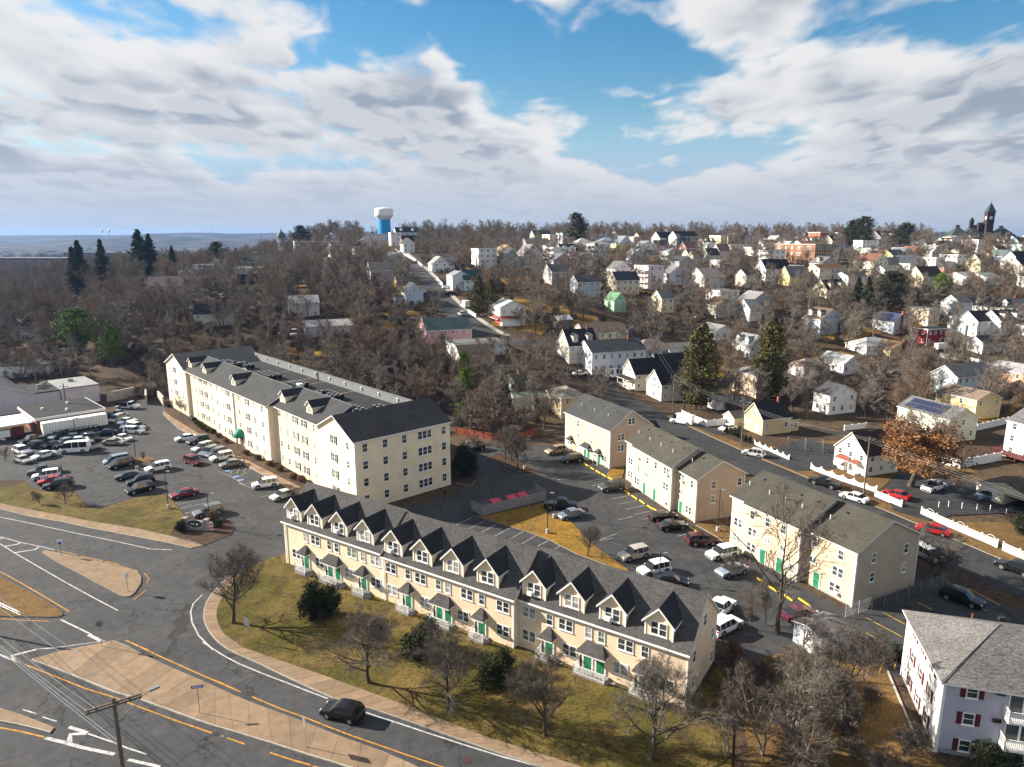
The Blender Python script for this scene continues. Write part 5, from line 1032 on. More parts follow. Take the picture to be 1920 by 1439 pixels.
# hill street, cross street
hl = [(p[0], p[1]) for p in HSTREET]
drape('street', off(hl, 4.6), off(hl, -4.6), .10, 'asphalt'); drape('pavement', off(hl, -4.65), off(hl, -6.6), .16, 'concrete')
xs_ = [(-4.0, 228.0), (8.0, 226.0), (22.0, 230.0), (36.0, 244.0), (46.0, 262.0)]; drape('street', off(xs_, 3.5), off(xs_, -3.5), .12, 'asphalt')
xs2 = [(30.0, 205.0), (24.0, 214.0), (12.0, 224.0)]; drape('street', off(xs2, 3.5), off(xs2, -3.5), .14, 'asphalt')
for nm, pl, wd in (('lawn', [(-18, 322), (2, 320), (14, 324)], 12), ('lawn', [(-2, 292), (10, 290), (20, 292)], 7), ('lawn', [(-4, 270), (10, 268), (22, 270)], 8), ('lawn', [(20, 256), (34, 258)], 8), ('lawn', [(40, 330), (58, 328)], 10), ('lawn', [(66, 226), (76, 224)], 9), ('lawn', [(-88, 219), (-74, 218), (-62, 216)], 6), ('lawn', [(-112, 309), (-90, 309)], 7), ('lawn', [(-62, 284), (-52, 288)], 6), ('lawn', [(-48, 249), (-34, 252)], 9), ('lawn', [(150, 262), (172, 268)], 9), ('lawn', [(104, 226), (122, 236)], 8), ('lawn', [(-34, 364), (-14, 352)], 6), ('lawn', [(118, 262), (140, 272)], 10), ('lawn', [(-6, 248), (4, 243), (12, 240)], 5)):
    drape(nm, off(pl, wd), off(pl, -wd), .08, 'lawn_gold')
# wheel stops, each a yellow concrete bar
ws_dir = math.atan2(-.93, .36)
mb = MB(); mb.box(-.95, .95, -.11, .11, 0, .06); mb.v[4:8] = []; mb = MB()
prof = [(-.12, 0), (.12, 0), (.09, .13), (-.09, .13)]
for x0, x1 in ((-.95, .95),):
    i = 0; pts0 = [(x0, y, z) for y, z in prof]; pts1 = [(x1, y, z) for y, z in prof]; mb.face(pts0[::-1]); mb.face(pts1)
    for k in range(4): mb.face([pts0[k], pts0[(k + 1) % 4], pts1[(k + 1) % 4], pts1[k]][::-1])
wsm = mb.mesh('wheel_stop', ['stop_yellow'])
for i, p in enumerate(wheel_stops):
    tag(link('wheel_stop', wsm, None, None, (p[0], p[1], .03), ws_dir + random.uniform(-.06, .06)), 'yellow wheel stop bar along the stalls of the beige blocks', 'wheel stop', 'yellow wheel stops along the beige blocks')
# ================================================================== BUILDING PARTS
WCACHE = {}
def win_meshes(w, h, style, far):
    k = (round(w, 2), round(h, 2), style, far)
    if k in WCACHE: return WCACHE[k]
    b = .09 if not far else .12; d = .055; fr = MB(); pn = MB()
    n = {'dh': 1, 'pair': 2, 'triple': 3, 'slider': 2, 'big': 1}[style]; sw = w / n
    for i in range(n):
        x0 = -w / 2 + i * sw; x1 = x0 + sw
        fr.box(x0, x0 + b, -d, .01, 0, h); fr.box(x1 - b, x1, -d, .01, 0, h); fr.box(x0 + b, x1 - b, -d, .01, 0, b); fr.box(x0 + b, x1 - b, -d, .01, h - b, h)
        if style in ('dh', 'pair', 'triple'): fr.box(x0 + b, x1 - b, -d * .8, .005, h * .5 - .03, h * .5 + .03)
        if style == 'dh' and not far and h > 1.2: fr.box((x0 + x1) / 2 - .012, (x0 + x1) / 2 + .012, -d * .6, .005, h * .5, h - b)
        pn.face([(x0 + b, -.02, b), (x1 - b, -.02, b), (x1 - b, -.02, h - b), (x0 + b, -.02, h - b)])
    if not far: fr.box(-w / 2 - .04, w / 2 + .04, -d - .05, .0, -.07, 0)
    gl = random.choice
    if far:
        off_ = len(fr.v); fr.v += pn.v; fr.f += [tuple(a + off_ for a in f) for f in pn.f]; fr.m += [1] * len(pn.f)
        WCACHE[k] = (fr.mesh('window', ['white_trim', 'glass_dark']), None)
    else: WCACHE[k] = (fr.mesh('window', ['white_trim']), {m: pn.mesh('pane', [m]) for m in ('glass_dark', 'glass_blind', 'glass_green_reflection')})
    return WCACHE[k]
shut_mesh = {}
def window(par, x, y, z, ang, w, h, style='dh', far=False, glass=None, shutter=None):
    """window whose centre of the sill line is at local x,y,z on a wall facing local -y turned by ang"""
    f, p = win_meshes(w, h, style, far); o = link('window', f, par, None, (x, y, z), ang)
    if p: link('pane', p[glass or random.choices(('glass_dark', 'glass_blind', 'glass_green_reflection'), (5, 3, 1))[0]], o)
    if shutter:
        k = (round(w, 2), round(h, 2), shutter)
        if k not in shut_mesh:
            m_ = MB(); m_.box(-.2, .2, -.04, .01, 0, h)
            for i in range(6): m_.box(-.16, .16, -.055, -.04, h * (.08 + i * .15), h * (.08 + i * .15) + h * .09)
            shut_mesh[k] = m_.mesh('shutter', [shutter])
        for s_ in (-1, 1): c, s2 = math.cos(ang), math.sin(ang); link('shutter', shut_mesh[k], o, None, (s_ * (w / 2 + .24), 0, 0))
    return o
def wall_pt(o, t, s, z): return (o[0] + t[0] * s, o[1] + t[1] * s, z)
def gable_wall(mb, W, D, z0, eave, rise, gab, mi=0):
    x, y = W / 2, D / 2; c = [(-x, -y), (x, -y), (x, y), (-x, y)]
    for i in range(4):
        a, b = c[i], c[(i + 1) % 4]; pts = [(a[0], a[1], z0), (b[0], b[1], z0), (b[0], b[1], eave)]
        if rise and ((gab == 'y' and i in (0, 2)) or (gab == 'x' and i in (1, 3))): pts.append(((a[0] + b[0]) / 2, (a[1] + b[1]) / 2, eave + rise))
        pts.append((a[0], a[1], eave)); mb.face(pts, mi)
    mb.face([(p[0], p[1], eave) for p in c], mi) if not rise else None
def slab_poly(mb, top, th, mt=0, ms=1):
    """roof plane with thickness"""
    n = len(top); bot = [(p[0], p[1], p[2] - th) for p in top]; mb.face(top, mt); mb.face(bot[::-1], ms)
    for i in range(n): mb.face([bot[i], bot[(i + 1) % n], top[(i + 1) % n], top[i]], ms)
def gable_roof(mb, W, D, eave, rise, gab, oh=.35, th=.16, ge=.3):
    if gab == 'y': hx, L = W / 2, D / 2 + ge
    else: hx, L = D / 2, W / 2 + ge
    k = rise / hx; e = eave - oh * k; xo = hx + oh; R2 = eave + rise + .12
    for s_ in (-1, 1):
        q = [(s_ * xo, -L, e + .12), (s_ * xo, L, e + .12), (0, L, R2), (0, -L, R2)]
        if s_ < 0: q = q[::-1]
        if gab == 'x': q = [(-p[1], p[0], p[2]) for p in q]
        slab_poly(mb, q, th)
def hip_roof(mb, W, D, eave, rise, oh=.4, th=.16):
    x, y = W / 2 + oh, D / 2 + oh; e = eave - .05; r = eave + rise; m_ = min(x, y)
    if W >= D: a, b = (-x + m_, 0, r), (x - m_, 0, r)
    else: a, b = (0, -y + m_, r), (0, y - m_, r)
    c = [(-x, -y, e), (x, -y, e), (x, y, e), (-x, y, e)]
    if W >= D: fs = [[c[0], c[1], b, a], [c[1], c[2], b], [c[2], c[3], a, b], [c[3], c[0], a]]
    else: fs = [[c[0], c[1], a], [c[1], c[2], b, a], [c[2], c[3], b], [c[3], c[0], a, b]]
    for f in fs: mb.face(f, 0)
    for i in range(4): p, q = c[i], c[(i + 1) % 4]; mb.face([(p[0], p[1], p[2] - th), (q[0], q[1], q[2] - th), q, p], 1)
    mb.face([(p[0], p[1], p[2] - th) for p in c][::-1], 1)
def railing(mb, pts, z, h=.95, step=.14, mi=0, post=.09):
    """top and bottom rail with balusters and end posts along a polyline"""
    for a, b in zip(pts, pts[1:]):
        A = Vector((a[0], a[1], 0)); B = Vector((b[0], b[1], 0)); d = (B - A); L = d.length; d.normalize(); n_ = Vector((-d.y, d.x, 0)); c = (A + B) / 2
        for zz, t in ((z + h - .05, .05), (z + .1, .04)): mb.obox((c.x, c.y, 0), d, n_, zz, zz + t, L, .06, mi)
        k = max(1, int(L / step))
        for i in range(1, k): p = A + d * (L * i / k); mb.obox((p.x, p.y, 0), d, n_, z + .1, z + h - .05, .035, .035, mi)
        for p in (A, B): mb.obox((p.x, p.y, 0), d, n_, z, z + h + .08, post, post, mi)
drape('parking_lot', [(-150, 290), (-147, 330), (-150, 372)], [(-128, 290), (-132, 330), (-141, 372)], .10, 'asphalt_lot'); drape('parking_lot', [(176, 390), (196, 386), (216, 381)], [(172, 378), (192, 374), (212, 369)], .1, 'asphalt_lot')
# ================================================================== HOUSES
def house(x, y, z, rot, W, D, eave, rise, gab, rt, wall, roof, label, foot, kw):
    far = y > 300; cat = 'house'
    t = thing('house', label, cat, (x, y, z), R_(rot)); rg = random.Random(label)
    lab = label.lower()
    wm_ = 'brick' if 'brick' in lab and 'chimney' not in lab else 'siding'
    b = MB(); gable_wall(b, W, D, -foot - .8, eave, rise if rt == 'gable' else 0, gab); b.build('wall', wm_, t, color=wall)
    if kw.get('wgable'):
        g = MB(); g.face([(-W/2, -D/2 - .03, 0), (W/2, -D/2 - .03, 0), (W/2, -D/2 - .03, eave), (0, -D/2 - .03, eave + rise - .1), (-W/2, -D/2 - .03, eave)]); g.build('front', 'siding', t, color=(.7, .69, .67))
    r = MB()
    if rt == 'gable': gable_roof(r, W, D, eave, rise, gab)
    elif rt == 'hip': hip_roof(r, W, D, eave, rise)
    else:
        o_ = .25; r.box(-W/2 - o_, W/2 + o_, -D/2 - o_, D/2 + o_, eave - .12, eave + .22, 1, 0); r.box(-W/2 + .3, W/2 - .3, -D/2 + .3, D/2 - .3, eave + .22, eave + .3, 0)
    ro = r.build('roof', ['roof', 'white_trim'], t, color=roof)
    fl = max(1, int(round(eave / 2.85))); fh = eave / fl
    tocam = Vector((-x, -y, 0)).normalized(); c0, s0 = math.cos(R_(rot)), math.sin(R_(rot))
    walls = [((-W/2, -D/2), (1, 0), W, 0.0, gab == 'y'), ((W/2, -D/2), (0, 1), D, math.pi / 2, gab == 'x'), ((W/2, D/2), (-1, 0), W, math.pi, gab == 'y'), ((-W/2, D/2), (0, -1), D, -math.pi / 2, gab == 'x')]
    for wi, (o_, d_, L, an, isg) in enumerate(walls):
        nx, ny = d_[1], -d_[0]; nw = Vector((c0 * nx - s0 * ny, s0 * nx + c0 * ny, 0))
        if nw.dot(tocam) < -.12: continue
        n = max(1, int(L / (2.5 if not far else 2.9))); ww = .95 if not far else 1.05; wh = 1.4 if fh > 2.5 else 1.1
        for f in range(fl):
            for i in range(n):
                if rg.random() < .14: continue
                s_ = L * (i + .5) / n + rg.uniform(-.12, .12); px, py = o_[0] + d_[0] * s_, o_[1] + d_[1] * s_
                if kw.get('door') and wi == 0 and f == 0 and i == n - 1:
                    dm = MB().box(-.45, .45, -.05, .01, 0, 2.05, 0); dm.box(-.55, -.45, -.07, .01, 0, 2.15, 1); dm.box(.45, .55, -.07, .01, 0, 2.15, 1); dm.box(-.45, .45, -.07, .01, 2.05, 2.15, 1)
                    q = dm.build('door', ['white_door', 'white_trim'], t); q.location = (px, py, .25); q.rotation_euler = (0, 0, an); continue
                zz = f * fh + fh * .36
                window(t, px, py, zz, an, ww, min(wh, fh * .52), 'dh', far)
        if isg and rt == 'gable' and rise > 2.3:
            for k in ((-.6, .6) if L > 7 and rise > 3 else (0,)):
                s_ = L / 2 + k * 1.0; window(t, o_[0] + d_[0] * s_, o_[1] + d_[1] * s_, eave + .25, an, .8, min(1.2, rise * .4), 'dh', far)
    if not far:
        for px in (-W/2, W/2):
            for py in (-D/2, D/2): MB().box(px - .09, px + .09, py - .09, py + .09, -.2, eave - .05).build('corner_board', 'white_trim', t)
    if kw.get('chim'):
        m_ = MB(); s_ = .45 if kw['chim'] == 1 else .7; cx, cy = (0.25 * W, .15 * D) if gab == 'x' else (.05 * W, .3 * D)
        if kw['chim'] == 2: cx, cy = W / 2 + .3, 0
        m_.box(cx - s_/2, cx + s_/2, cy - s_/2, cy + s_/2, eave * (.6 if kw['chim'] == 1 else 0), eave + rise + .9); m_.box(cx - s_/2 - .06, cx + s_/2 + .06, cy - s_/2 - .06, cy + s_/2 + .06, eave + rise + .9, eave + rise + 1.0); m_.build('chimney', 'brick', ro if kw['chim'] == 1 else t)
    if kw.get('dorm'):
        for k in ((-.25, .25) if (W > 8 or D > 12) else (.05,)):
            m_ = MB(); g_ = MB(); dw = 1.7; dh = 1.3
            if gab == 'y': bx, by, an = W * .28, D * k, math.pi / 2
            else: bx, by, an = W * k, -D * .28, 0.0
            gable_wall(m_, dw, 2.6, -1.2, dh, .7, 'y'); gable_roof(g_, dw, 2.6, dh, .7, 'y', .2, .1, .15)
            zz = eave + rise * .42; dd = m_.build('dormer', 'siding', t, color=wall); dd.location = (bx, by, zz - .3); dd.rotation_euler = (0, 0, an)
            g_.build('dormer_roof', ['roof', 'white_trim'], dd, color=roof); window(dd, 0, -1.3, .2, 0, .8, .9, 'dh', True)
    if kw.get('porch'):
        n = kw['porch']; m_ = MB(); dp = 1.7
        for k in range(n):
            z0 = .5 + k * 2.8; m_.box(-W/2 + .2, W/2 - .2, -D/2 - dp, -D/2, z0 - .15, z0)
            railing(m_, [(-W/2 + .25, -D/2), (-W/2 + .25, -D/2 - dp + .05), (W/2 - .25, -D/2 - dp + .05), (W/2 - .25, -D/2)], z0, .9, .3)
        top = .5 + n * 2.6
        for px in (-W/2 + .25, 0, W/2 - .25): m_.box(px - .08, px + .08, -D/2 - dp, -D/2 - dp + .16, -.8, top)
        m_.build('porch', 'white_trim', t)
        m_ = MB(); slab_poly(m_, [(-W/2, -D/2 - dp - .3, top), (W/2, -D/2 - dp - .3, top), (W/2, -D/2, top + .5), (-W/2, -D/2, top + .5)], .12); m_.build('porch_roof', ['roof', 'white_trim'], t, color=roof)
    if kw.get('wing'):
        wx, wy, ww, wd, wh, wr = kw['wing']; m_ = MB(); gable_wall(m_, ww, wd, -.6, wh, wr, 'y'); q = m_.build('wing', wm_, t, color=wall); q.location = (wx, wy if abs(wy) > D/2 else math.copysign(D/2 + wd/2 - .02, wy if wy else 1), 0)
        m_ = MB(); gable_roof(m_, ww, wd, wh, wr, 'y', .25, .12, .2); m_.build('wing_roof', ['roof', 'white_trim'], q, color=roof)
        for k in (-1, 1): window(q, ww/2, k * wd * .22, .8, math.pi / 2, .8, 1.2, 'dh', far)
    if kw.get('solar'):
        # panel rows lying on the sun-side slope
        hx = (D if gab == 'x' else W) / 2; sl_ = math.atan2(rise, hx); L = (W if gab == 'x' else D); pm = MB().box(-.5, .5, -.8, .8, .05, .09).mesh('solar_panel', ['solar']); nr = 2 if hx > 3.3 else 1
        for j in range(nr):
            for i in range(int(L * .75 / 1.06)):
                dist = hx * (.36 + j * .38); along = -L * .37 + i * 1.06; o2 = link('solar_panel', pm, ro); zz = eave + .16 + (hx - dist) * rise / hx
                if gab == 'x': o2.location = (along, -dist, zz); o2.rotation_euler = (sl_, 0, 0)
                else: o2.location = (-dist, along, zz); o2.rotation_euler = (0, -sl_, 0); o2.rotation_euler = (0, -sl_, 0)
    if kw.get('garage'):
        for k in (-.32, -.05, .25):
            m_ = MB().box(-1.2, 1.2, -.05, .01, 0, 2.1); q = m_.build('garage_door', 'white_door', t); q.location = (W/2, D * k, .0); q.rotation_euler = (0, 0, math.pi / 2)
    if kw.get('bay'):
        m_ = MB(); pts = [(-2.6, -D/2), (-2.1, -D/2 - .9), (-.5, -D/2 - .9), (0, -D/2)]; m_.prism(pts, 0, 2.2); m_.build('bay_window', 'white_trim', t)
        window(t, -1.3, -D/2 - .92, .9, 0, 1.3, 1.1, 'pair')
        m_ = MB(); slab_poly(m_, [(-2.9, -D/2 - 1.2, 2.2), (.3, -D/2 - 1.2, 2.2), (.0, -D/2, 2.9), (-2.6, -D/2, 2.9)], .1); m_.build('bay_roof', ['red_brown', 'white_trim'], t)
        m_ = MB(); n = 9
        for i in range(n): x0 = -2.3 + i * .22; m_.face([(x0, -D/2 - 2.0, 1.45), (x0 + .22, -D/2 - 2.0, 1.45), (x0 + .22, -D/2 - .95, 2.15), (x0, -D/2 - .95, 2.15)], i % 2)
        m_.build('awning', ['white_trim', 'stall_paint'], t)
        m_ = MB(); slab_poly(m_, [(.8, -D/2 - 1.5, 2.3), (2.8, -D/2 - 1.5, 2.3), (2.6, -D/2, 2.8), (1.0, -D/2, 2.8)], .1); m_.build('porch_roof', ['red_brown', 'white_trim'], t)
        m_ = MB(); m_.box(.9, 2.7, -D/2 - 1.4, -D/2, 0, .45)
        for px in (.95, 2.55): m_.box(px, px + .1, -D/2 - 1.4, -D/2 - 1.3, .45, 2.3)
        m_.build('porch', 'white_trim', t)
    if kw.get('deck'):
        m_ = MB(); m_.box(-W/2 - .5, W/2 - 1, -D/2 - 3, -D/2, 1.0, 1.15); railing(m_, [(-W/2 - .5, -D/2), (-W/2 - .5, -D/2 - 3), (W/2 - 1, -D/2 - 3)], 1.15, .95, .22)
        for px in (-W/2 - .4, 0, W/2 - 1.2): m_.box(px, px + .14, -D/2 - 2.9, -D/2 - 2.75, 0, 1.0)
        m_.build('deck', 'maroon_paint', t)
    if kw.get('redporch'):
        m_ = MB(); slab_poly(m_, [(W/2 + 2.4, -D/2 - .5, 2.5), (W/2 + 2.4, D/2 - 1, 2.5), (W/2, D/2 - 1, 3.4), (W/2, -D/2 - .5, 3.4)], .12); slab_poly(m_, [(-W/2, -D/2 - 1.8, 2.5), (W/2 + 2.4, -D/2 - 1.8, 2.5), (W/2, -D/2, 3.4), (-W/2, -D/2, 3.4)], .12); m_.build('porch_roof', ['red_brown', 'white_trim'], t)
        m_ = MB(); m_.box(W/2, W/2 + 2.2, -D/2, D/2 - 1.2, 0, 2.4); m_.build('porch', 'white_trim', t)
        m_ = MB(); m_.box(-W/2, W/2, -D/2 - .06, -D/2 - .01, 0, 2.7); m_.build('red_front', 'red_paint', t)
    return t
plain('red_brown', (.2, .065, .045), .8, .2, var=.15)
for h_ in HS: house(*h_)
# ================================================================== DORMERED ROW (front)
def frame_rot(dx, dy): return math.atan2(dy, dx)
ROW = thing('row_house', 'long cream townhouse row with twelve front dormers', 'townhouse row', (-32.0, 89.63, 0), frame_rot(.83987, -.54279))
SEC = [(0.0, 18.6, 0.0, 6.55, 'siding_cream'), (18.6, 38.35, 0.0, 6.25, 'siding_peach'), (38.35, 57.8, .9, 6.0, 'siding_peach')]
RISE = 4.1
DEP = 9.4
for k, (x0, x1, yo, ev, m_) in enumerate(SEC):
    b = MB(); rz = ev + RISE; ym = yo + DEP / 2
    b.face([(x0, yo, -.4), (x1, yo, -.4), (x1, yo, ev), (x0, yo, ev)]); b.face([(x1, yo + DEP, -.4), (x0, yo + DEP, -.4), (x0, yo + DEP, ev), (x1, yo + DEP, ev)])
    for xx, rv in ((x0, True), (x1, False)):
        q = [(xx, yo, -.4), (xx, yo + DEP, -.4), (xx, yo + DEP, ev), (xx, ym, rz), (xx, yo, ev)]; b.face(q[::-1] if rv else q)
    b.build('wall', m_, ROW)
    r = MB(); oh = .25; sl_ = RISE / (DEP / 2); e0, e1 = (x0 - (.25 if k == 0 else 0), x1 + (.22 if k else 0))
    slab_poly(r, [(e0, yo - oh, ev - oh * sl_ + .1), (e1, yo - oh, ev - oh * sl_ + .1), (e1, ym, rz + .1), (e0, ym, rz + .1)], .17)
    slab_poly(r, [(e1, yo + DEP + oh, ev - oh * sl_ + .1), (e0, yo + DEP + oh, ev - oh * sl_ + .1), (e0, ym, rz + .1), (e1, ym, rz + .1)], .17)
    rf = r.build('roof', ['shingle_grey', 'white_trim'], ROW)
    g = MB(); g.box(e0, e1, yo - oh - .14, yo - oh - .02, ev - oh * sl_ - .06, ev - oh * sl_ + .1); g.build('gutter', 'white_trim', rf)
    for xx in (x0 + .08, x1 - .08): MB().box(xx - .1, xx + .1, yo - .03, yo + .05, -.2, ev - .25).build('corner_board', 'white_trim', ROW)
    if k == 2: [MB().box(x1 - .03, x1 + .03, y_, y_ + .15, -.2, ev).build('corner_board', 'white_trim', ROW) for y_ in (yo + .05, yo + DEP - .15)]
    d = MB()
    for xx in ((x0 + .35,) if k else (x0 + .3,)): d.tube((xx, yo - .1, 0), (xx, yo - .1, ev - .3), .05, n=6)
    d.build('downspout', 'white_trim', ROW)
# dormers
dx_ = [1.9, 6.1, 10.8, 15.5, 20.3, 25.0, 29.7, 34.6, 40.2, 44.9, 49.6, 54.6]
ac_m = MB(); ac_m.box(-.3, .3, -.38, 0, 0, .38); ac_m = ac_m.mesh('air_conditioner', ['white_trim'])
for i, dx in enumerate(dx_):
    k = 0 if i < 4 else (1 if i < 8 else 2); x0, x1, yo, ev, m_ = SEC[k]; sl_ = RISE / (DEP / 2); yf = yo + .35; zb = ev + .2; w2, hh, rr = 1.42, 2.0, 1.45; zt = zb + hh
    yb = yo + DEP / 2 - .1
    dm = MB(); dm.face([(dx - w2, yf, zb - .2), (dx + w2, yf, zb - .2), (dx + w2, yf, zt), (dx, yf, zt + rr), (dx - w2, yf, zt)])
    for s_ in (-1, 1):
        q = [(dx + s_ * w2, yf, zb - .3), (dx + s_ * w2, yb, zb - .3), (dx + s_ * w2, yb, zt), (dx + s_ * w2, yf, zt)]; dm.face(q if s_ > 0 else q[::-1])
    do = dm.build('dormer', m_, ROW)
    dr = MB(); oh = .3
    for s_ in (-1, 1):
        e = zt - oh * rr / w2; q = [(dx + s_ * (w2 + oh), yf - .35, e + .1), (dx + s_ * (w2 + oh), yo + 2.6, e + .1), (dx, yo + 4.2, zt + rr + .1), (dx, yf - .35, zt + rr + .1)]
        slab_poly(dr, q if s_ > 0 else q[::-1], .24)
    dr.build('dormer_roof', ['shingle_black_shade', 'white_trim'], do)  # dormer slopes darker than the main roof, shadow-side tone in the colour
    for s_ in (-1, 1): MB().box(dx + s_ * w2 - .09, dx + s_ * w2 + .09, yf - .04, yf + .05, zb - .1, zt - .02).build('trim', 'white_trim', do)
    wo = window(do, dx, yf - .01, zb + .42, 0, 1.72, 1.45, 'pair', glass='glass_dark' if i % 3 else 'glass_blind')
    if i in (0, 2, 4, 8, 10): link('air_conditioner', ac_m, wo, None, (-.42, -.04, .0))
# facade windows and doors (s along the wall, sill height by floor)
def rowz(k): return (1.4, 4.45) if k == 0 else ((1.2, 4.15) if k == 1 else (1.05, 3.9))
for s_, fl, st in [(4.4,1,'S'),(6.4,1,'D'),(9.1,1,'S'),(10.5,1,'S'),(13.3,1,'D'),(15.3,1,'S'),(17.5,1,'D'),(20.1,1,'D'),(22.9,1,'S'),(24.9,1,'D'),(27.7,1,'S'),(29.1,1,'S'),(31.9,1,'D'),(34.0,1,'S'),(36.9,1,'D'),(39.8,1,'D'),(42.4,1,'S'),(44.4,1,'D'),(47.1,1,'S'),(48.6,1,'S'),(51.3,1,'D'),(53.4,1,'S'),
                   (2.3,0,'D'),(7.0,0,'D'),(12.7,0,'D'),(17.4,0,'D'),(20.2,0,'D'),(25.5,0,'D'),(31.3,0,'D'),(36.9,0,'D'),(39.8,0,'D'),(44.9,0,'D'),(50.8,0,'D'),(55.7,0,'D')]:
    k = 0 if s_ < 18.6 else (1 if s_ < 38.35 else 2); yo = SEC[k][2]; z = rowz(k)[fl]
    window(ROW, s_, yo - .005, z, 0, .85 if st == 'S' else 1.75, 1.35, 'dh' if st == 'S' else 'pair')
for yy, z, w_ in [(1.9,3.9,1.0),(8.4,3.3,1.0),(5.1,6.4,1.1),(2.0,1.0,1.0),(8.4,.5,.8)]: window(ROW, 57.8, .9 + yy * .95, z, math.pi / 2, w_, 1.45)
door_m = MB(); door_m.box(-.46, .46, -.05, .01, 0, 2.1); 
for a in (-.22, .22):
    for z0, z1 in ((.2, .9), (1.1, 1.9)): door_m.box(a - .15, a + .15, -.065, -.05, z0, z1)
door_m = door_m.mesh('door', ['green_door']); dfr = MB(); dfr.box(-.62, -.46, -.08, .01, 0, 2.2); dfr.box(.46, .62, -.08, .01, 0, 2.2); dfr.box(-.62, .62, -.08, .01, 2.1, 2.24); dfr = dfr.mesh('door_frame', ['white_trim']); knob = MB().lathe([(.0, -.03), (.04, -.02), (.04, .02), (0, .03)], 8).mesh('door_handle', ['steel'])
def porch(xs, k):
    yo = SEC[k][2]; z0 = (.55, .4, .3)[k]; xa, xb = min(xs) - 1.05, max(xs) + 1.05; dp = 1.35
    for x in xs:
        d = link('door', door_m, ROW, None, (x, yo - .01, z0)); link('door_frame', dfr, d); link('door_handle', knob, d, None, (.36, -.1, 1.0))
    MB().box(xa, xb, yo - dp, yo, -.1, z0 - .02).build('porch_floor', 'fence_wood', ROW); m_ = MB()
    railing(m_, [(xa + .05, yo - .05), (xa + .05, yo - dp + .05), (xb - .05, yo - dp + .05)], z0 - .02, .95, .15)
    m_.build('railing', 'white_trim', ROW); m_ = MB()
    for i in range(3): m_.box(xb + .28 * i, xb + .28 * (i + 1), yo - dp + .15, yo - .25, -.1, max(.05, z0 - .17 * (i + 1)))
    m_.build('steps', 'fence_wood', ROW)
    c = MB(); zc = z0 + 2.4; rt_ = .95; a, b = xa + .1, xb - .1
    p = [(a, yo - .02, zc), (a, yo - 1.15, zc), (b, yo - 1.15, zc), (b, yo - .02, zc)]; t0, t1 = (a + .75, yo - .02, zc + rt_), (b - .75, yo - .02, zc + rt_)
    c.face([p[1], p[2], t1, t0]); c.face([p[0], p[1], t0]); c.face([p[2], p[3], t1]); c.face([p[0], p[3], p[2], p[1]], 1)
    for u, v in ((p[0], p[1]), (p[1], p[2]), (p[2], p[3])): c.face([(u[0], u[1], zc - .14), (v[0], v[1], zc - .14), v, u], 1)
    c.face([(q_[0], q_[1], zc - .14) for q_ in p], 1)
    c.build('canopy', ['shingle_grey', 'white_trim'], ROW)
    s2 = MB()
    for x in xs[:1]: s2.box(x - .95, x - .72, yo - .03, yo + .01, z0, z0 + 2.05)
    s2.build('side_light', 'glass_dark', ROW)
for xs, k in (([4.4],0),([9.1,10.5],0),([15.3],0),([22.9],1),([27.8,29.1],1),([34.0],1),([42.4],2),([47.1,48.6],2),([53.4],2)): porch(xs, k)
# ================================================================== FOUR STOREY BLOCK
BLK = thing('apartment_block', 'four storey cream apartment block with grey roof and flat top', 'apartment block', (-26.07, 108.35, 0), math.atan2(-.7433, .669))
# local x runs along the facade from the far end (-102) to the near corner (0); local -y faces the parking lot
FH = 3.02; EV = 12.4
def b4y(v): return v
PARTS = [(-101.8, -85.6, -.5, 'siding_cream'), (-85.6, -66.5, .25, 'siding_peach'), (-66.5, -54.0, -.2, 'siding_cream'), (-54.0, -48.0, .05, 'siding_peach'), (-48.0, -34.3, -.35, 'siding_cream'), (-34.3, -13.2, .9, 'siding_peach'), (-13.2, 0.0, 0.0, 'siding_cream')]
for i, (x0, x1, yo, m_) in enumerate(PARTS):
    b = MB(); g_ = i in (0, 6); xm = (x0 + x1) / 2
    q = [(x0, yo, -.4), (x1, yo, -.4), (x1, yo, EV)] + ([(xm, yo, EV + 3.1)] if g_ else []) + [(x0, yo, EV)]; b.face(q)
    for xx, rv in ((x0, 1), (x1, 0)): q = [(xx, yo, -.4), (xx, 19.6, -.4), (xx, 19.6, EV), (xx, yo, EV)]; b.face(q[::-1] if rv else q)
    b.face([(x1, 19.6, -.4), (x0, 19.6, -.4), (x0, 19.6, EV)] + ([(xm, 19.6, EV + 3.1)] if g_ else []) + [(x1, 19.6, EV)])
    wo = b.build('wall', m_ if i < 6 else 'siding_cream', BLK)
    for xx in (x0 + .12, x1 - .12): MB().box(xx - .12, xx + .12, yo - .04, yo + .03, 0, EV - .2).build('corner_board', 'white_trim', wo)
    if i == 6: [MB().box(-.03, .03, y_, y_ + .2, 0, EV - .2).build('corner_board', 'white_trim', wo) for y_ in (.05, 19.4)]
    MB().box(x0 + .25, x1 - .25, yo - .03, yo + .02, FH + .05, FH + .2).build('trim', 'white_trim', wo)
def roof_piece(name, faces, par=BLK, m_=('shingle_slate', 'white_trim')):
    r = MB()
    for f in faces: slab_poly(r, f, .18)
    return r.build(name, list(m_), par)
for x0, x1, yo in ((-85.6, -34.3, -.35), (-34.3, -12.0, .9)):
    roof_piece('roof', [[(x0 - .2, yo - .5, EV - .2), (x1 + .25, yo - .5, EV - .2), (x1 + .25, yo + 5.4, EV + 3.0), (x0 - .2, yo + 5.4, EV + 3.0)]])
    rb = MB(); rb.box(x0, x1, yo + 5.4, yo + 5.65, EV - .1, EV + 3.02); rb.build('roof_back', 'dark_metal_panel', BLK)
    e_ = MB(); e_.face([(x1 + .1, yo, EV - .3), (x1 + .1, yo + 5.5, EV - .3), (x1 + .1, yo + 5.4, EV + 2.8)]); e_.build('roof_end', 'shingle_black_shade', BLK)  # roof end given black shingles so its shade sits in the colour
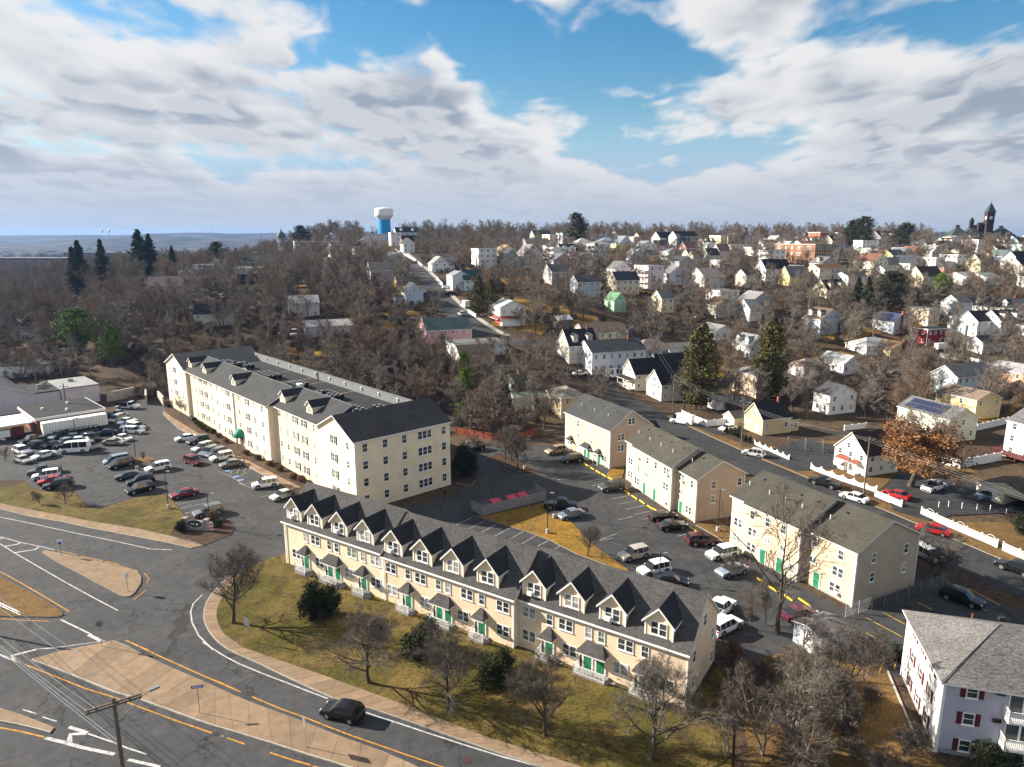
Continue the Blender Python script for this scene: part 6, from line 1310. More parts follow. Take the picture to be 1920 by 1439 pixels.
for x0, x1, y0, nm in ((-101.8, -85.6, -.5, 'far'), (-13.2, 0, 0, 'near')):
    xm = (x0 + x1) / 2
    roof_piece('wing_roof', [[(x1 + .35, y0 - .45, EV - .12), (x1 + .35, 20.0, EV - .12), (xm, 20.0, EV + 3.25), (xm, y0 - .45, EV + 3.25)], [(xm, y0 - .45, EV + 3.25), (xm, 20.0, EV + 3.25), (x0 - .35, 20.0, EV - .12), (x0 - .35, y0 - .45, EV - .12)]], BLK, ('shingle_black_shade' if nm == 'near' else 'shingle_slate', 'white_trim'))
FR = MB().box(-86, -13, 5.6, 19.3, EV - .3, EV - .05).build('flat_roof', 'flat_roof', BLK)
for x0, x1 in ((-101, -52.0), (-51.2, -6.5)):
    n = int((x1 - x0) / 2.6); st = (x1 - x0) / n; pm = MB().box(-st / 2 + .015, st / 2 - .015, -.12, .12, 0, 2.1).mesh('parapet_panel', ['dark_metal_panel'])
    for i in range(n): link('parapet_panel', pm, BLK, None, (x0 + st * (i + .5), 19.4, EV - .35))
vm = MB().box(-.22, .22, -.2, 0, 0, .65).box(-.12, .12, -.22, -.2, .15, .5, 1).mesh('roof_vent', ['white_trim', 'black_metal'])
for i in range(13): link('roof_vent', vm, BLK, None, (-96 + i * 7.2, 19.27, EV + .75))
MB().box(-101, -6.5, 19.2, 19.6, EV + 1.75, EV + 1.83).build('parapet_cap', 'dark_metal_panel', BLK)
# dormers on the front slope
for dx in (-85.0, -74.2, -55.2, -32.0, -20.1):
    yo = -.35 if dx < -34.3 else .9; yf = yo + 1.0; zb = EV + .35; w2, hh, rr = 1.25, 1.75, .95; zt = zb + hh; dm = MB()
    dm.face([(dx - w2, yf, zb - .2), (dx + w2, yf, zb - .2), (dx + w2, yf, zt), (dx, yf, zt + rr), (dx - w2, yf, zt)])
    for s_ in (-1, 1): q = [(dx + s_ * w2, yf, zb - .4), (dx + s_ * w2, yf + 3.4, zb - .4), (dx + s_ * w2, yf + 3.4, zt), (dx + s_ * w2, yf, zt)]; dm.face(q if s_ > 0 else q[::-1])
    do = dm.build('dormer', 'siding_cream', BLK); dr = MB()
    for s_ in (-1, 1): e = zt - .22; q = [(dx + s_ * (w2 + .3), yf - .3, e + .1), (dx + s_ * (w2 + .3), yf + 4.0, e + .1), (dx, yf + 4.4, zt + rr + .1), (dx, yf - .3, zt + rr + .1)]; slab_poly(dr, q if s_ > 0 else q[::-1], .14)
    dr.build('dormer_roof', ['shingle_black_shade', 'white_trim'], do); window(do, dx, yf - .01, zb + .45, 0, 1.2, 1.25, 'pair')  # dormer roofs painted with the tone of their shadow side
def b4w(x, yo, styles, floors=(0, 1, 2, 3)):
    for f in floors:
        z = .75 + f * FH + (.55 if f == 3 else .3); 
        if styles == 'D': window(BLK, x, yo - .005, z, 0, 1.5, 1.55, 'pair', glass='glass_green_reflection' if (int(x) + f) % 3 == 0 else None, shutter='black_metal')
        else: window(BLK, x, yo - .005, z, 0, .8, 1.4, 'dh')
for x, st in [(-99.4,'N'),(-94.7,'D'),(-89.0,'N'),(-80.6,'N'),(-76.8,'D'),(-73.2,'D'),(-69.0,'N'),(-64.1,'N'),(-60.3,'N'),(-57.0,'D'),(-51.0,'N'),(-45.2,'D'),(-41.4,'N'),(-37.3,'N'),(-31.4,'N'),(-28.2,'N'),(-24.4,'D'),(-20.6,'D'),(-16.6,'N'),(-7.2,'D'),(-2.4,'N')]:
    yo = [p_ for p_ in PARTS if p_[0] <= x <= p_[1]][0][2]; b4w(x, yo, st, (1, 2, 3) if x == -51.0 else (0, 1, 2, 3))
for yy, st in ((1.9,'S'),(5.8,'S'),(9.7,'S'),(14.0,'T'),(18.2,'S')):
    for f in range(4):
        z = .75 + f * FH + .3; window(BLK, 0.005, yy, z, math.pi / 2, 1.05 if st == 'S' else 3.0, 1.55, 'dh' if st == 'S' else 'triple', glass='glass_dark')
# green dome awning over the entrance
aw = MB(); ax_, ay_, az_ = -51.0, -.1, 2.5
for j in range(5):
    for i in range(10):
        def ap(i, j): t = math.pi * i / 10; ph = math.pi / 2 * j / 5; return (ax_ + 1.7 * math.cos(t) * math.cos(ph) , ay_ - 1.7 * math.sin(t) * math.cos(ph), az_ + 1.5 * math.sin(ph))
        aw.face([ap(i, j), ap(i, j + 1), ap(i + 1, j + 1), ap(i + 1, j)])
for i in range(10): a, b = ap(i, 0), ap(i + 1, 0); aw.face([(a[0], a[1], az_ - .3), (b[0], b[1], az_ - .3), b, a][::-1])
aw.build('awning', 'awning_green', BLK); dd = MB().box(-.95, .95, -.06, .02, 0, 2.2).build('door', 'glass_dark', BLK); dd.location = (ax_, .02, .05); df = MB()
for a in (-.98, -.03, .92): df.box(a, a + .06, -.09, .0, 0, 2.25)
df.box(-.98, .98, -.09, 0, 2.2, 2.28); df.build('door_frame', 'white_trim', dd)
# roof condensers: each a thing
cm = MB(); cm.box(-.46, .46, -.46, .46, .2, 1.1); cm.lathe([(.38, 1.11), (.38, 1.2), (.0, 1.2)], 12, 1); cm.box(-.45, .45, -.45, -.38, 0, .2, 2); cm.box(-.45, .45, .38, .45, 0, .2, 2)
cm = cm.mesh('condenser', ['condenser_black', 'steel', 'white_trim'])
bm_ = BLK.rotation_euler.z; ca, sa = math.cos(bm_), math.sin(bm_)
def b4world(x, y): return (-26.07 + ca * x - sa * y, 108.35 + sa * x + ca * y)
for gi, (cx, cy, nx, ny) in enumerate(((-84, 10.5, 7, 3), (-78, 13.0, 5, 2), (-60.5, 12, 5, 3), (-45, 12.5, 4, 3), (-31, 12.5, 5, 3), (-15.5, 10.5, 4, 2), (-13.6, 14.5, 3, 2))):
    for i in range(nx):
        for j in range(ny):
            if random.random() < .12: continue
            p_ = b4world(cx + (i - nx / 2) * 1.45, cy + (j - ny / 2) * 1.25); tag(link('condenser', cm, None, None, (p_[0], p_[1], EV - .04), bm_), 'black rooftop condenser on the flat roof of the four storey block', 'condenser', 'condensers on the flat roof')
p_ = b4world(-42.5, 10.5); hv = thing('rooftop_unit', 'tall pale rooftop unit beside a group of condensers', 'rooftop unit', (p_[0], p_[1], EV - .05), bm_); MB().box(-.7, .7, -.5, .5, .1, 1.7).build('cabinet', 'white_trim', hv); MB().box(-.75, .75, -.55, .55, 0, .1).build('base', 'steel', hv); MB().box(-.5, .5, -.54, -.5, .5, 1.4).build('grille', 'black_metal', hv)
# ================================================================== THREE STOREY BEIGE BLOCKS
def mblock(label, base, dirv, secs, dep, wins, side, roofm, wallm, gabm=None, canop=(), backoff=0):
    ang = math.atan2(dirv[1], dirv[0]); t = thing('apartment_block', label, 'apartment block', (base[0], base[1], 0), ang)
    for k, (x0, x1, yo, ev, rs) in enumerate(secs):
        b = MB(); ym = yo + dep / 2; b.face([(x0, yo, -.3), (x1, yo, -.3), (x1, yo, ev), (x0, yo, ev)]); b.build('wall', wallm, t); b = MB(); b.face([(x1, yo + dep, -.3), (x0, yo + dep, -.3), (x0, yo + dep, ev), (x1, yo + dep, ev)]); b.build('rear_wall', wallm, t)
        for xx, rv in ((x0, 1), (x1, 0)): b = MB(); q = [(xx, yo, -.3), (xx, yo + dep, -.3), (xx, yo + dep, ev), (xx, ym, ev + rs), (xx, yo, ev)]; b.face(q[::-1] if rv else q); b.build('gable_wall', gabm or wallm, t)  # gable ends take a darker siding, their shade put into the colour
        r = MB(); sl_ = rs / (dep / 2); oh = .4; e0, e1 = x0 - .3, x1 + .3
        slab_poly(r, [(e0, yo - oh, ev - oh * sl_ + .1), (e1, yo - oh, ev - oh * sl_ + .1), (e1, ym, ev + rs + .1), (e0, ym, ev + rs + .1)], .16); slab_poly(r, [(e1, yo + dep + oh, ev - oh * sl_ + .1), (e0, yo + dep + oh, ev - oh * sl_ + .1), (e0, ym, ev + rs + .1), (e1, ym, ev + rs + .1)], .16)
        ro = r.build('roof', [roofm, 'white_trim'], t)
        for i in range(3 if x1 - x0 > 8 else 1):
            xx = x0 + (x1 - x0) * (i + .6) / 3.4; pm = MB(); pm.tube((xx, yo + dep * .22, ev + rs * .44), (xx, yo + dep * .22, ev + rs * .44 + .7), .07, n=6); pm.build('vent_pipe', 'white_trim', ro)
            pm = MB(); pm.box(xx + .9, xx + 1.2, yo + dep * .36, yo + dep * .36 + .3, ev + rs * .7, ev + rs * .72 + .3); pm.build('roof_vent', 'black_metal', ro)
        for xx in (x0 + .08, x1 - .08): MB().box(xx - .1, xx + .1, yo - .03, yo + .04, 0, ev - .2).build('corner_board', 'white_trim', t)
        for y_ in (yo, yo + dep - .18): MB().box(x1 - .02, x1 + .03, y_ + .05, y_ + .18, 0, ev - .1).build('corner_board', 'white_trim', t)
        MB().box(x0 - .02, x1 + .02, yo - .02, yo + dep + .02, -.3, .25).build('foundation', 'foundation', t)
    def yo_at(x): 
        for x0, x1, yo, ev, rs in secs:
            if x0 <= x <= x1: return yo
        return secs[-1][2]
    for s_, z, kd in wins:
        y_ = yo_at(s_) - .005
        if kd == 'door': d = link('door', door_m, t, None, (s_, y_, .1)); link('door_frame', dfr, d)
        elif kd == 'P':
            o = window(t, s_, y_, z, 0, 1.7, 1.35, 'pair')
        elif kd == 'PA': o = window(t, s_, y_, z, 0, 1.7, 1.35, 'pair'); link('air_conditioner', ac_m, o, None, (.4, -.04, 0))
        elif kd == 's': window(t, s_, y_, z, 0, 1.1, .95, 'slider')
        else: window(t, s_, y_, z, 0, .9, 1.35, 'dh')
    x1 = secs[-1][1]; yo = secs[-1][2]
    for yy, z, kd in side: window(t, x1 + .005, yo + yy, z, math.pi / 2, .9 if kd == 'S' else 1.7, 1.35, 'dh' if kd == 'S' else 'pair')
    for xs in canop:
        yo = yo_at(xs[0]); zc = 2.4; a, b = xs[0] - .9, xs[-1] + .9; c = MB(); p = [(a, yo - .02, zc), (a, yo - 1.1, zc), (b, yo - 1.1, zc), (b, yo - .02, zc)]; t0, t1 = (a + .6, yo - .02, zc + .85), (b - .6, yo - .02, zc + .85)
        c.face([p[1], p[2], t1, t0]); c.face([p[0], p[1], t0]); c.face([p[2], p[3], t1]); c.face([p[0], p[3], p[2], p[1]], 1)
        for u, v in ((p[0], p[1]), (p[1], p[2]), (p[2], p[3])): c.face([(u[0], u[1], zc - .12), (v[0], v[1], zc - .12), v, u], 1)
        c.build('canopy', ['shingle_slate', 'white_trim'], t)
        [MB().box(e_, e_ + .1, yo - 1.05, yo - .95, 0, zc).build('canopy_post', 'white_trim', t) for e_ in (a + .05, b - .15)]
    return t
mblock('first beige block with shaded gable end and slate roof, farthest of three', (11.8, 145.6), (.452, -.892), [(0, 17.0, 0, 8.1, 3.4)], 10.2,
       [(5.2,5.9,'S'),(9.8,5.7,'P'),(5.2,3.5,'s'),(10.2,3.4,'s'),(2.0,1.0,'P'),(6.2,1.0,'P'),(8.2,0,'door'),(9.6,0,'door'),(11.6,1.0,'P'),(13.4,0,'door'),(15.2,1.0,'P')], [(5.1,8.6,'P'),(2.6,5.6,'P'),(2.6,3.3,'P')], 'shingle_slate', 'siding_beige', 'siding_beige_shade', ([2.6], [8.2, 9.6], [13.4]))
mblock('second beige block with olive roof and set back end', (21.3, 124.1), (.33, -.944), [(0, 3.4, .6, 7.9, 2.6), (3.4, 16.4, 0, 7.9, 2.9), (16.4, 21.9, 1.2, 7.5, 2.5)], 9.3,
       [(1.6,6.0,'S'),(1.6,3.5,'P'),(1.6,.9,'P'),(5.2,5.9,'PA'),(8.6,5.9,'S'),(11.4,5.9,'S'),(14.8,5.9,'PA'),(5.2,3.3,'P'),(8.4,3.4,'s'),(11.6,3.4,'s'),(14.8,3.2,'P'),(5.2,.9,'P'),(7.9,0,'door'),(11.4,0,'door'),(14.6,.9,'PA'),(17.6,5.6,'PA'),(20.6,5.5,'S'),(17.7,3.3,'s'),(20.4,3.1,'P'),(17.8,0,'door'),(20.0,.8,'P')], [(3.2,5.4,'S'),(3.2,3.0,'S'),(8.2,5.4,'S')], 'shingle_olive', 'siding_beige', 'siding_beige_shade')
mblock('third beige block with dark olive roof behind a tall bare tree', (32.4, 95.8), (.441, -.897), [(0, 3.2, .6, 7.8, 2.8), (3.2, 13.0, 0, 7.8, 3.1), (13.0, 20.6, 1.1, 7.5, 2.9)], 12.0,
       [(1.4,5.8,'S'),(1.4,3.3,'P'),(1.4,.9,'P'),(4.6,5.8,'S'),(7.4,5.8,'S'),(10.2,5.8,'S'),(4.8,3.2,'P'),(7.6,3.3,'s'),(10.4,3.2,'s'),(4.8,.9,'P'),(7.0,0,'door'),(10.0,0,'door'),(11.8,.9,'P'),(14.4,5.5,'S'),(18.4,5.4,'S'),(14.4,3.2,'s'),(18.2,3.0,'P'),(15.2,0,'door'),(18.0,.7,'PA')], [(3.2,5.3,'S'),(3.2,2.7,'S'),(9.4,5.3,'S'),(9.4,2.6,'S')], 'shingle_olive', 'siding_beige', 'siding_beige_shade')
# ================================================================== WHITE APARTMENT AT LOWER RIGHT
APT = thing('apartment_house', 'white apartment house with maroon shutters at lower right', 'apartment house', (38.0, 53.2, 0), math.atan2(-.27, .963))
AW, AD, AE = 26.0, 11.7, 7.2
b = MB(); b.face([(0, 0, .5), (AW, 0, .5), (AW, 0, AE), (0, 0, AE)]); b.build('wall', 'siding_white_shade', APT)  # front of the white house painted lilac to carry its shade
b = MB(); b.face([(0, AD, .5), (0, 0, .5), (0, 0, AE), (0, AD, AE)]); b.face([(AW, 0, .5), (AW, AD, .5), (AW, AD, AE), (AW, 0, AE)]); b.face([(AW, AD, .5), (0, AD, .5), (0, AD, AE), (AW, AD, AE)]); b.build('side_wall', 'siding_white', APT)
MB().box(.03, AW - .03, .03, AD - .03, -.3, .52).build('foundation', 'foundation', APT)
r = MB(); o_ = .45; hip_roof(r, AW, AD, AE, 3.0, .45); ro = r.build('roof', ['shingle_mottle', 'white_trim'], APT); ro.location = (AW / 2, AD / 2, 0)
rc = MB(); rc.tube((-AW/2 - .4, -AD/2 - .4, 7.29), (-AW/2 + AD/2 + .02, 0, 10.2), .04, n=5); rc.build('ridge_cap', 'shingle_mottle', ro)
g = MB(); g.box(-.1, .14, -.1, .14, -.2, AE - .1); g.build('corner_board', 'white_trim', APT); g = MB(); g.tube((-.12, -.02, 0), (-.12, -.02, AE - .1), .06, n=6); g.tube((-.05, AD - .3, 0), (-.05, AD - .3, AE - .1), .06, n=6); g.build('downspout', 'white_trim', APT)
for f, z in enumerate((.5, 3.2, 5.85)):
    window(APT, 2.17, -.005, z, 0, .95, 1.2, 'dh', glass='glass_dark', shutter='maroon_paint')
    if f == 0: window(APT, 5.8, -.005, z, 0, 1.9, 1.1, 'pair', glass='glass_dark')
    else:
        window(APT, 6.1, -.005, z - .95, 0, 2.3, 2.05, 'slider', glass='glass_dark'); bl_ = MB(); bl_.box(4.65, 9.6, -1.2, -.02, z - 1.15, z - .98); railing(bl_, [(4.7, -.05), (4.7, -1.15), (9.55, -1.15)], z - .98, 1.0, .15); bl_.build('balcony', 'white_trim', APT)
    MB().box(3.95, 4.6, -.16, .01, z + .75, z + 1.1).build('air_vent', 'black_metal', APT)
    for yy in (3.1, 5.85, 8.6): window(APT, -.005, yy, z, -math.pi / 2, .95, 1.25, 'dh', glass='glass_dark', shutter='maroon_paint')
pp = MB(); pp.tube((4.2, 7.6, 8.6), (4.2, 7.6, 10.0), .06, n=6); pp.build('vent_pipe', 'brick', ro).location = (-AW/2, -AD/2, 0)
v_ = MB(); v_.box(-.25, .25, -.25, .25, 0, .35); q = v_.build('roof_vent', 'black_metal', ro); q.location = (-6.6, 1.2, 9.95)
gm = thing('storm_drain_edging', 'concrete edging strip along the white apartment wall', 'edging', (38.0, 53.2, 0), math.atan2(-.27, .963)); MB().box(-1.3, -1.12, 0, AD, 0, .14).build('strip', 'concrete', gm)
# ================================================================== LEFT COMMERCIAL BUILDINGS
def simple_building(name, label, cat, loc, rz): return thing(name, label, cat, loc, rz)
bd = simple_building('workshop', 'low brick workshop with flat dark roof at the left lot', 'workshop', (-110.6, 153.5, 0), R_(46))
MB().box(0, 14, 0, 16.5, -.3, 4.0).build('wall', 'brick', bd); ro = MB().box(-.3, 14.3, -.3, 16.8, 4.0, 4.3).build('roof', 'flat_roof', bd)
for a0 in ((-.42, 14.42, -.42, -.3), (-.42, -.3, -.3, 16.9), (14.3, 14.42, -.3, 16.9)): MB().box(*a0, 3.75, 4.36).build('fascia', 'white_trim', bd)
for x, y in ((3, 9), (9, 12), (7, 4)): MB().box(x, x + .5, y, y + .5, 4.3, 4.8).build('roof_vent', 'white_trim', ro)
MB().box(-.06, .02, 4, 7.5, 0, 3.0).build('garage_door', 'black_metal', bd); b = MB(); b.box(-9, -.5, 1.0, 12, 3.2, 3.5); b.box(-8.9, -8.6, 1.1, 1.4, 0, 3.2); b.box(-8.9, -8.6, 11.5, 11.8, 0, 3.2); b.build('canopy', 'white_trim', bd)
wb = simple_building('commercial_building', 'white commercial building with grey gable behind the brick workshop', 'building', (-128.2, 178.4, 0), R_(45))
b = MB(); gable_wall(b, 15, 14, -.3, 4.6, 3.4, 'y'); q = b.build('wall', 'siding', wb, color=(.5, .5, .55)); q.location = (-7.5, 7, 0); r = MB(); gable_roof(r, 15, 14, 4.6, 3.4, 'y'); r.build('roof', ['roof', 'white_trim'], q, color=(.055, .056, .058)); window(q, 0, -7.01, 4.2, 0, 1.0, 1.0)
MB().box(.02, 6.2, .4, 14, -.3, 4.4).build('wing', 'siding', wb, color=(.5, .5, .55)); MB().box(.02, 6.3, .3, 14.2, 4.4, 4.7).build('flat_roof', 'flat_roof', wb)
MB().box(6.3, 15.4, -.2, 15, -.3, 4.8).build('annex', 'siding', wb, color=(.52, .52, .55)); MB().box(6.25, 15.6, -.4, 15.2, 4.8, 5.1).build('annex_roof', 'flat_roof_pale', wb)
for x, y in ((2, 6), (3.4, 9), (10, 9)): MB().box(x, x + 1.4, y, y + 1.0, 4.7, 5.8).build('rooftop_unit', 'steel', wb)
b = MB(); gable_wall(b, 9, 14, 0, 5.0, 2.6, 'y'); q = b.build('rear_wall', 'siding', wb, color=(.42, .42, .46)); q.location = (-6, 22, 0); r = MB(); gable_roof(r, 9, 14, 5.0, 2.6, 'y'); r.build('rear_roof', ['roof', 'white_trim'], q, color=(.05, .05, .053))
w2 = simple_building('commercial_building', 'pale shed behind the white commercial building at the left edge', 'building', (-156, 212, 0), R_(8)); b = MB(); b.box(-9, 9, 0, 12, -.3, 6.0); b.build('wall', 'siding', w2, color=(.55, .55, .57)); MB().box(-9.3, 9.3, -.3, 12.3, 6, 6.3).build('roof', 'flat_roof', w2)
# small sheds and garages
gr_ = thing('garage', 'cream double garage with brown roof and one open bay', 'garage', (88.5, 113.0, 0), R_(-66)); b = MB(); W, D = 9.0, 8.0
b.face([(-4.5, -4, 0), (-3.6, -4, 0), (-3.6, -4, 2.3), (-4.5, -4, 2.3)]); b.face([(-1.0, -4, 0), (0, -4, 0), (0, -4, 2.6), (-1.0, -4, 2.6)]); b.box(-4.5, 4.5, 3.9, 4, 0, 2.6); b.box(-4.55, -4.45, -4, 4, 0, 2.6); b.box(4.45, 4.55, -4, 4, 0, 2.6); b.box(-.05, .05, -4, 4, 0, 2.6); b.box(-4.5, 4.5, -4, -3.9, 2.3, 2.7); b.box(4.2, 4.5, -4.05, -3.85, 0, 2.4); b.face([(-4.5, -4, 2.6), (4.5, -4, 2.6), (0, -4, 3.9)]); b.build('wall', 'siding', gr_, color=(.62, .56, .44))
r = MB(); gable_roof(r, W, D, 2.6, 1.3, 'y', .35, .14, .25); r.build('roof', ['roof', 'white_trim'], gr_, color=(.075, .055, .04)); b = MB(); b.box(-3.6, -1.0, -3.98, -3.92, 0, 2.3); b.build('garage_door', 'white_door', gr_)
def shed(label, x, y, rot, W, D, e, rs, wc, rc_, gab='y', cat='shed'):
    t = thing(cat if cat != 'shed' else 'shed', label, cat, (x, y, T(x, y)), R_(rot)); b = MB(); gable_wall(b, W, D, -.4, e, rs, gab); b.build('wall', 'siding', t, color=wc); r = MB(); gable_roof(r, W, D, e, rs, gab, .25, .12, .2); r.build('roof', ['roof', 'white_trim'], t, color=rc_)
    d = MB().box(-.9, .9, -.05, .01, 0, 2.0).build('door', 'white_door', t); d.location = (0, -D / 2, 0); return t
shed('small cream garage beside the tan cottage', 55.8, 163.8, -70, 4.2, 5, 2.3, 1.4, (.66, .55, .38), (.12, .1, .09), cat='garage')
shed('white garden shed in the brown yard', 56.0, 181.0, -70, 4.2, 3.2, 2.2, 1.2, (.7, .7, .68), (.2, .2, .2)); shed('grey shed in the thicket by the lower lot', 35.0, 69.6, -66, 3.8, 4.6, 2.5, .5, (.3, .33, .38), (.13, .12, .12)); shed('white carport with rounded roof beside the brown roofed house', 18.0, 247.0, -60, 5, 6, 2.6, 1.3, (.12, .12, .12), (.6, .6, .62)); shed('dark shed roof behind the first beige block, left one', 27.5, 158.5, -66, 4.5, 5.5, 2.4, 1.0, (.1, .1, .1), K_) if False else None
shed('black roofed shed behind the first beige block', 30.5, 152.5, -66, 4, 6, 2.6, 1.2, (.25, .24, .22), (.018, .018, .02)); shed('small black roofed shed left of the first beige block ridge', 24.5, 162.0, -66, 4, 5, 2.6, 1.2, (.25, .24, .22), (.02, .02, .022)); shed('dark green roofed shed on the slope', 2.2, 190.0, -70, 7, 6, 2.8, 1.2, (.3, .3, .28), (.03, .045, .045)); shed('long green roofed shed behind the tan hip roofed house', 4.0, 178.0, -70, 5, 9, 2.6, .8, (.5, .48, .42), (.16, .22, .18))
for i, (x, y, rz, L_) in enumerate(((-112.0, 193.0, 62, 11), (-104.5, 190.0, 118, 12), (-98.5, 186.5, 125, 9))):
    t = thing('retaining_wall', ('left', 'middle', 'right')[i] + ' concrete retaining wall on the bank behind the left lot', 'retaining wall', (x, y, 0), R_(rz)); MB().box(-L_ / 2, L_ / 2, -.2, .2, -.3, 2.6).build('wall', 'concrete', t); MB().box(-L_ / 2 - .05, L_ / 2 + .05, -.26, .26, 2.6, 2.75).build('cap', 'concrete', t)
# ================================================================== LANDMARKS
# water tower
wt = thing('water_tower', 'white topped blue water tower on the hill', 'water tower', (-109.8, 602.0, 42.0)); 
def flute(n, r0, r1): 
    return [((r0 if k % 2 else r1) * math.cos(2 * math.pi * k / n), (r0 if k % 2 else r1) * math.sin(2 * math.pi * k / n)) for k in range(n)]
b = MB(); b.prism(flute(40, 5.2, 5.4), -3, 20.0, 0); b.build('pedestal', 'tower_blue', wt)
b = MB(); b.lathe([(5.3, 20.0), (5.5, 20.3), (7.4, 22.4), (7.8, 23.0), (7.9, 23.8), (7.9, 27.8), (7.7, 28.6), (6.4, 29.3), (3.4, 29.7), (1.0, 29.8), (0, 29.8)], 40); b.build('tank', 'tower_white', wt, True)
b = MB(); b.lathe([(.7, 29.6), (.7, 30.2), (.0, 30.3)], 10); b.build('vent', 'tower_white', wt)
# clock tower school on the right skyline
ck = thing('clock_tower_school', 'dark brownstone school with clock tower on the right skyline', 'school', (444.0, 665.0, 39.0), R_(-8)); ck.scale = (.86, .86, .84)
def wbox(x0, x1, y0, y1, z0, z1, nm='wall', m_='brownstone', par=ck): return MB().box(x0, x1, y0, y1, z0, z1).build(nm, m_, par)
def pyr(x0, x1, y0, y1, z0, h, nm='roof', m_='slate_green', oh=.8, flat=0.0):
    b = MB(); x0 -= oh; x1 += oh; y0 -= oh; y1 += oh; cx, cy = (x0 + x1) / 2, (y0 + y1) / 2; fx, fy = flat * (x1 - x0) / 2, flat * (y1 - y0) / 2; c = [(x0, y0, z0), (x1, y0, z0), (x1, y1, z0), (x0, y1, z0)]; t = [(cx - fx, cy - fy, z0 + h), (cx + fx, cy - fy, z0 + h), (cx + fx, cy + fy, z0 + h), (cx - fx, cy + fy, z0 + h)]
    for i in range(4): b.face([c[i], c[(i + 1) % 4], t[(i + 1) % 4], t[i]])
    b.face(t); b.face(c[::-1]); return b.build(nm, m_, ck)
wbox(-31, -12, -8, 12, -4, 11); pyr(-31, -12, -8, 12, 11, 10, flat=.12); wbox(12, 34, -8, 12, -4, 11); pyr(12, 34, -8, 12, 11, 10, flat=.12); wbox(-14, 14, -4, 14, -4, 12.5); pyr(-14, 14, -4, 14, 12.5, 11, flat=.25)
for x, z in ((-21.5, 23.5), (23, 22.5)): wbox(x - 1.6, x + 1.6, 1, 4, 15, z, 'chimney')
wbox(-2.5, 1.8, -3, 1, 12, 26, 'chimney')
TWx = 7.0; wbox(TWx - 3.6, TWx + 3.6, -7, .2, -4, 37, 'tower'); wbox(TWx - 4.1, TWx + 4.1, -7.5, .7, 34.3, 35.2, 'cornice'); wbox(TWx - 4.1, TWx + 4.1, -7.5, .7, 26.5, 27.2, 'cornice')
pyr(TWx - 3.7, TWx + 3.7, -7.1, .3, 37, 11, 'spire', oh=.7); MB().tube((TWx, -3.4, 47.5), (TWx, -3.4, 53), .18, .05, 6).build('finial', 'black_metal', ck)
for dx, y0, an in ((0, -7.05, 0), (-3.65, -3.4, -1)):
    cl = MB(); n = 20
    for k in range(n): a0, a1 = 2 * math.pi * k / n, 2 * math.pi * (k + 1) / n; cl.face([(0, 0, 0), (1.75 * math.cos(a0), 0, 1.75 * math.sin(a0)), (1.75 * math.cos(a1), 0, 1.75 * math.sin(a1))])
    o = cl.build('clock_face', 'tower_white', ck); o.location = (TWx + dx, y0, 31); o.rotation_euler = (0, 0, an * math.pi / 2)
    hd = MB(); hd.box(-.09, .09, -.06, -.02, 0, 1.3); hd.box(-.7, 0, -.06, -.02, -.09, .09); hd.build('clock_hand', 'black_metal', o)
wbox(-9.2, -5.8, 1, 4.4, 20, 28, 'cupola'); pyr(-9.2, -5.8, 1, 4.4, 28, 4.5, 'cupola_roof', oh=.5); 
for x0 in (-29, -24, -19, 15, 20, 25, 30):
    for z in (0.5, 5.5): window(ck, x0 + .5, -8.02, z, 0, 1.6, 2.8, 'dh', True)
for x0 in (-10, -6, -2): window(ck, x0, -4.02, 7.5, 0, 1.6, 2.8, 'dh', True)
# green dome of the church
ch = thing('domed_church', 'green copper dome of a church on the left skyline', 'church', (-228.0, 690.0, 38.5)); ch.scale = (.6, .6, .66); b = MB(); b.lathe([(6.2, -14), (6.2, 12), (6.6, 12.2), (6.6, 13)], 8); b.build('drum', 'foundation', ch); b = MB(); b.lathe([(6.6, 13), (7.0, 14.5), (6.8, 16.5), (5.4, 19.0), (3.0, 21.2), (1.2, 22.8), (1.0, 24.5), (.3, 25.0), (.12, 29), (0, 29)], 16); b.build('dome', 'copper_green', ch, True); MB().box(-9, 9, 4, 26, -14, 6).build('nave', 'brownstone', ch)
# brick school on the hill
sch = thing('school_building', 'three storey tan brick school with dark window bands', 'school', (*(lambda p: (p[0], p[1], T(*p)))((171.0, 408.0)),), R_(-70.1)); SW, SD, SE = 33.0, 14.0, 10.6
plain('brick_tan', (.23, .12, .06), .85, .2, var=.12, scale=1.0)
b = MB(); b.box(-SW/2, SW/2, -SD/2, SD/2, -3, SE); b.build('wall', 'brick_tan', sch); MB().box(-SW/2 + .4, SW/2 - .4, -SD/2 + .4, SD/2 - .4, SE, SE + .15).build('roof', 'flat_roof_pale', sch); b = MB(); b.box(-SW/2 - .1, SW/2 + .1, -SD/2 - .1, -SD/2 + .35, SE, SE + .55); b.box(-SW/2 - .1, -SW/2 + .35, -SD/2 + .35, SD/2, SE, SE + .55); b.box(SW/2 - .35, SW/2 + .1, -SD/2 + .35, SD/2, SE, SE + .55); b.build('parapet', 'concrete', sch)
for f in range(3):
    for s_ in (-12.5, -6.5, -1.5, 4.0, 11.5): window(sch, s_, -SD/2 - .01, 1.0 + f * 3.5, 0, 3.6 if s_ in (-12.5, 4.0, 11.5) else 1.3, 1.9, 'triple', True)
    for yy in (-3.6, 3.2): window(sch, SW/2 + .01, yy, 1.0 + f * 3.5, math.pi / 2, 5.2, 1.9, 'triple', True)
MB().box(-SW/2 - 9, -SW/2, -SD/2 + 2, SD/2, -3, 6.5).build('annex', 'brick_tan', sch); MB().box(-SW/2 - 9, -SW/2 - 6.5, -SD/2 + .6, -SD/2 + 2, -3, 8.5).build('entrance_block', 'brick_tan', sch)
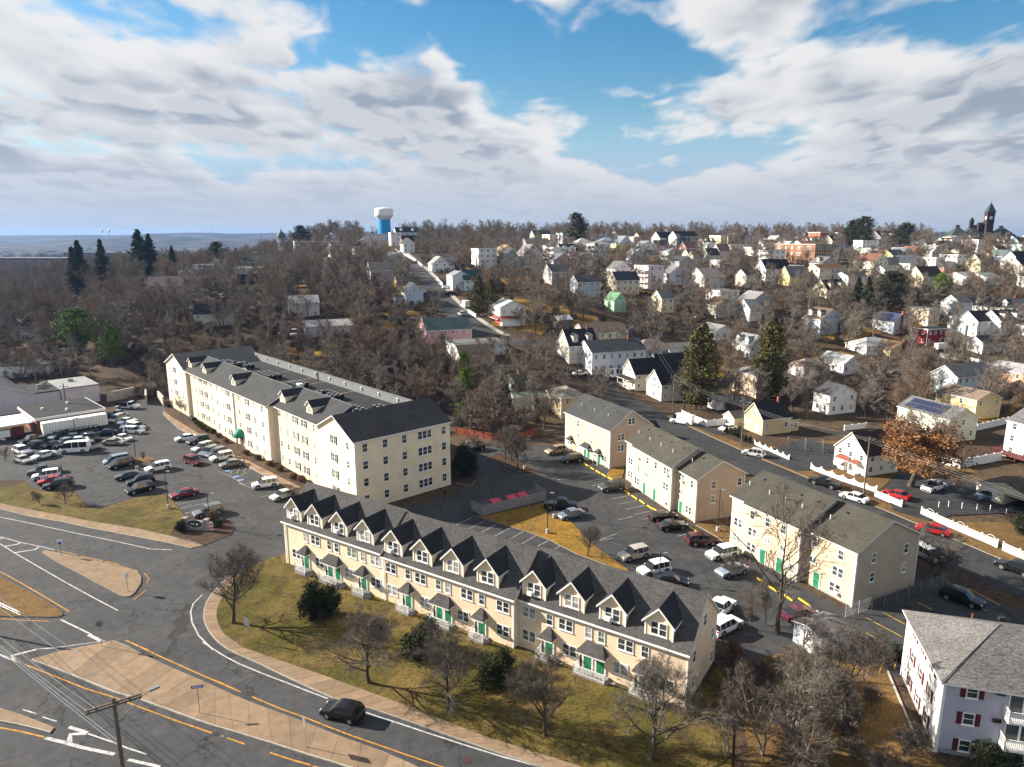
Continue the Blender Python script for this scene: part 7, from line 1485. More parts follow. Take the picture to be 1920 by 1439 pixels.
# far mills in the valley
def mill(lab, x, y, L, D, hh, rot, wc):
    t = thing('mill_building', lab, 'mill', (x, y, T(x, y) - .5), R_(rot)); MB().box(-L/2, L/2, -D/2, D/2, 0, hh).build('wall', 'paint', t, color=wc); MB().box(-L/2 - .5, L/2 + .5, -D/2 - .5, D/2 + .5, hh, hh + .8).build('roof', 'flat_roof_pale', t)
    for f in range(int(hh / 4)):
        m_ = MB()
        for i in range(int(L / 5)): x0 = -L/2 + 2 + i * 5; m_.box(x0, x0 + 2.2, -D/2 - .08, -D/2, 1.4 + f * 4, 3.6 + f * 4)
        m_.build('window_band', 'glass_dark', t)
mill('long red brick mill in the hazy valley at left', -690, 980, 150, 24, 20, -8, (.2, .11, .09)); mill('second brick mill with pale roof at the left edge', -800, 900, 110, 22, 16, -5, (.22, .12, .1)); mill('far mill block behind the spruces at left', -700, 1180, 120, 24, 24, -10, (.2, .12, .1))
# valley town: too small to count
tv = MB(); rg = random.Random(5)
for i in range(700):
    y = rg.uniform(1250, 3400); a = rg.uniform(-1.0, -.25); x = a * y; w_, d_, h_ = rg.uniform(8, 22), rg.uniform(8, 18), rg.uniform(5, 11); z = T(x, y); mi = rg.randrange(4); tv.box(x - w_/2, x + w_/2, y - d_/2, y + d_/2, z, z + h_, mi, 4); 
plain('town_a', (.5, .48, .45), .8, .2, var=0); plain('town_b', (.3, .22, .18), .8, .2, var=0); plain('town_c', (.4, .42, .45), .8, .2, var=0); plain('town_d', (.6, .58, .52), .8, .2, var=0)
tag(struct(tv.build('valley_town', ['town_a', 'town_b', 'town_c', 'town_d', 'flat_roof']), 'stuff'), 'mass of small buildings in the far hazy valley', 'town')
for i, (x, d) in enumerate(((-2930, 46), (-2880, 46))):
    t = thing('water_tank', ('left' if i == 0 else 'right') + ' one of the paired water tanks on the far ridge', 'water tank', (x, 5000, 88)); b = MB(); b.lathe([(2.5, -8), (2.5, 8), (9, 16), (10, 21), (8, 26), (3, 28), (0, 28)], 14); b.build('tank', 'tower_white', t, True)
mt = thing('radio_mast', 'thin radio mast on the far ridge', 'mast', (-2150, 5000, 95)); MB().tube((0, 0, 0), (0, 0, 90), 1.2, .5, 5).build('mast', 'steel', mt)
# ================================================================== VEHICLES
CARDEF = {
 'sedan': (4.7, 1.82, [(0,.55,.55,'p'),(.02,.9,.9,'p'),(.14,.98,.98,'w'),(.28,.97,1.36,'r'),(.45,.95,1.44,'b'),(.465,.95,1.44,'r'),(.60,.94,1.40,'w'),(.75,.93,.93,'p'),(.965,.74,.74,'p'),(1,.5,.5,'')]),
 'hatch': (4.15, 1.75, [(0,.55,.55,'p'),(.02,.98,.98,'w'),(.09,1.0,1.46,'b'),(.13,.99,1.5,'r'),(.33,.97,1.53,'b'),(.35,.97,1.53,'r'),(.55,.95,1.48,'w'),(.75,.95,.95,'p'),(.96,.76,.76,'p'),(1,.5,.5,'')]),
 'suv': (4.75, 1.9, [(0,.6,.6,'p'),(.02,1.02,1.02,'w'),(.07,1.04,1.62,'b'),(.10,1.04,1.68,'r'),(.28,1.02,1.73,'b'),(.295,1.02,1.73,'r'),(.46,1.0,1.73,'b'),(.475,1.0,1.73,'r'),(.60,.99,1.66,'w'),(.75,1.0,1.0,'p'),(.965,.84,.84,'p'),(1,.55,.55,'')]),
 'van': (4.95, 1.95, [(0,.6,.6,'p'),(.015,1.03,1.03,'w'),(.05,1.03,1.66,'b'),(.08,1.03,1.74,'r'),(.30,1.02,1.77,'b'),(.315,1.02,1.77,'r'),(.52,1.0,1.76,'b'),(.535,1.0,1.76,'r'),(.66,1.0,1.68,'w'),(.86,.98,.98,'p'),(.975,.78,.78,'p'),(1,.55,.55,'')]),
 'pickup': (5.7, 1.95, [(0,.6,.6,'p'),(.012,1.08,1.08,'p'),(.39,1.08,1.08,'w'),(.405,1.08,1.72,'b'),(.42,1.08,1.8,'r'),(.525,1.07,1.83,'b'),(.54,1.07,1.83,'r'),(.645,1.06,1.76,'w'),(.75,1.1,1.1,'p'),(.97,.98,.98,'p'),(1,.6,.6,'')]),
 'cargo': (5.9, 2.02, [(0,.55,.55,'b'),(.006,1.3,2.5,'b'),(.69,1.25,2.5,'r'),(.79,1.2,2.36,'w'),(.90,1.22,1.22,'p'),(.985,.95,.95,'p'),(1,.6,.6,'')]),
 'shuttle': (5.9, 2.02, [(0,.55,.55,'b'),(.006,1.3,2.45,'b'),(.05,1.3,2.5,'r'),(.3,1.28,2.52,'b'),(.32,1.28,2.52,'r'),(.52,1.26,2.52,'b'),(.54,1.26,2.52,'r'),(.79,1.2,2.36,'w'),(.90,1.22,1.22,'p'),(.985,.95,.95,'p'),(1,.6,.6,'')]),
 'rv': (6.4, 2.3, [(0,.55,.55,'b'),(.006,1.4,2.8,'b'),(.25,1.4,2.85,'r'),(.4,1.4,2.85,'b'),(.55,1.4,2.85,'r'),(.68,1.4,2.85,'b'),(.74,1.3,2.8,'r'),(.86,1.25,2.5,'w'),(.93,1.2,1.2,'p'),(.99,.9,.9,'p'),(1,.6,.6,'')]),
 'stake': (6.2, 2.1, [(0,.6,.6,'p'),(.60,.62,.62,'b'),(.605,1.15,1.9,'b'),(.63,1.15,2.0,'r'),(.74,1.12,1.95,'w'),(.82,1.2,1.2,'p'),(.98,1.0,1.0,'p'),(1,.6,.6,'')]),
}
CMESH = {}
def car_meshes(t):
    if t in CMESH: return CMESH[t]
    L, W, st = CARDEF[t]; hw = W / 2; body = MB(); gl = MB(); secs = []
    for f, zb, zt, k in st:
        x = (f - .5) * L; e = min(f, 1 - f); wf = .90 if e < .008 else (.965 if e < .05 else 1.0); h = hw * wf; top = zt > zb + .05
        prof = [(h * .90, .24), (h, .42), (h, min(.72, zb - .02)), (h * .965, zb), ((h * (.80 if t not in ('cargo', 'shuttle', 'rv') else .9)) if top else h * .90, zt), (0, zt + (.035 if top else .02))]
        secs.append([(x, y, z) for y, z in prof])
    for i in range(len(secs) - 1):
        k = st[i][3]; A, B = secs[i], secs[i + 1]
        for j in range(5):
            tgt = body
            if k == 'w' and j >= 3: tgt = gl
            if k == 'r' and j == 3: tgt = gl
            q = [A[j], B[j], B[j + 1], A[j + 1]]; m_ = [(x, -y, z) for x, y, z in q]
            tgt.face(q[::-1]); tgt.face(m_)
        body.face([A[0], (A[0][0], -A[0][1], A[0][2]), (B[0][0], -B[0][1], B[0][2]), B[0]])
    for s_, rv in ((secs[0], 0), (secs[-1], 1)):
        q = s_[:] + [(x, -y, z) for x, y, z in s_[::-1][1:]]; body.face(q if rv else q[::-1])
    # dark sills, bumpers and arches
    dk = MB(); rw = .34 if t in ('sedan', 'hatch') else .39; ax = (L * .29, -L * .30); 
    arch = MB(); arch.face([((rw + .07) * math.cos(a), .098, .02 + (rw + .07) * math.sin(a)) for a in np.linspace(math.pi + .35, -.35, 11)])
    dk.box(-.03, .03, -hw * .78, hw * .78, .3, .52)
    wh = MB()
    for s_ in (0,): 
        wh.tube((0, -.11, 0), (0, .11, 0), rw, n=16)
    rm = MB(); rm.tube((0, .1, 0), (0, .125, 0), rw * .66, n=12)
    bed = None
    if t == 'pickup': bed = MB().box(-L * .485, -L * .13, -hw * .82, hw * .82, 1.075, 1.112)
    if t == 'stake':
        bed = MB(); bed.box(-L/2, L * .09, -1.1, 1.1, .95, 1.1)
        for s_ in (-1, 1):
            for i in range(9): x0 = -L/2 + i * L * .59 / 8.4; bed.box(x0, x0 + .1, s_ * 1.06 - .04, s_ * 1.06 + .04, 1.1, 2.2)
            for z in (1.35, 1.7, 2.05): bed.box(-L/2, L * .09, s_ * 1.06 - .05, s_ * 1.06 + .05, z, z + .16)
        bed.box(-L/2 + .3, L * .05, -1, 1, 1.1, 1.7)
    hl = MB().box(-.05, .02, -.17, .17, -.06, .07); tl = MB().box(-.02, .05, -.13, .13, -.09, .12)
    mr = MB().box(-.08, .08, -.1, .1, 0, .13)
    CMESH[t] = dict(body=body.mesh('body', ['car_paint'], True), glass=gl.mesh('window_glass', ['car_glass']), trim=dk.mesh('bumper', ['rubber']), arch=arch.mesh('wheel_arch', ['rubber']), wheel=wh.mesh('wheel', ['rubber']), rim=rm.mesh('rim', ['rim']), bed=bed.mesh('bed', ['black_metal']) if bed else None, head=hl.mesh('headlight', ['lamp_clear']), tail=tl.mesh('tail_light', ['lamp_red']), mirror=mr.mesh('mirror', ['car_paint']), ax=ax, hw=hw, L=L, rw=rw, zb=[s_ for s_ in st if s_[0] > .5][-3][1])
    return CMESH[t]
NAMES = {'sedan': ('sedan', 'car'), 'hatch': ('hatchback', 'car'), 'suv': ('sport_utility', 'car'), 'van': ('minivan', 'van'), 'pickup': ('pickup_truck', 'pickup'), 'cargo': ('cargo_van', 'van'), 'shuttle': ('shuttle_van', 'van'), 'rv': ('camper_van', 'camper'), 'stake': ('stake_truck', 'truck')}
for x, y, z, an, t, colr, lab, grp, _ in CARS:
    c = car_meshes(t); nm, cat = NAMES[t]; far = y > 200; gz = .045 if y < 160 else .12
    if 'maroon sport utility driving' in lab or True: pass
    o = thing(nm, lab, cat, (x, y, T(x, y) + gz), R_(an))
    link('body', c['body'], o, colr); link('window_glass', c['glass'], o); [link('bumper', c['trim'], o, None, (s_ * (c['L'] / 2 - .015), 0, 0)) for s_ in (-1, 1)]
    if c['bed']: link('bed', c['bed'], o)
    for ax in c['ax']:
        for s_ in (-1, 1):
            w_ = link('wheel', c['wheel'], o, None, (ax, s_ * (c['hw'] - .09), c['rw']), 0.0 if s_ > 0 else math.pi)
            if not far: link('rim', c['rim'], w_); link('wheel_arch', c['arch'], w_)
    if not far:
        for s_ in (-1, 1): link('headlight', c['head'], o, None, (c['L'] / 2 - .06, s_ * c['hw'] * .66, .70)); link('tail_light', c['tail'], o, None, (-c['L'] / 2 + .03, s_ * c['hw'] * .76, .86)); link('mirror', c['mirror'], o, colr, (c['L'] * .17, s_ * (c['hw'] + .06), c['zb'] - .02))
# long white trailer and equipment in the left yard
tl_ = thing('box_trailer', 'long white box trailer in front of the brick workshop', 'trailer', (-103.7, 156.5, .03), R_(44)); MB().box(-6.6, 6.6, -1.25, 1.25, 1.1, 3.7).build('box', 'white_trim', tl_)
rb = MB()
for i in range(22): x0 = -6.5 + i * .6; rb.box(x0, x0 + .05, -1.28, -1.25, 1.15, 3.65)
rb.build('ribs', 'stall_paint', tl_); whm = MB().tube((0, -.15, 0), (0, .15, 0), .48, n=16).mesh('wheel', ['rubber'])
for x in (-5, -3.8): 
    for s_ in (-1, 1): link('wheel', whm, tl_, None, (x, s_ * 1.05, .48))
for s_ in (-.6, .6): MB().box(5.0, 5.2, s_ - .08, s_ + .08, 0, 1.1).build('landing_leg', 'black_metal', tl_)
eq = thing('boom_truck', 'work truck with yellow boom at the left edge of the yard', 'truck', (-116.5, 150.5, .03), R_(30)); MB().box(-4.5, 1.5, -1.2, 1.2, .9, 2.3).build('body', 'white_trim', eq); MB().box(1.7, 3.9, -1.15, 1.15, .7, 2.5).build('cab', 'maroon_paint', eq); MB().tube((-4, 0, 2.5), (4.4, 0, 3.2), .22, .15, 8).build('boom', 'stop_yellow', eq)
for x in (-3.2, -1.8, 2.9):
    for s_ in (-1, 1): link('wheel', whm, eq, None, (x, s_ * 1.05, .48))
eq = thing('flatbed_trailer', 'dark flatbed trailer with racks beside the white trailer', 'trailer', (-101.0, 153.6, .03), R_(44)); b = MB(); b.box(-4, 4, -1, 1, .8, 1.0)
for i in range(9): b.box(-4 + i, -3.92 + i, -1, 1, 1.0, 1.9)
b.box(-4, 4, -1, -.92, 1.85, 1.95); b.box(-4, 4, .92, 1, 1.85, 1.95); b.build('rack', 'black_metal', eq)
for s_ in (-1, 1): link('wheel', whm, eq, None, (-2.5, s_ * .9, .48))
# ================================================================== STREET FURNITURE
LAMPLAB = ['lamp post on the island in the middle of the lot', 'lamp post on the yellow lawn beside the red sedan', 'lamp post behind the entrance sign', 'lamp post in front of the white trailer', 'lamp post beside the slate sports sedan', 'lamp post on the grass island of the court', 'lamp post between the second and third beige blocks', 'lamp post behind the white court car', 'lamp post on the mulch island by the bare trees', 'lamp post by the red fence']
for (x, y, h_), lab in zip(LAMPS, LAMPLAB):
    t = thing('lamp_post', lab, 'lamp post', (x, y, .03), random.uniform(-.4, .4)); b = MB(); b.lathe([(.3, 0), (.3, .7), (.26, .75), (0, .75)], 12); b.build('base', 'concrete', t); b = MB(); b.tube((0, 0, .7), (0, 0, h_), .075, .055, 8); b.tube((0, 0, h_ - .15), (.55, 0, h_ - .02), .04, .04, 6); b.build('pole', 'wood_pole' if False else 'bronze' if 'bronze' in MATS else 'black_metal', t); b = MB(); b.box(.4, .95, -.2, .2, h_ - .08, h_ + .06); b.build('lamp_head', 'steel', t)
UPLAB = ['utility pole by the white scalloped fence', 'utility pole by the hedge row', 'utility pole with transformer near the cargo van', 'utility pole at the bend below the mint green cottage', 'utility pole behind the white carport', 'utility pole in the hill street pavement', 'utility pole below the street top gable', 'utility pole by the red porch house', 'utility pole at the long white house', 'utility pole at the school lot', 'utility pole behind the brick workshop']
wire_pts = {}
for i, ((x, y, z, h_), lab) in enumerate(zip(UP, UPLAB)):
    t = thing('utility_pole', lab, 'utility pole', (x, y, z), R_(18)); MB().tube((0, 0, -.5), (0, 0, h_), .16, .12, 8).build('pole', 'wood_pole', t); MB().box(-1.1, 1.1, -.06, .06, h_ - .75, h_ - .62).build('crossarm', 'wood_pole', t)
    ins = MB().lathe([(.05, 0), (.07, .06), (.04, .14), (0, .15)], 8).mesh('insulator', ['steel'])
    for k in (-1, 0, 1): link('insulator', ins, t, None, (k, 0, h_ - .62))
    if i in (2, 3): MB().lathe([(0, h_ - 2.3), (.28, h_ - 2.3), (.28, h_ - 1.3), (0, h_ - 1.2)], 10, 0, (.42, 0)).build('transformer', 'steel', t, True)
    wire_pts[i] = Vector((x, y, z + h_ - .5))
def wire(a, b, sag, lab, r=.018, grp=None):
    a = Vector(a); b = Vector(b); m_ = MB(); n = 14; P = [a.lerp(b, k / n) - Vector((0, 0, sag * 4 * (k / n) * (1 - k / n))) for k in range(n + 1)]
    for p, q in zip(P, P[1:]): m_.tube(p, q, r, n=4, cap=False)
    return tag(m_.build('power_wire', 'wire' if 'wire' in MATS else 'steel'), lab, 'wire', grp)
for a, b in ((0, 1), (1, 2)):
    for k in (-1, 0, 1): wire(wire_pts[a] + Vector((k * .95, k * .3, 0)), wire_pts[b] + Vector((k * .95, k * .3, 0)), .7, 'power wire strung along the street on the right', grp='wires along the right street')
for k in (-1, 0, 1): wire(wire_pts[0] + Vector((k * .95, k * .3, 0)), (82 + k, 62, 10.2), .9, 'power wire running from the scalloped fence pole out of the picture', grp='wires leaving at right')
for k in (-1, 1): wire(wire_pts[3] + Vector((k * .5, 0, 0)), wire_pts[2] + Vector((k * .5, 0, 0)), 1.6, 'power wire sagging from the cottage bend to the van pole', grp='wires over the slope')
# big pole at lower left with street lamp
PX, PY = -29.1, 44.0
t = thing('utility_pole', 'weathered utility pole with crossarm and street lamp at lower left', 'utility pole', (PX, PY, 0)); MB().tube((0, 0, -.5), (0, 0, 12.3), .2, .14, 10).build('pole', 'wood_pole', t)
ad = Vector((.83, .56, 0)).normalized(); an_ = Vector((-ad.y, ad.x, 0)); b = MB()
for k in (-.12, .12): b.obox(tuple(an_ * k * 1.3), tuple(ad), tuple(an_), 11.7, 11.87, 3.6, .11)
b.build('crossarm', 'wood_pole', t); ins = MB().lathe([(.05, 0), (.08, .06), (.04, .16), (0, .18)], 8).mesh('insulator', ['steel'])
for k in (-1.7, -1.2, .9, 1.7): p = ad * k; link('insulator', ins, t, None, (p.x, p.y, 11.88))
b = MB(); br = MB()
for s_ in (-1, 1): p0 = ad * (.9 * s_); br.tube((p0.x, p0.y, 11.7), (0, 0, 10.8), .03, n=5)
br.build('brace', 'steel', t); b.tube((.1, .08, 9.6), (1.35, 1.3, 11.5), .035, n=6); b.tube((.1, .08, 10.3), (1.35, 1.3, 11.5), .035, n=6); b.tube((1.35, 1.3, 11.5), (1.75, 1.7, 11.7), .035, n=6); b.build('lamp_arm', 'steel', t); lh = MB(); lh.obox((1.95, 1.9, 0), (.7, .7, 0), (-.7, .7, 0), 11.62, 11.78, .75, .3); lh.build('lamp_head', 'steel', t)
for k, zz in ((-1.7, 11.95), (-1.2, 11.95), (.9, 11.95), (1.7, 11.95)): p = Vector((PX, PY, zz)) + ad * k; e = Vector((-72.4, 75.0, 11.2)) + ad * k; wire(p, e, .8, 'power wire crossing the road junction from the lower left pole', .022, 'wires over the road junction')
for zz in (8.6, 8.2): wire((PX, PY, zz), (-72.4, 75.0, zz - .6), .7, 'lower cable crossing the road junction', .03, 'cables over the road junction')
t = thing('utility_pole', 'utility pole beyond the left edge carrying the junction wires', 'utility pole', (-72.4, 75.0, 0)); MB().tube((0, 0, -.5), (0, 0, 11.6), .18, .13, 8).build('pole', 'wood_pole', t)
# traffic signs
def sign(lab, x, y, h_, kind, rz, cat='sign'):
    t = thing('traffic_sign' if kind != 'street' else 'street_name_sign', lab, cat, (x, y, .13), rz); MB().box(-.03, .03, -.02, .02, 0, h_ + .1).build('post', 'steel', t)
    b = MB()
    if kind == 'stop': b.face([(.38 * math.cos(math.pi / 8 + k * math.pi / 4), -.03, h_ - .3 + .38 * math.sin(math.pi / 8 + k * math.pi / 4)) for k in range(8)]); b.face([(.38 * math.cos(math.pi / 8 + k * math.pi / 4), -.022, h_ - .3 + .38 * math.sin(math.pi / 8 + k * math.pi / 4)) for k in range(7, -1, -1)]); b.build('plate', 'dark_metal_panel', t)
    elif kind == 'square': b.box(-.42, .42, -.04, -.02, h_ - .9, h_ + .05); b.build('plate', 'dark_metal_panel', t)
    elif kind == 'white': b.box(-.3, .3, -.04, -.02, h_ - .8, h_); b.build('plate', 'white_trim', t); MB().box(-.2, .2, -.046, -.04, h_ - .75, h_ - .4).build('symbol', 'blue_sign', t)
    elif kind == 'street': b.box(-.55, .55, -.03, -.005, h_ - .28, h_); b.build('plate', 'blue_sign', t); MB().box(-.42, .42, -.036, -.031, h_ - .19, h_ - .1).build('lettering', 'white_trim', t)
    else: b.box(-.28, .28, -.04, -.02, h_ - .7, h_); b.build('plate', 'white_trim', t)
    return t
sign('stop sign seen from behind at the tip of the long median', -46.2, 69.2, 3.1, 'stop', .3); sign('square sign seen from behind on the long median', -18.6, 53.6, 3.0, 'square', -1.0); sign('blue street name sign on the long median', *SIGN_BLUE, 3.0, 'street', .2); sign('white and blue sign at the sharp end of the small island', *SIGN_A, 2.6, 'white', .3); sign('narrow white sign at the round end of the small island', *SIGN_B, 2.6, 'plain', 1.0); sign('dark sign on the grass at the road bend', *SIGN_C, 2.9, 'square', -.5)
# guard rail on the left grass island, manhole covers
t = thing('guard_rail', 'short pale guard rail on the brown grass island', 'guard rail', (0, 0, 0)); b = MB(); p0, p1 = Vector((*RAIL[0], .8)), Vector((*RAIL[1], .45)); b.tube(p0, p1, .09, n=6); b.tube(p0 - Vector((0, 0, .35)), p1 - Vector((0, 0, .3)), .07, n=6); b.build('rail', 'steel', t); b = MB()
for k in (.1, .5, .9): p = p0.lerp(p1, k); MB().tube((p.x, p.y, .1), (p.x, p.y, p.z), .06, n=6).build('post', 'steel', t)
for (x, y), lab in zip(MANHOLES, ('manhole cover in the lane below the black hatchback', 'manhole cover by the long median', 'manhole cover in the wide junction')): b = MB(); b.lathe([(.42, .0), (.42, .012), (.34, .014), (.34, .010), (0, .010)], 20); o = b.build('manhole_cover', 'brownstone'); o.location = (x, y, .022); tag(o, lab, 'manhole cover')
# entrance sign
t = thing('entrance_sign', 'grey stone entrance sign with dark oval panel', 'sign', (*ESIGN, .16), R_(-10)); b = MB(); b.box(-1.7, 1.7, -.25, .25, 0, 1.5); b.build('wall', 'stone', t)
for s_ in (-1.85, 1.85): b = MB(); b.box(s_ - .3, s_ + .3, -.35, .35, 0, 1.75); b.box(s_ - .38, s_ + .38, -.42, .42, 1.75, 1.9); b.build('pillar', 'stone', t)
n = 28; b = MB(); b.face([(1.35 * math.cos(2 * math.pi * k / n), -.28, 1.05 + .72 * math.sin(2 * math.pi * k / n)) for k in range(n)]); b.build('oval_rim', 'white_trim', t); b = MB(); b.face([(1.26 * math.cos(2 * math.pi * k / n), -.29, 1.05 + .63 * math.sin(2 * math.pi * k / n)) for k in range(n)]); b.build('oval_panel', 'slate_green', t); b = MB(); b.box(.2, .55, -.297, -.291, .85, 1.2); b.box(-.75, -.05, -.297, -.291, 1.05, 1.15); b.box(-.7, -.1, -.297, -.291, .85, .93); b.build('emblem', 'white_trim', t)
t = thing('banner_flag', 'small red and white banner beside the entrance sign', 'banner', (ESIGN[0] + 2.9, ESIGN[1] - 1.1, .16)); MB().tube((0, 0, 0), (0, 0, 1.9), .03, n=6).build('pole', 'steel', t); b = MB(); b.box(-.25, .25, -.03, -.01, .4, 1.8); b.build('cloth', 'white_trim', t); b = MB(); b.box(-.2, .2, -.036, -.031, .6, .95); b.box(-.2, .2, -.036, -.031, 1.2, 1.5); b.build('print', 'red_paint', t)
# dumpster enclosure and dumpsters
en = thing('dumpster_enclosure', 'weathered grey board enclosure round the red dumpsters', 'fence', (0, 0, 0)); pk = MB().box(-.1, .1, -.02, .02, 0, 1.8).mesh('board', ['fence_wood'])
for a, b_ in zip(ENC, ENC[1:]):
    A = Vector(a); B = Vector(b_); L = (B - A).length; n = int(L / .215); an2 = math.atan2(B.y - A.y, B.x - A.x)
    for i in range(n): p = A.lerp(B, (i + .5) / n); link('board', pk, en, None, (p.x, p.y, .1 + random.uniform(-.02, .02)), an2)
    m_ = MB(); d = (B - A).normalized(); nn = Vector((-d.y, d.x)); c = (A + B) / 2 + nn * .05
    for z in (.5, 1.5): m_.obox((c.x, c.y, 0), (d.x, d.y, 0), (nn.x, nn.y, 0), z, z + .09, L, .04)
    m_.build('rail', 'fence_wood', en)
dm = MB(); dm.box(-.9, .9, -.75, .75, .12, 1.25); dm2 = MB(); dm2.face([(-.92, -.78, 1.25), (.92, -.78, 1.25), (.92, .78, 1.5), (-.92, .78, 1.5)]); dm2.box(-.92, .92, -.78, .78, 1.2, 1.26); dmm = dm.mesh('bin', ['red_paint']); dml = dm2.mesh('lid', ['red_paint']); dmk = dm2.mesh('lid', ['black_metal'])
for (x, y), lab, lid in zip(BINS, ('dark lidded dumpster at the left end of the enclosure', 'red dumpster left of centre in the enclosure', 'red dumpster right of centre in the enclosure', 'red dumpster partly hidden near the right end', 'dark lidded dumpster at the right end of the enclosure'), (0, 1, 1, 1, 0)):
    t = thing('dumpster', lab, 'dumpster', (x, y, .05), math.atan2(ENC[2][1] - ENC[1][1], ENC[2][0] - ENC[1][0])); link('bin', dmm, t); link('lid', dml if lid else dmk, t)
    MB().box(-.95, -.9, -.5, .5, .8, .9).build('handle', 'black_metal', t)
# fences
def fence(kind, lab, h_, pts, hill=False):
    t = thing('fence' if kind != 'wallrail' else 'garden_wall', lab, 'fence' if kind != 'wallrail' else 'wall', (pts[0][0], pts[0][1], T(pts[0][0], pts[0][1]))); ox, oy, oz = t.location
    for a, b_ in zip(pts, pts[1:]):
        A = Vector(a[:2]); B = Vector(b_[:2]); L = (B - A).length; st = {'white': 2.4, 'scallop': 2.2, 'wallrail': 2.6, 'lattice': 2.4, 'red': 2.4}[kind]; n = max(1, round(L / st)); an2 = math.atan2(B.y - A.y, B.x - A.x); w_ = L / n
        pm = MB(); mats = ['white_trim']
        if kind == 'white': pm.box(-w_/2 + .06, w_/2 - .06, -.025, .025, .05, h_ - .1); pm.box(-w_/2 + .06, w_/2 - .06, -.04, .04, h_ - .1, h_)
        elif kind == 'scallop':
            k = 12
            for i in range(k): x0 = -w_/2 + .06 + (w_ - .12) * i / k; u = (i + .5) / k; hh = h_ - .42 * math.sin(math.pi * u) ; pm.box(x0 + .01, x0 + (w_ - .12) / k - .01, -.02, .02, .06, hh)
            pm.box(-w_/2 + .06, w_/2 - .06, .02, .05, .25, .33)
        elif kind == 'wallrail':
            pm.box(-w_/2 + .03, w_/2 - .03, -.1, .1, -.05, h_ * .66); pm.box(-w_/2 + .06, w_/2 - .06, -.05, .05, h_ - .12, h_ - .05); pm.box(-w_/2 + .06, w_/2 - .06, -.03, .03, h_ * .72, h_ * .76)
        elif kind == 'lattice':
            mats = ['steel']; k = 7
            for i in range(-k, k + 1):
                for s_ in (-1, 1):
                    x0 = i * .5; pm_a = Vector((x0, 0, 0)); 
                    x1 = x0 + s_ * h_
                    if max(x0, x1) > w_/2 + .9 or min(x0, x1) < -w_/2 - .9: continue
                    a0, a1 = 0.0, 1.0
                    for lim in (-w_/2, w_/2):
                        if (x0 - lim) * (x1 - lim) < 0:
                            tt = (lim - x0) / (x1 - x0)
                            if abs(x0) > w_/2: a0 = max(a0, tt)
                            else: a1 = min(a1, tt)
                    if abs(x0) > w_/2 and abs(x1) > w_/2 and a0 == 0: continue
                    pm.tube((x0 + (x1 - x0) * a0, s_ * .012, .05 + h_ * a0), (x0 + (x1 - x0) * a1, s_ * .012, .05 + h_ * a1), .013, n=4, cap=False)
        elif kind == 'red': 
            mats = ['fence_red']
            for i in range(12): x0 = -w_/2 + w_ * i / 12; pm.box(x0 + .008, x0 + w_ / 12 - .008, -.02, .02, .0, h_ - (i % 3) * .03)
            pm.box(-w_/2, w_/2, .02, .07, .4, .5); pm.box(-w_/2, w_/2, .02, .07, h_ - .4, h_ - .3)
        pmm = pm.mesh('panel', mats); ps = MB(); ph = h_ + (.12 if kind != 'red' else 0); ps.box(-.07, .07, -.07, .07, -.1, ph)
        if kind in ('white', 'scallop', 'wallrail'): ps.box(-.1, .1, -.1, .1, ph, ph + .05)
        psm = ps.mesh('post', [mats[0] if kind != 'lattice' else 'steel'])
        for i in range(n + 1):
            p = A.lerp(B, i / n); z = T(p.x, p.y); link('post', psm, t, None, (p.x - ox, p.y - oy, z - oz), an2)
            if i < n: c = A.lerp(B, (i + .5) / n); z2 = T(*B.lerp(A, 1 - (i + 1) / n)); o = link('panel', pmm, t, None, (c.x - ox, c.y - oy, (z + z2) / 2 - oz), an2); o.rotation_euler = (0, -math.atan2(z2 - z, w_), an2)
            if kind == 'wallrail' and i < n and 'long' in lab and i in (0, 2, 4, 6):
                ar = MB(); c = A.lerp(B, (i + .5) / n)
                for q in range(10): a0, a1 = math.pi * q / 10, math.pi * (q + 1) / 10; ar.tube((.8 * math.cos(a0), .25, h_ * .6 + .75 * math.sin(a0)), (.8 * math.cos(a1), .25, h_ * .6 + .75 * math.sin(a1)), .03, n=5)
                o = ar.build('arch', 'white_trim', t); o.location = (c.x - ox, c.y - oy, -oz); o.rotation_euler = (0, 0, an2)
for k, lab, h_, pts in FENCES + HFENCE: fence(k, lab, h_, pts)
# row of short white posts along the lawn, clothesline frame, bins, barriers
for i, (x, y) in enumerate(POSTS): t = MB(); t.lathe([(.06, 0), (.06, .9), (.09, .92), (.09, 1.0), (0, 1.05)], 8); o = t.build('garden_post', 'white_trim'); o.location = (x, y, .1); tag(o, 'short white post edging the garage drive', 'post', 'white posts edging the garage drive')
t = thing('swing_frame', 'grey metal clothesline frame beside the tan cottage', 'frame', (64.0, 143.0, .05), R_(-20)); b = MB()
for x in (-3.5, 0, 3.5):
    for y in (-1.2, 1.2): b.tube((x, y, 0), (x, y, 2.4), .06, n=6)
    b.tube((x, -1.2, 2.4), (x, 1.2, 2.4), .06, n=6)
b.build('post', 'steel', t); b = MB()
for y in (-1.2, 1.2): b.tube((-3.5, y, 2.4), (3.5, y, 2.4), .05, n=6)
b.build('rail', 'steel', t)
for i, (x, y) in enumerate(((93.2, 107.2), (94.2, 107.8))): t = thing('wheelie_bin', ('blue bin beside the open garage, nearer the drive' if i == 0 else 'blue bin beside the open garage, farther back'), 'bin', (x, y, .1), .4); b = MB(); b.box(-.3, .3, -.35, .35, .08, 1.0); b.build('body', 'blue_sign', t); MB().box(-.33, .33, -.38, .38, 1.0, 1.07).build('lid', 'blue_sign', t)
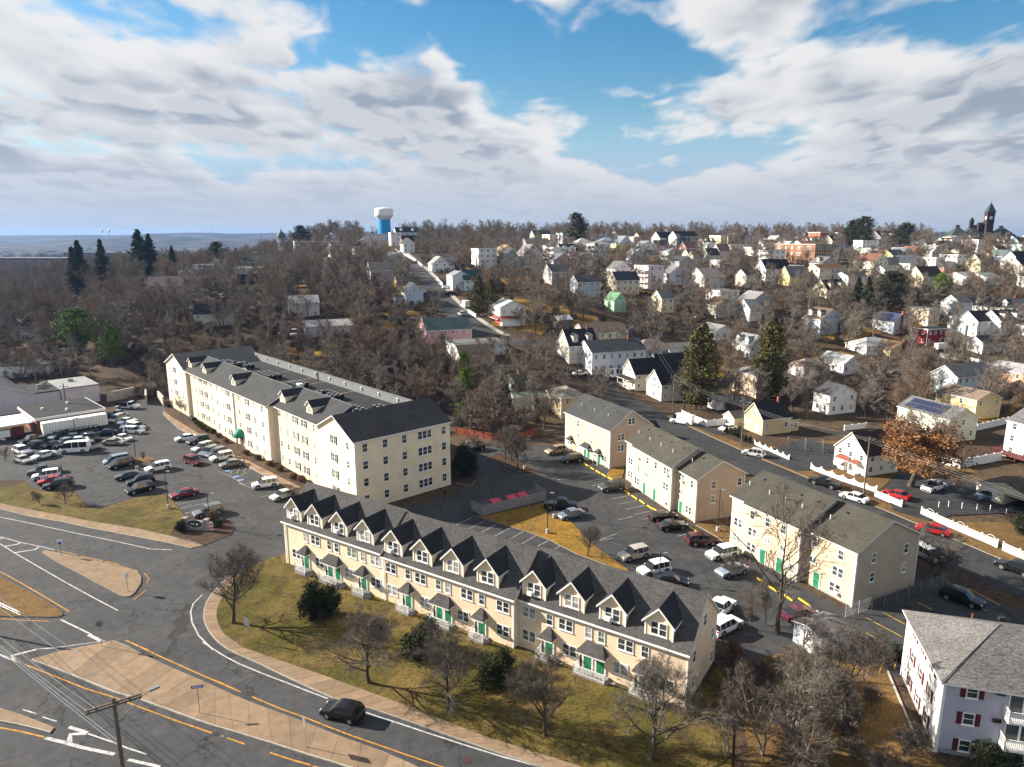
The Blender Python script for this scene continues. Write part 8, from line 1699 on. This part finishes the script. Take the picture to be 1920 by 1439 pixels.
# people
def person(lab, x, y, z, rz, top, legs, stride=.35):
    me = bpy.data.meshes.new('person'); J = [(0,0,.95),(0,0,1.15),(0,0,1.38),(0,0,1.5),(0,.02,1.62),(0,.02,1.74), (.1,0,.9),(.11,stride*.5,.5),(.11,stride*.3,.08),(.11,stride*.75,.05), (-.1,0,.9),(-.11,-stride*.2,.5),(-.11,-stride*.9,.12),(-.11,-stride*.6,.05), (.2,0,1.4),(.26,-.08,1.13),(.27,.06,.9),(.27,.1,.82), (-.2,0,1.4),(-.26,.08,1.13),(-.27,.2,.93),(-.27,.26,.86)]
    E = [(0,1),(1,2),(2,3),(3,4),(4,5),(0,6),(6,7),(7,8),(8,9),(0,10),(10,11),(11,12),(12,13),(2,14),(14,15),(15,16),(16,17),(2,18),(18,19),(19,20),(20,21)]
    Rr = [.16,.16,.17,.06,.1,.085,.1,.075,.05,.045,.1,.075,.05,.045,.075,.055,.042,.04,.075,.055,.042,.04]
    me.from_pydata(J, E, []); o = bpy.data.objects.new('person', me); COL.objects.link(o); o.location = (x, y, z); o.rotation_euler = (0, 0, rz)
    m_ = o.modifiers.new('skin', 'SKIN'); me.skin_vertices[0].data[0].use_root = True
    for i, r in enumerate(Rr): me.skin_vertices[0].data[i].radius = (r, r * .8)
    s2 = o.modifiers.new('sub', 'SUBSURF'); s2.levels = 1; s2.render_levels = 1
    nm = 'person_' + top; 
    q = N(nm, .85, .1); sx = q.n('ShaderNodeSeparateXYZ'); q.l(q.pos(False), sx.inputs[0]); zz = sx.outputs[2]
    def step(v): n_ = q.n('ShaderNodeMath', operation='GREATER_THAN'); q.l(zz, n_.inputs[0]); n_.inputs[1].default_value = v; return n_.outputs[0]
    cc = {'dark': (.02, .022, .03), 'vest': (.45, .7, .02), 'jeans': (.04, .055, .1), 'grey': (.05, .05, .055)}
    c = q.mix(step(.93), cc[legs], cc[top]); c = q.mix(step(1.5), c, (.42, .26, .18)); c = q.mix(step(1.68), c, (.03, .02, .015)); q.col(c); me.materials.append(MATS[nm]); return tag(o, lab, 'person')
person('person in dark clothes walking beside the four storey block', *PERSON1, .05, 1.2, 'dark', 'jeans'); person('person in a bright yellow vest in the brown yard', *PERSON2, T(*PERSON2) + .05, 0, 'vest', 'grey', .1)
# stacked lumber/boulders beside the mulch island
# ================================================================== VEGETATION
def unit(v): return v / (np.linalg.norm(v, axis=-1, keepdims=True) + 1e-9)
def tubes(P, Rad, sides=3):
    """P (N,K,3) polylines, Rad (N,K) -> vertices, quads"""
    Nn, K, _ = P.shape; d = unit(np.gradient(P, axis=1)); ref = np.where(np.abs(d[..., 2:3]) > .9, np.array([1., 0, 0]), np.array([0, 0, 1.])); a = unit(np.cross(d, ref)); b = np.cross(d, a)
    ang = np.arange(sides) * 2 * math.pi / sides; V = P[:, :, None, :] + Rad[:, :, None, None] * (a[:, :, None, :] * np.cos(ang)[None, None, :, None] + b[:, :, None, :] * np.sin(ang)[None, None, :, None])
    idx = np.arange(Nn * K * sides).reshape(Nn, K, sides); i0 = idx[:, :-1, :]; i1 = idx[:, 1:, :]; F = np.stack([i0, np.roll(i0, -1, 2), np.roll(i1, -1, 2), i1], -1).reshape(-1, 4)
    return V.reshape(-1, 3), F
def grow(rg, PP, PR, n, lf, ang, K, up, t0=.25, taper=.5, lenpow=1.0):
    """n children on each parent polyline"""
    Nn, Kp, _ = PP.shape; L = np.linalg.norm(np.diff(PP, axis=1), axis=2).sum(1); t = t0 + (1 - t0) * (np.arange(n)[None, :] + rg.uniform(0, 1, (Nn, n))) / n
    f = t * (Kp - 1); i = np.clip(f.astype(int), 0, Kp - 2); fr = (f - i)[..., None]; r_ = np.arange(Nn)[:, None]
    S = PP[r_, i] * (1 - fr) + PP[r_, i + 1] * fr; D = unit(PP[r_, i + 1] - PP[r_, i]); R0 = (PR[r_, i] * (1 - fr[..., 0]) + PR[r_, i + 1] * fr[..., 0])
    rnd = rg.normal(size=(Nn, n, 3)); perp = unit(rnd - (rnd * D).sum(-1, keepdims=True) * D); a = np.radians(ang * rg.uniform(.7, 1.3, (Nn, n, 1)))
    d = unit(D * np.cos(a) + perp * np.sin(a)); ln = L[:, None] * lf * rg.uniform(.6, 1.25, (Nn, n)) * (1.15 - .55 * t) ** lenpow
    out = np.zeros((Nn, n, K, 3)); out[:, :, 0] = S; cur = d
    for k in range(1, K):
        cur = unit(cur + np.array([0, 0, up]) + rg.normal(size=cur.shape) * .16); out[:, :, k] = out[:, :, k - 1] + cur * (ln / (K - 1))[..., None]
    rad = R0[..., None] * taper * np.linspace(1, .35, K)[None, None, :]
    return out.reshape(-1, K, 3), rad.reshape(-1, K)
def twigtris(rg, PP, PR, n, length, width, up):
    Nn, Kp, _ = PP.shape; t = .1 + .9 * (np.arange(n)[None, :] + rg.uniform(0, 1, (Nn, n))) / n; f = t * (Kp - 1); i = np.clip(f.astype(int), 0, Kp - 2); fr = (f - i)[..., None]; r_ = np.arange(Nn)[:, None]
    S = (PP[r_, i] * (1 - fr) + PP[r_, i + 1] * fr).reshape(-1, 3); D = unit(PP[r_, i + 1] - PP[r_, i]).reshape(-1, 3); rnd = rg.normal(size=S.shape); d = unit(D * .75 + unit(rnd) * .75 + np.array([0, 0, up])); sd = unit(np.cross(d, rg.normal(size=S.shape))) * width
    E = S + d * (length * rg.uniform(.5, 1.3, (len(S), 1))); V = np.stack([S - sd, S + sd, E], 1).reshape(-1, 3); return V, np.arange(len(V)).reshape(-1, 3)
def bare(seed, H=10.0, spread=.38, n=(14, 7, 6, 7), ang=(48, 42, 42), up=(.10, .06, .04), trunk=.2, bole=.22, tw=.012, tl=.55, multi=1, mats=('bark', 'twig'), lean=.03, r0=.014):
    rg = np.random.default_rng(seed); K = 9; T0 = np.zeros((multi, K, 3)); zz = np.linspace(0, H * .86, K)
    for m_ in range(multi):
        a = rg.uniform(0, 6.28); l = lean + (.28 if multi > 1 else 0) * rg.uniform(.6, 1.2); T0[m_, :, 2] = zz * (1 - .1 * (multi > 1)); wob = np.cumsum(rg.normal(size=(K, 2)) * H * .008, axis=0); T0[m_, :, 0] = wob[:, 0] + math.cos(a) * zz * l; T0[m_, :, 1] = wob[:, 1] + math.sin(a) * zz * l; T0[m_, 0, :2] = 0
    R0 = np.tile(trunk * np.linspace(1, .12, K) ** .9, (multi, 1)) * (1 if multi == 1 else .75); R0[:, 0] *= 1.25
    L1, r1 = grow(rg, T0, R0, n[0], spread * 1.15, ang[0], 6, up[0], bole, .55, 1.6); L2, r2_ = grow(rg, L1, r1, n[1], .48, ang[1], 4, up[1], .2, .6); L3, r3 = grow(rg, L2, r2_, n[2], .5, ang[2], 3, up[2], .15, .6)
    r2_ = np.maximum(r2_, r0 * 1.5); r3 = np.maximum(r3, r0)
    Vt, Ft = tubes(T0, R0, 7); V1, F1 = tubes(L1, r1, 5); Vb = np.r_[Vt, V1]; Fb = np.r_[Ft, F1 + len(Vt)]
    V2, F2 = tubes(L2, r2_, 3); V3, F3 = tubes(L3, r3, 3); Vw, Fw = twigtris(rg, L3, r3, n[3], tl, tw, .12)
    tr = from_np('trunk', Vb, Fb, mats[0], True)
    Fq = np.r_[F2, F3 + len(V2)]; Fq = np.r_[Fq[:, [0, 1, 2]], Fq[:, [0, 2, 3]]]; cr = from_np('crown', np.r_[V2, V3, Vw], np.r_[Fq, Fw + len(V2) + len(V3)], mats[1])
    top = max(V3[:, 2].max(), Vw[:, 2].max()); return tr, cr, float(top), L3
def leaftris(rg, C, size, spread_, n, flat=0.0):
    """n small triangles round each centre"""
    c = np.repeat(C, n, 0); p = c + rg.normal(size=c.shape) * spread_; a = unit(rg.normal(size=p.shape)); b = unit(np.cross(a, rg.normal(size=p.shape))); s_ = size * rg.uniform(.6, 1.4, (len(p), 1)); V = np.stack([p, p + a * s_, p + a * s_ * .5 + b * s_ * .7], 1).reshape(-1, 3); return V, np.arange(len(V)).reshape(-1, 3)
def conifer(seed, H=15.0, w=.2, kind='spruce', mat='needle_dark', nb=110, dens=34):
    rg = np.random.default_rng(seed); zz = np.linspace(0, H, 7); T0 = np.zeros((1, 7, 3)); T0[0, :, 2] = zz; T0[0, 1:, :2] = np.cumsum(rg.normal(size=(6, 2)) * .05, 0); R0 = (H * .016 * np.linspace(1, .1, 7))[None]
    Vt, Ft = tubes(T0, R0, 7); t = (np.arange(nb) + rg.uniform(0, 1, nb)) / nb
    z0 = .08 if kind == 'spruce' else (.06 if kind == 'cedar' else .18); z = H * (z0 + (1 - z0) * t ** .95); rel = (z / H - z0) / (1 - z0)
    if kind == 'spruce': r = H * w * (1 - rel) ** .85 * rg.uniform(.65, 1.12, nb) + .12
    elif kind == 'cedar': r = H * w * np.sin(np.clip(.32 + rel * .72, 0, 1) * math.pi) ** .7 * rg.uniform(.5, 1.15, nb) + .15
    else: r = H * w * 1.35 * np.sin(np.clip(.22 + rel * .76, 0, 1) * math.pi) ** .6 * rg.uniform(.45, 1.15, nb) + .2
    a = rg.uniform(0, 2 * math.pi, nb); K = 5; Bp = np.zeros((nb, K, 3)); s_ = np.linspace(0, 1, K)
    for k in range(K):
        Bp[:, k, 0] = np.cos(a) * r * s_[k]; Bp[:, k, 1] = np.sin(a) * r * s_[k]; Bp[:, k, 2] = z + (r * s_[k]) * (-.28 * s_[k] if kind == 'spruce' else (.3 if kind == 'pine' else .45) * s_[k])
    Vb, Fb = tubes(Bp, np.tile(.035 * np.linspace(1, .3, K), (nb, 1)) * (1 + r[:, None] * .3), 3)
    tr = from_np('trunk', np.r_[Vt, Vb], np.r_[Ft, Fb + len(Vt)], 'bark', True)
    m_ = rg.uniform(.2, 1.0, (nb, dens)) ** .7; f = m_ * (K - 1); i = np.clip(f.astype(int), 0, K - 2); fr = (f - i)[..., None]; rr = np.arange(nb)[:, None]; C = (Bp[rr, i] * (1 - fr) + Bp[rr, i + 1] * fr).reshape(-1, 3); rb = np.repeat(r, dens)
    C = C + rg.normal(size=C.shape) * np.c_[rb * .09 + .05, rb * .09 + .05, rb * .05 + .05]; C[:, 2] -= np.abs(rg.normal(size=len(C))) * (.18 if kind == 'spruce' else .05) * (rb * .35)
    V, F = leaftris(rg, C, H * .024 if kind != 'pine' else H * .028, H * .006, 2); return tr, from_np('crown', V, F, mat), H
def shrubmesh(seed, mat, squash=1.0):
    """leafy rounded shrub of unit width and height, with a leaf shell in clumps"""
    rg = np.random.default_rng(seed); n = 44; u = unit(rg.normal(size=(n, 3))); c = u * np.array([.33, .33, .38]) * rg.uniform(.35, 1.25, (n, 1)) + np.array([0, 0, .44]); c[:, 2] = np.clip(c[:, 2], .06, .9); V, F = leaftris(rg, c, .05, .075, 150); V[:, 2] = np.clip(V[:, 2], .0, 1.05)
    st = np.zeros((5, 4, 3)); 
    for k in range(5): a = k * 1.256; st[k, :, 2] = np.linspace(-.02, .5, 4); st[k, :, 0] = np.linspace(0, .2, 4) * math.cos(a); st[k, :, 1] = np.linspace(0, .2, 4) * math.sin(a)
    Vs, Fs = tubes(st, np.tile(np.linspace(.02, .008, 4), (5, 1)), 4); return from_np('stem', Vs, Fs, 'bark'), from_np('foliage', V, F, mat)
LIB = {}
LIB['pear'] = [bare(11 + i, 10, .58, (24, 8, 6, 11), (52, 44, 42), (.13, .07, .05), .22, .17, .008, .62, r0=.013, mats=('bark', ('twig_near', 'twig_mid', 'twig_near')[i])) for i in range(3)]
LIB['slim'] = [bare(31 + i, 8, .40, (12, 6, 5, 6), (36, 36, 38), (.14, .1, .06), .09, .12, .008, .5, multi=3, mats=('bark', 'twig_mid')) for i in range(2)]
LIB['wild'] = [bare(51 + i, 10, .54, (13, 6, 5, 8), (52, 48, 46), (.07, .03, .02), .2, .2, .010, .6, multi=2, mats=(('bark_pale', 'twig_mid'), ('bark', 'twig_near'), ('bark_pale', 'twig_near'))[i]) for i in range(3)]
LIB['big'] = [bare(71 + i, 16, .66, (17, 6, 5, 8), (46, 42, 40), (.10, .05, .03), .27, .22, .013, .8, mats=(('bark', 'twig_near'), ('bark', 'twig_near'))[i], r0=.022) for i in range(2)]
LIB['birch'] = [bare(81, 13, .32, (12, 6, 5, 6), (40, 38, 38), (.16, .05, 0), .2, .2, .016, .7, multi=2, mats=('birch', 'twig_grey'), r0=.03)]
FARM = (('bark', 'twig'), ('bark', 'twig_grey'), ('bark', 'twig'), ('bark', 'twig_russet'), ('bark_pale', 'twig_grey'), ('bark', 'twig_grey'))
LIB['far'] = [bare(101 + i, 12, (.48, .54, .44, .5, .5, .56)[i], (13, 6, 5, 8), (48, 44, 42), (.12, .06, .04), .26, .2, .017, .85, mats=FARM[i], r0=.026, multi=1 if i % 3 else 2) for i in range(6)]
LIB['brush'] = [bare(131 + i, 4, .6, (9, 5, 4, 6), (55, 50, 45), (.1, .06, .04), .06, .05, .02, .55, multi=4, mats=('bark', ('twig_russet', 'twig_mid')[i]), r0=.016) for i in range(2)]
oa = bare(91, 17, .5, (18, 7, 6, 5), (54, 44, 42), (.06, .03, .02), .55, .18, .014, .7, multi=2)
rg = np.random.default_rng(5); tips = oa[3].reshape(-1, 3); sel = tips[(tips[:, 2] < 11.5) & (rg.uniform(size=len(tips)) < .7)]; sel = sel[(sel[:, 0] * .8 - sel[:, 1] * .2) < 3.6]; LV, LF = leaftris(rg, sel, .36, .34, 6)
LIB['oak'] = [(oa[0], oa[1], oa[2], from_np('leaves', LV, LF, 'leaf_brown'))]
LIB['spruce'] = [conifer(201 + i, 15, .24 + .03 * i, 'spruce', 'needle_dark', 130, 36) for i in range(3)]; LIB['cedar'] = [conifer(221 + i, 15, .23 + .04 * i, 'cedar', 'needle_mottle', 150, 34) for i in range(2)]; LIB['dpine'] = [conifer(261 + i, 13, .30, 'pine', 'needle_dark', 130, 34) for i in range(2)]; LIB['pine'] = [conifer(241 + i, 13, .26, 'pine', 'needle_bright', 120, 32) for i in range(2)]
def put_tree(kind, x, y, z, h_, label, w_=None, grp=None, v=None):
    lib = LIB[kind]; m_ = lib[(v if v is not None else random.randrange(len(lib))) % len(lib)]; s_ = h_ / m_[2]; nm = {'spruce': 'spruce_tree', 'cedar': 'cedar_tree', 'pine': 'pine_tree', 'dpine': 'pine_tree', 'oak': 'oak_tree', 'slim': 'bare_shrub', 'birch': 'birch_tree'}.get(kind, 'bare_tree')
    t = thing(nm, label, 'tree', (x, y, z), random.uniform(0, 6.28), grp); sx = s_ * (w_ or 1.0)
    link('trunk', m_[0], t, scale=(sx, sx, s_)); link('crown', m_[1], t, scale=(sx, sx, s_))
    if kind == 'oak': link('leaves', m_[3], t, scale=(sx, sx, s_))
    return t
for i, (k, x, y, z, h_, lab, w_, grp) in enumerate(TR):
    if k == 'spruce' and ((w_ or 1) > 1.05 or ('skyline' in lab and i % 2)) and not lab.endswith('at left') and 'left skyline' not in lab: k = 'dpine'
    t = put_tree(k, x, y, z + (.08 if y < 110 else 0), h_ * (1.25 if k == 'pine' else 1), lab, (w_ or 1.0) * {'slim': 1.0, 'pear': 1.15, 'pine': 1.15, 'dpine': .8, 'oak': 1.2}.get(k, .95), grp, i)
    if k == 'oak': t.rotation_euler = (0, 0, 2.6)
SHM = {'dark': shrubmesh(1, 'leaf_dark'), 'brown': shrubmesh(2, 'leaf_russet'), 'hedge': shrubmesh(3, 'leaf_hedge')}
for x, y, z, w_, h_, k, lab, grp in SH:
    kk = 'hedge' if (grp and 'hedge bushes' in grp) or 'green evergreen' in lab or 'low evergreen' in lab else k
    t = thing('evergreen_shrub' if k == 'dark' else 'brown_shrub', lab, 'shrub', (x, y, z), random.uniform(0, 6), grp); a, b_ = SHM[kk]; link('stem', a, t, scale=(w_, w_, h_)); link('foliage', b_, t, scale=(w_ * 1.15, w_ * 1.15, h_))
# ---- woods and street trees scattered over the slopes, clear of houses, roads and lots
boxes = []
for h_ in HS: a = R_(h_[3]); boxes.append((h_[0], h_[1], math.cos(a), math.sin(a), h_[4] / 2, h_[5] / 2))
def inhouse(x, y, m_):
    for bx, by, c, s_, hw, hd in boxes:
        dx, dy = x - bx, y - by
        if abs(dx) > 22 or abs(dy) > 22: continue
        if abs(dx * c + dy * s_) < hw + m_ and abs(-dx * s_ + dy * c) < hd + m_: return True
    return False
SHOW = [(t_[1], t_[2], 3.5 if t_[0] != 'pine' else 7.0) for t_ in TR if t_[0] in ('spruce', 'cedar', 'pine') and t_[2] > 170] + [(171, 408, 18)] + [(c_[0], c_[1], 3.0) for c_ in CARS if c_[1] > 200]
def hides(x, y):
    """stands in the sight line just before a house that the photograph shows clear"""
    a = x / y
    for bx, by, c, s_, hw, hd in boxes:
        d = by - y
        if 0 < d < (26 if by < 430 else 40) and abs(a - bx / by) * by < max(hw, hd) * .95: return True
    for tx, ty, tw in SHOW:
        if 0 < ty - y < 60 and abs(a - tx / ty) * ty < tw: return True
    return False
def segd(p, a, b):
    a = np.array(a[:2]); b = np.array(b[:2]); p = np.array(p); t = np.clip(((p - a) @ (b - a)) / ((b - a) @ (b - a)), 0, 1); return float(np.linalg.norm(p - a - t * (b - a)))
roads_ = [(hl, 9.0), (xs_, 7.0), (xs2, 7.0), (off(far_k, -4.3), 9.0)]
vis_lane = [(-8, 229), (-17, 250), (-24, 263), (-36, 303), (-50, 360), (-66, 415)]
def clear(x, y, rr=0):
    for pl_, d in roads_:
        for a, b in zip(pl_, pl_[1:]):
            if segd((x, y), a, b) < d + rr: return False
    # four-storey block and its lot, court, workshop yard
    u = (x + 26.07) * -.669 + (y - 108.35) * .7433; v_ = (x + 26.07) * .7433 + (y - 108.35) * .669
    if -2 < u < 104 and v_ < 26.5: return False
    if y < 188 and x < -80: return False
    if y < 208 and x < -110: return False
    if x > -106 and x < -80 and y < 192: return False
    if y < 172 and x > -30 and x < 48 and not (-13 < x < 9 and y > 153): return False
    if y < 170 and x > 48: return False
    return True
def dens(x, y):
    a = x / y
    if a < -.10 and y < 440: return 6.6 if y < 330 else 8.0
    if y < 215 and -.1 <= a < .12: return 6.5
    if y > 470: return 11.5
    return 7.6 if y < 320 else 9.5
cand = []; rg = random.Random(11); placed = {}
def near(x, y, d):
    i, j = int(x // 6), int(y // 6)
    for a in range(i - 2, i + 3):
        for b in range(j - 2, j + 3):
            for p in placed.get((a, b), ()):
                if (p[0] - x) ** 2 + (p[1] - y) ** 2 < d * d: return True
    return False
for _ in range(34000):
    y = 152 + (690 - 152) * rg.random() ** 1.25; a = rg.uniform(-.9, .9); x = a * y
    d = dens(x, y) * rg.uniform(.8, 1.25)
    if near(x, y, d) or inhouse(x, y, 1.6) or not clear(x, y): continue
    if a > -.10 and hides(x, y) and rg.random() < .95: continue
    if a <= -.10 and hides(x, y) and rg.random() < .88: continue
    if -.16 < a < .02 and 232 < y < 430 and rg.random() < .55: continue
    if (-.215 < a < -.155 and y > 415) or (.60 < a < .74 and y > 500) or (-.345 < a < -.315 and y > 440): continue
    g_ = any(math.hypot(x - cx, y - cy) < r_ for cx, cy, r_ in ((-4, 322, 16), (10, 270, 9), (30, 258, 8), (-44, 250, 9), (148, 175, 22), (72, 225, 8)))
    if g_ and rg.random() < .85: continue
    placed.setdefault((int(x // 6), int(y // 6)), []).append((x, y)); wood = a < -.10 and y < 440
    h_ = rg.uniform(9, 15) if wood else (rg.uniform(8.5, 14.5) if y < 330 else rg.uniform(9, 15))
    if y > 500: h_ = rg.uniform(9, 15) if y < 545 else rg.uniform(10, 19)
    if a < -.1 and y < 235: h_ *= .85
    cand.append((x, y, h_, rg.randrange(6), rg.random()))
cand.sort(key=lambda c: -c[2] / c[1]); print('trees', len(cand))
def wood_label(x, y):
    a = x / y
    if a < -.10 and y < 440: return ('bare tree of the wood behind the four storey block', 'trees of the wood behind the four storey block') if a > -.48 else ('bare tree of the wood at the left of the picture', 'trees of the left wood')
    if y < 230: return ('bare tree on the bank behind the beige blocks', 'trees on the bank behind the beige blocks') if a < .2 else ('bare tree between the houses on the near right slope', 'trees between the near right houses')
    if y > 470: return ('bare tree on the skyline ridge', 'trees on the skyline ridge')
    return ('bare tree among the hillside houses left of the brick school', 'trees among the hillside houses') if a < .36 else ('bare tree among the hillside houses at right', 'trees among the right hillside houses')
ORD = ('leftmost', 'second from left', 'third from left', 'fourth from left', 'fifth from left', 'sixth from left', 'seventh from left', 'eighth from left')
ind = []; byh = {}
for x, y, h_, v, u in cand[:290]:
    lab, grp = wood_label(x, y); kd = 'birch' if u < .04 else 'far'; adj = 'pale birch' if kd == 'birch' else ('bare pale barked tree', 'bare tree')[v != 4]; near_h = min(HS, key=lambda q_: math.hypot(q_[0] - x, q_[1] - y)); key = None
    if math.hypot(near_h[0] - x, near_h[1] - y) < 24 and y < 470 and len(near_h[12].split()) <= 9: key = (adj, near_h[12]); byh.setdefault(key, []).append(x / y)
    ind.append([x, y, h_, v, kd, lab, grp, key])
for x, y, h_, v, kd, lab, grp, key in ind:
    if key:
        xs_s = sorted(byh[key]); i_ = xs_s.index(x / y); lab = key[0] + ' near the ' + key[1]
        if len(xs_s) > 1: lab = (ORD[min(i_, 7)] if len(xs_s) > 2 else ('left', 'right')[i_]) + ' ' + lab
    put_tree(kd, x, y, T(x, y) - .15, h_, lab, 1.0, grp, v)
# the rest of the trees reads as a mass: one object instancing tree meshes on points
def mass(name, label, cat, pts, meshes):
    src = bpy.data.collections.new(name + '_source')
    for k, pair in enumerate(meshes):
        vs, fs, ms, off_ = [], [], [], 0
        me = bpy.data.meshes.new('tree_source'); bmx = __import__('bmesh').new()
        for j, part in enumerate(pair): n0 = len(bmx.faces); bmx.from_mesh(part); bmx.faces.ensure_lookup_table(); [setattr(bmx.faces[i], 'material_index', j) for i in range(n0, len(bmx.faces))]
        bmx.to_mesh(me); bmx.free()
        for part in pair: me.materials.append(part.materials[0])
        o = bpy.data.objects.new('s%02d' % k, me); src.objects.link(o)
    me = bpy.data.meshes.new(name); me.from_pydata([(p[0], p[1], p[2]) for p in pts], [], [])
    for an, tp, vals in (('sc', 'FLOAT', [p[3] for p in pts]), ('rz', 'FLOAT', [p[4] for p in pts]), ('ix', 'INT', [p[5] for p in pts])):
        at = me.attributes.new(an, tp, 'POINT'); at.data.foreach_set('value', vals)
    o = bpy.data.objects.new(name, me); COL.objects.link(o); struct(o, 'stuff'); tag(o, label, cat)
    ng = bpy.data.node_groups.new(name, 'GeometryNodeTree'); ng.interface.new_socket('Geometry', in_out='INPUT', socket_type='NodeSocketGeometry'); ng.interface.new_socket('Geometry', in_out='OUTPUT', socket_type='NodeSocketGeometry')
    n = ng.nodes; gi = n.new('NodeGroupInput'); go = n.new('NodeGroupOutput'); ci = n.new('GeometryNodeCollectionInfo'); ci.inputs['Collection'].default_value = src; ci.inputs['Separate Children'].default_value = True; ci.inputs['Reset Children'].default_value = True
    ip = n.new('GeometryNodeInstanceOnPoints'); ip.inputs['Pick Instance'].default_value = True
    def attr(nm, tp): q = n.new('GeometryNodeInputNamedAttribute'); q.data_type = tp; q.inputs[0].default_value = nm; return q
    a1, a2, a3 = attr('sc', 'FLOAT'), attr('rz', 'FLOAT'), attr('ix', 'INT'); cx = n.new('ShaderNodeCombineXYZ'); er = n.new('FunctionNodeEulerToRotation')
    lk = ng.links.new; lk(gi.outputs[0], ip.inputs['Points']); lk(ci.outputs[0], ip.inputs['Instance']); lk(a3.outputs[0], ip.inputs['Instance Index']); lk(a2.outputs[0], cx.inputs[2]); lk(cx.outputs[0], er.inputs[0]); lk(er.outputs[0], ip.inputs['Rotation']); lk(a1.outputs[0], ip.inputs['Scale']); lk(ip.outputs[0], go.inputs[0])
    o.modifiers.new('scatter', 'NODES').node_group = ng; return o
FT = LIB['far']; rest = [(x, y, T(x, y) - .2, h_ / FT[v][2], u * 6.28, v) for x, y, h_, v, u in cand[290:]]
mass('far_woods', 'mass of bare trees filling the slopes and the ridge', 'woods', rest, [(m_[0], m_[1]) for m_ in FT])
# leafless brush under the woods and on the bank
br = []
rg = random.Random(23)
for _ in range(9000):
    y = 153 + 260 * rg.random() ** 1.2; a = rg.uniform(-.88, .8); x = a * y
    if not clear(x, y, -1) or inhouse(x, y, .8): continue
    if a > .0 and rg.random() < .72: continue
    if hides(x, y) and rg.random() < .6: continue
    br.append((x, y, T(x, y) - .1, rg.uniform(.35, .95), rg.uniform(0, 6.28), rg.randrange(2)))
    if len(br) > 2600: break
mass('brush', 'leafless brush covering the wooded bank', 'brush', br, [(m_[0], m_[1]) for m_ in LIB['brush']])
# thicket at lower right and by the court, distant forest on the valley floor
br = []
for _ in range(34): x = rg.uniform(20, 37); y = rg.uniform(49, 68); br.append((x, y, .03, rg.uniform(.3, .8), rg.uniform(0, 6.28), rg.randrange(2)))
br = [b for b in br if not (b[0] < 23.5 and b[1] > 57) and not (b[0] > 35.5 and b[1] < 66)]
mass('thicket', 'leafless thicket beside the white apartment house', 'thicket', br, [(m_[0], m_[1]) for m_ in LIB['brush']])
vf = []
for _ in range(1800):
    y = rg.uniform(700, 1500); a = rg.uniform(-1.0, .1) if y > 900 else rg.uniform(-.95, -.1); x = a * y
    vf.append((x, y, T(x, y) - .3, rg.uniform(.9, 1.5), rg.uniform(0, 6.28), rg.randrange(6)))
mass('valley_woods', 'hazy woods on the valley floor at left', 'woods', vf, [(m_[0], m_[1]) for m_ in FT])
# ================================================================== AIR
hz = bpy.data.materials.new('haze_air'); hz.use_nodes = True; nt = hz.node_tree; nt.nodes.clear(); vp = nt.nodes.new('ShaderNodeVolumePrincipled'); vp.inputs['Color'].default_value = (.2, .4, .8, 1); vp.inputs['Density'].default_value = HAZE; vp.inputs['Anisotropy'].default_value = .3; ov = nt.nodes.new('ShaderNodeOutputMaterial'); nt.links.new(vp.outputs[0], ov.inputs['Volume'])
MATS['haze_air'] = hz
if HAZE > 0: struct(MB().box(-9000, 9000, -600, 9000, -3, 140).build('haze', 'haze_air'), 'stuff')
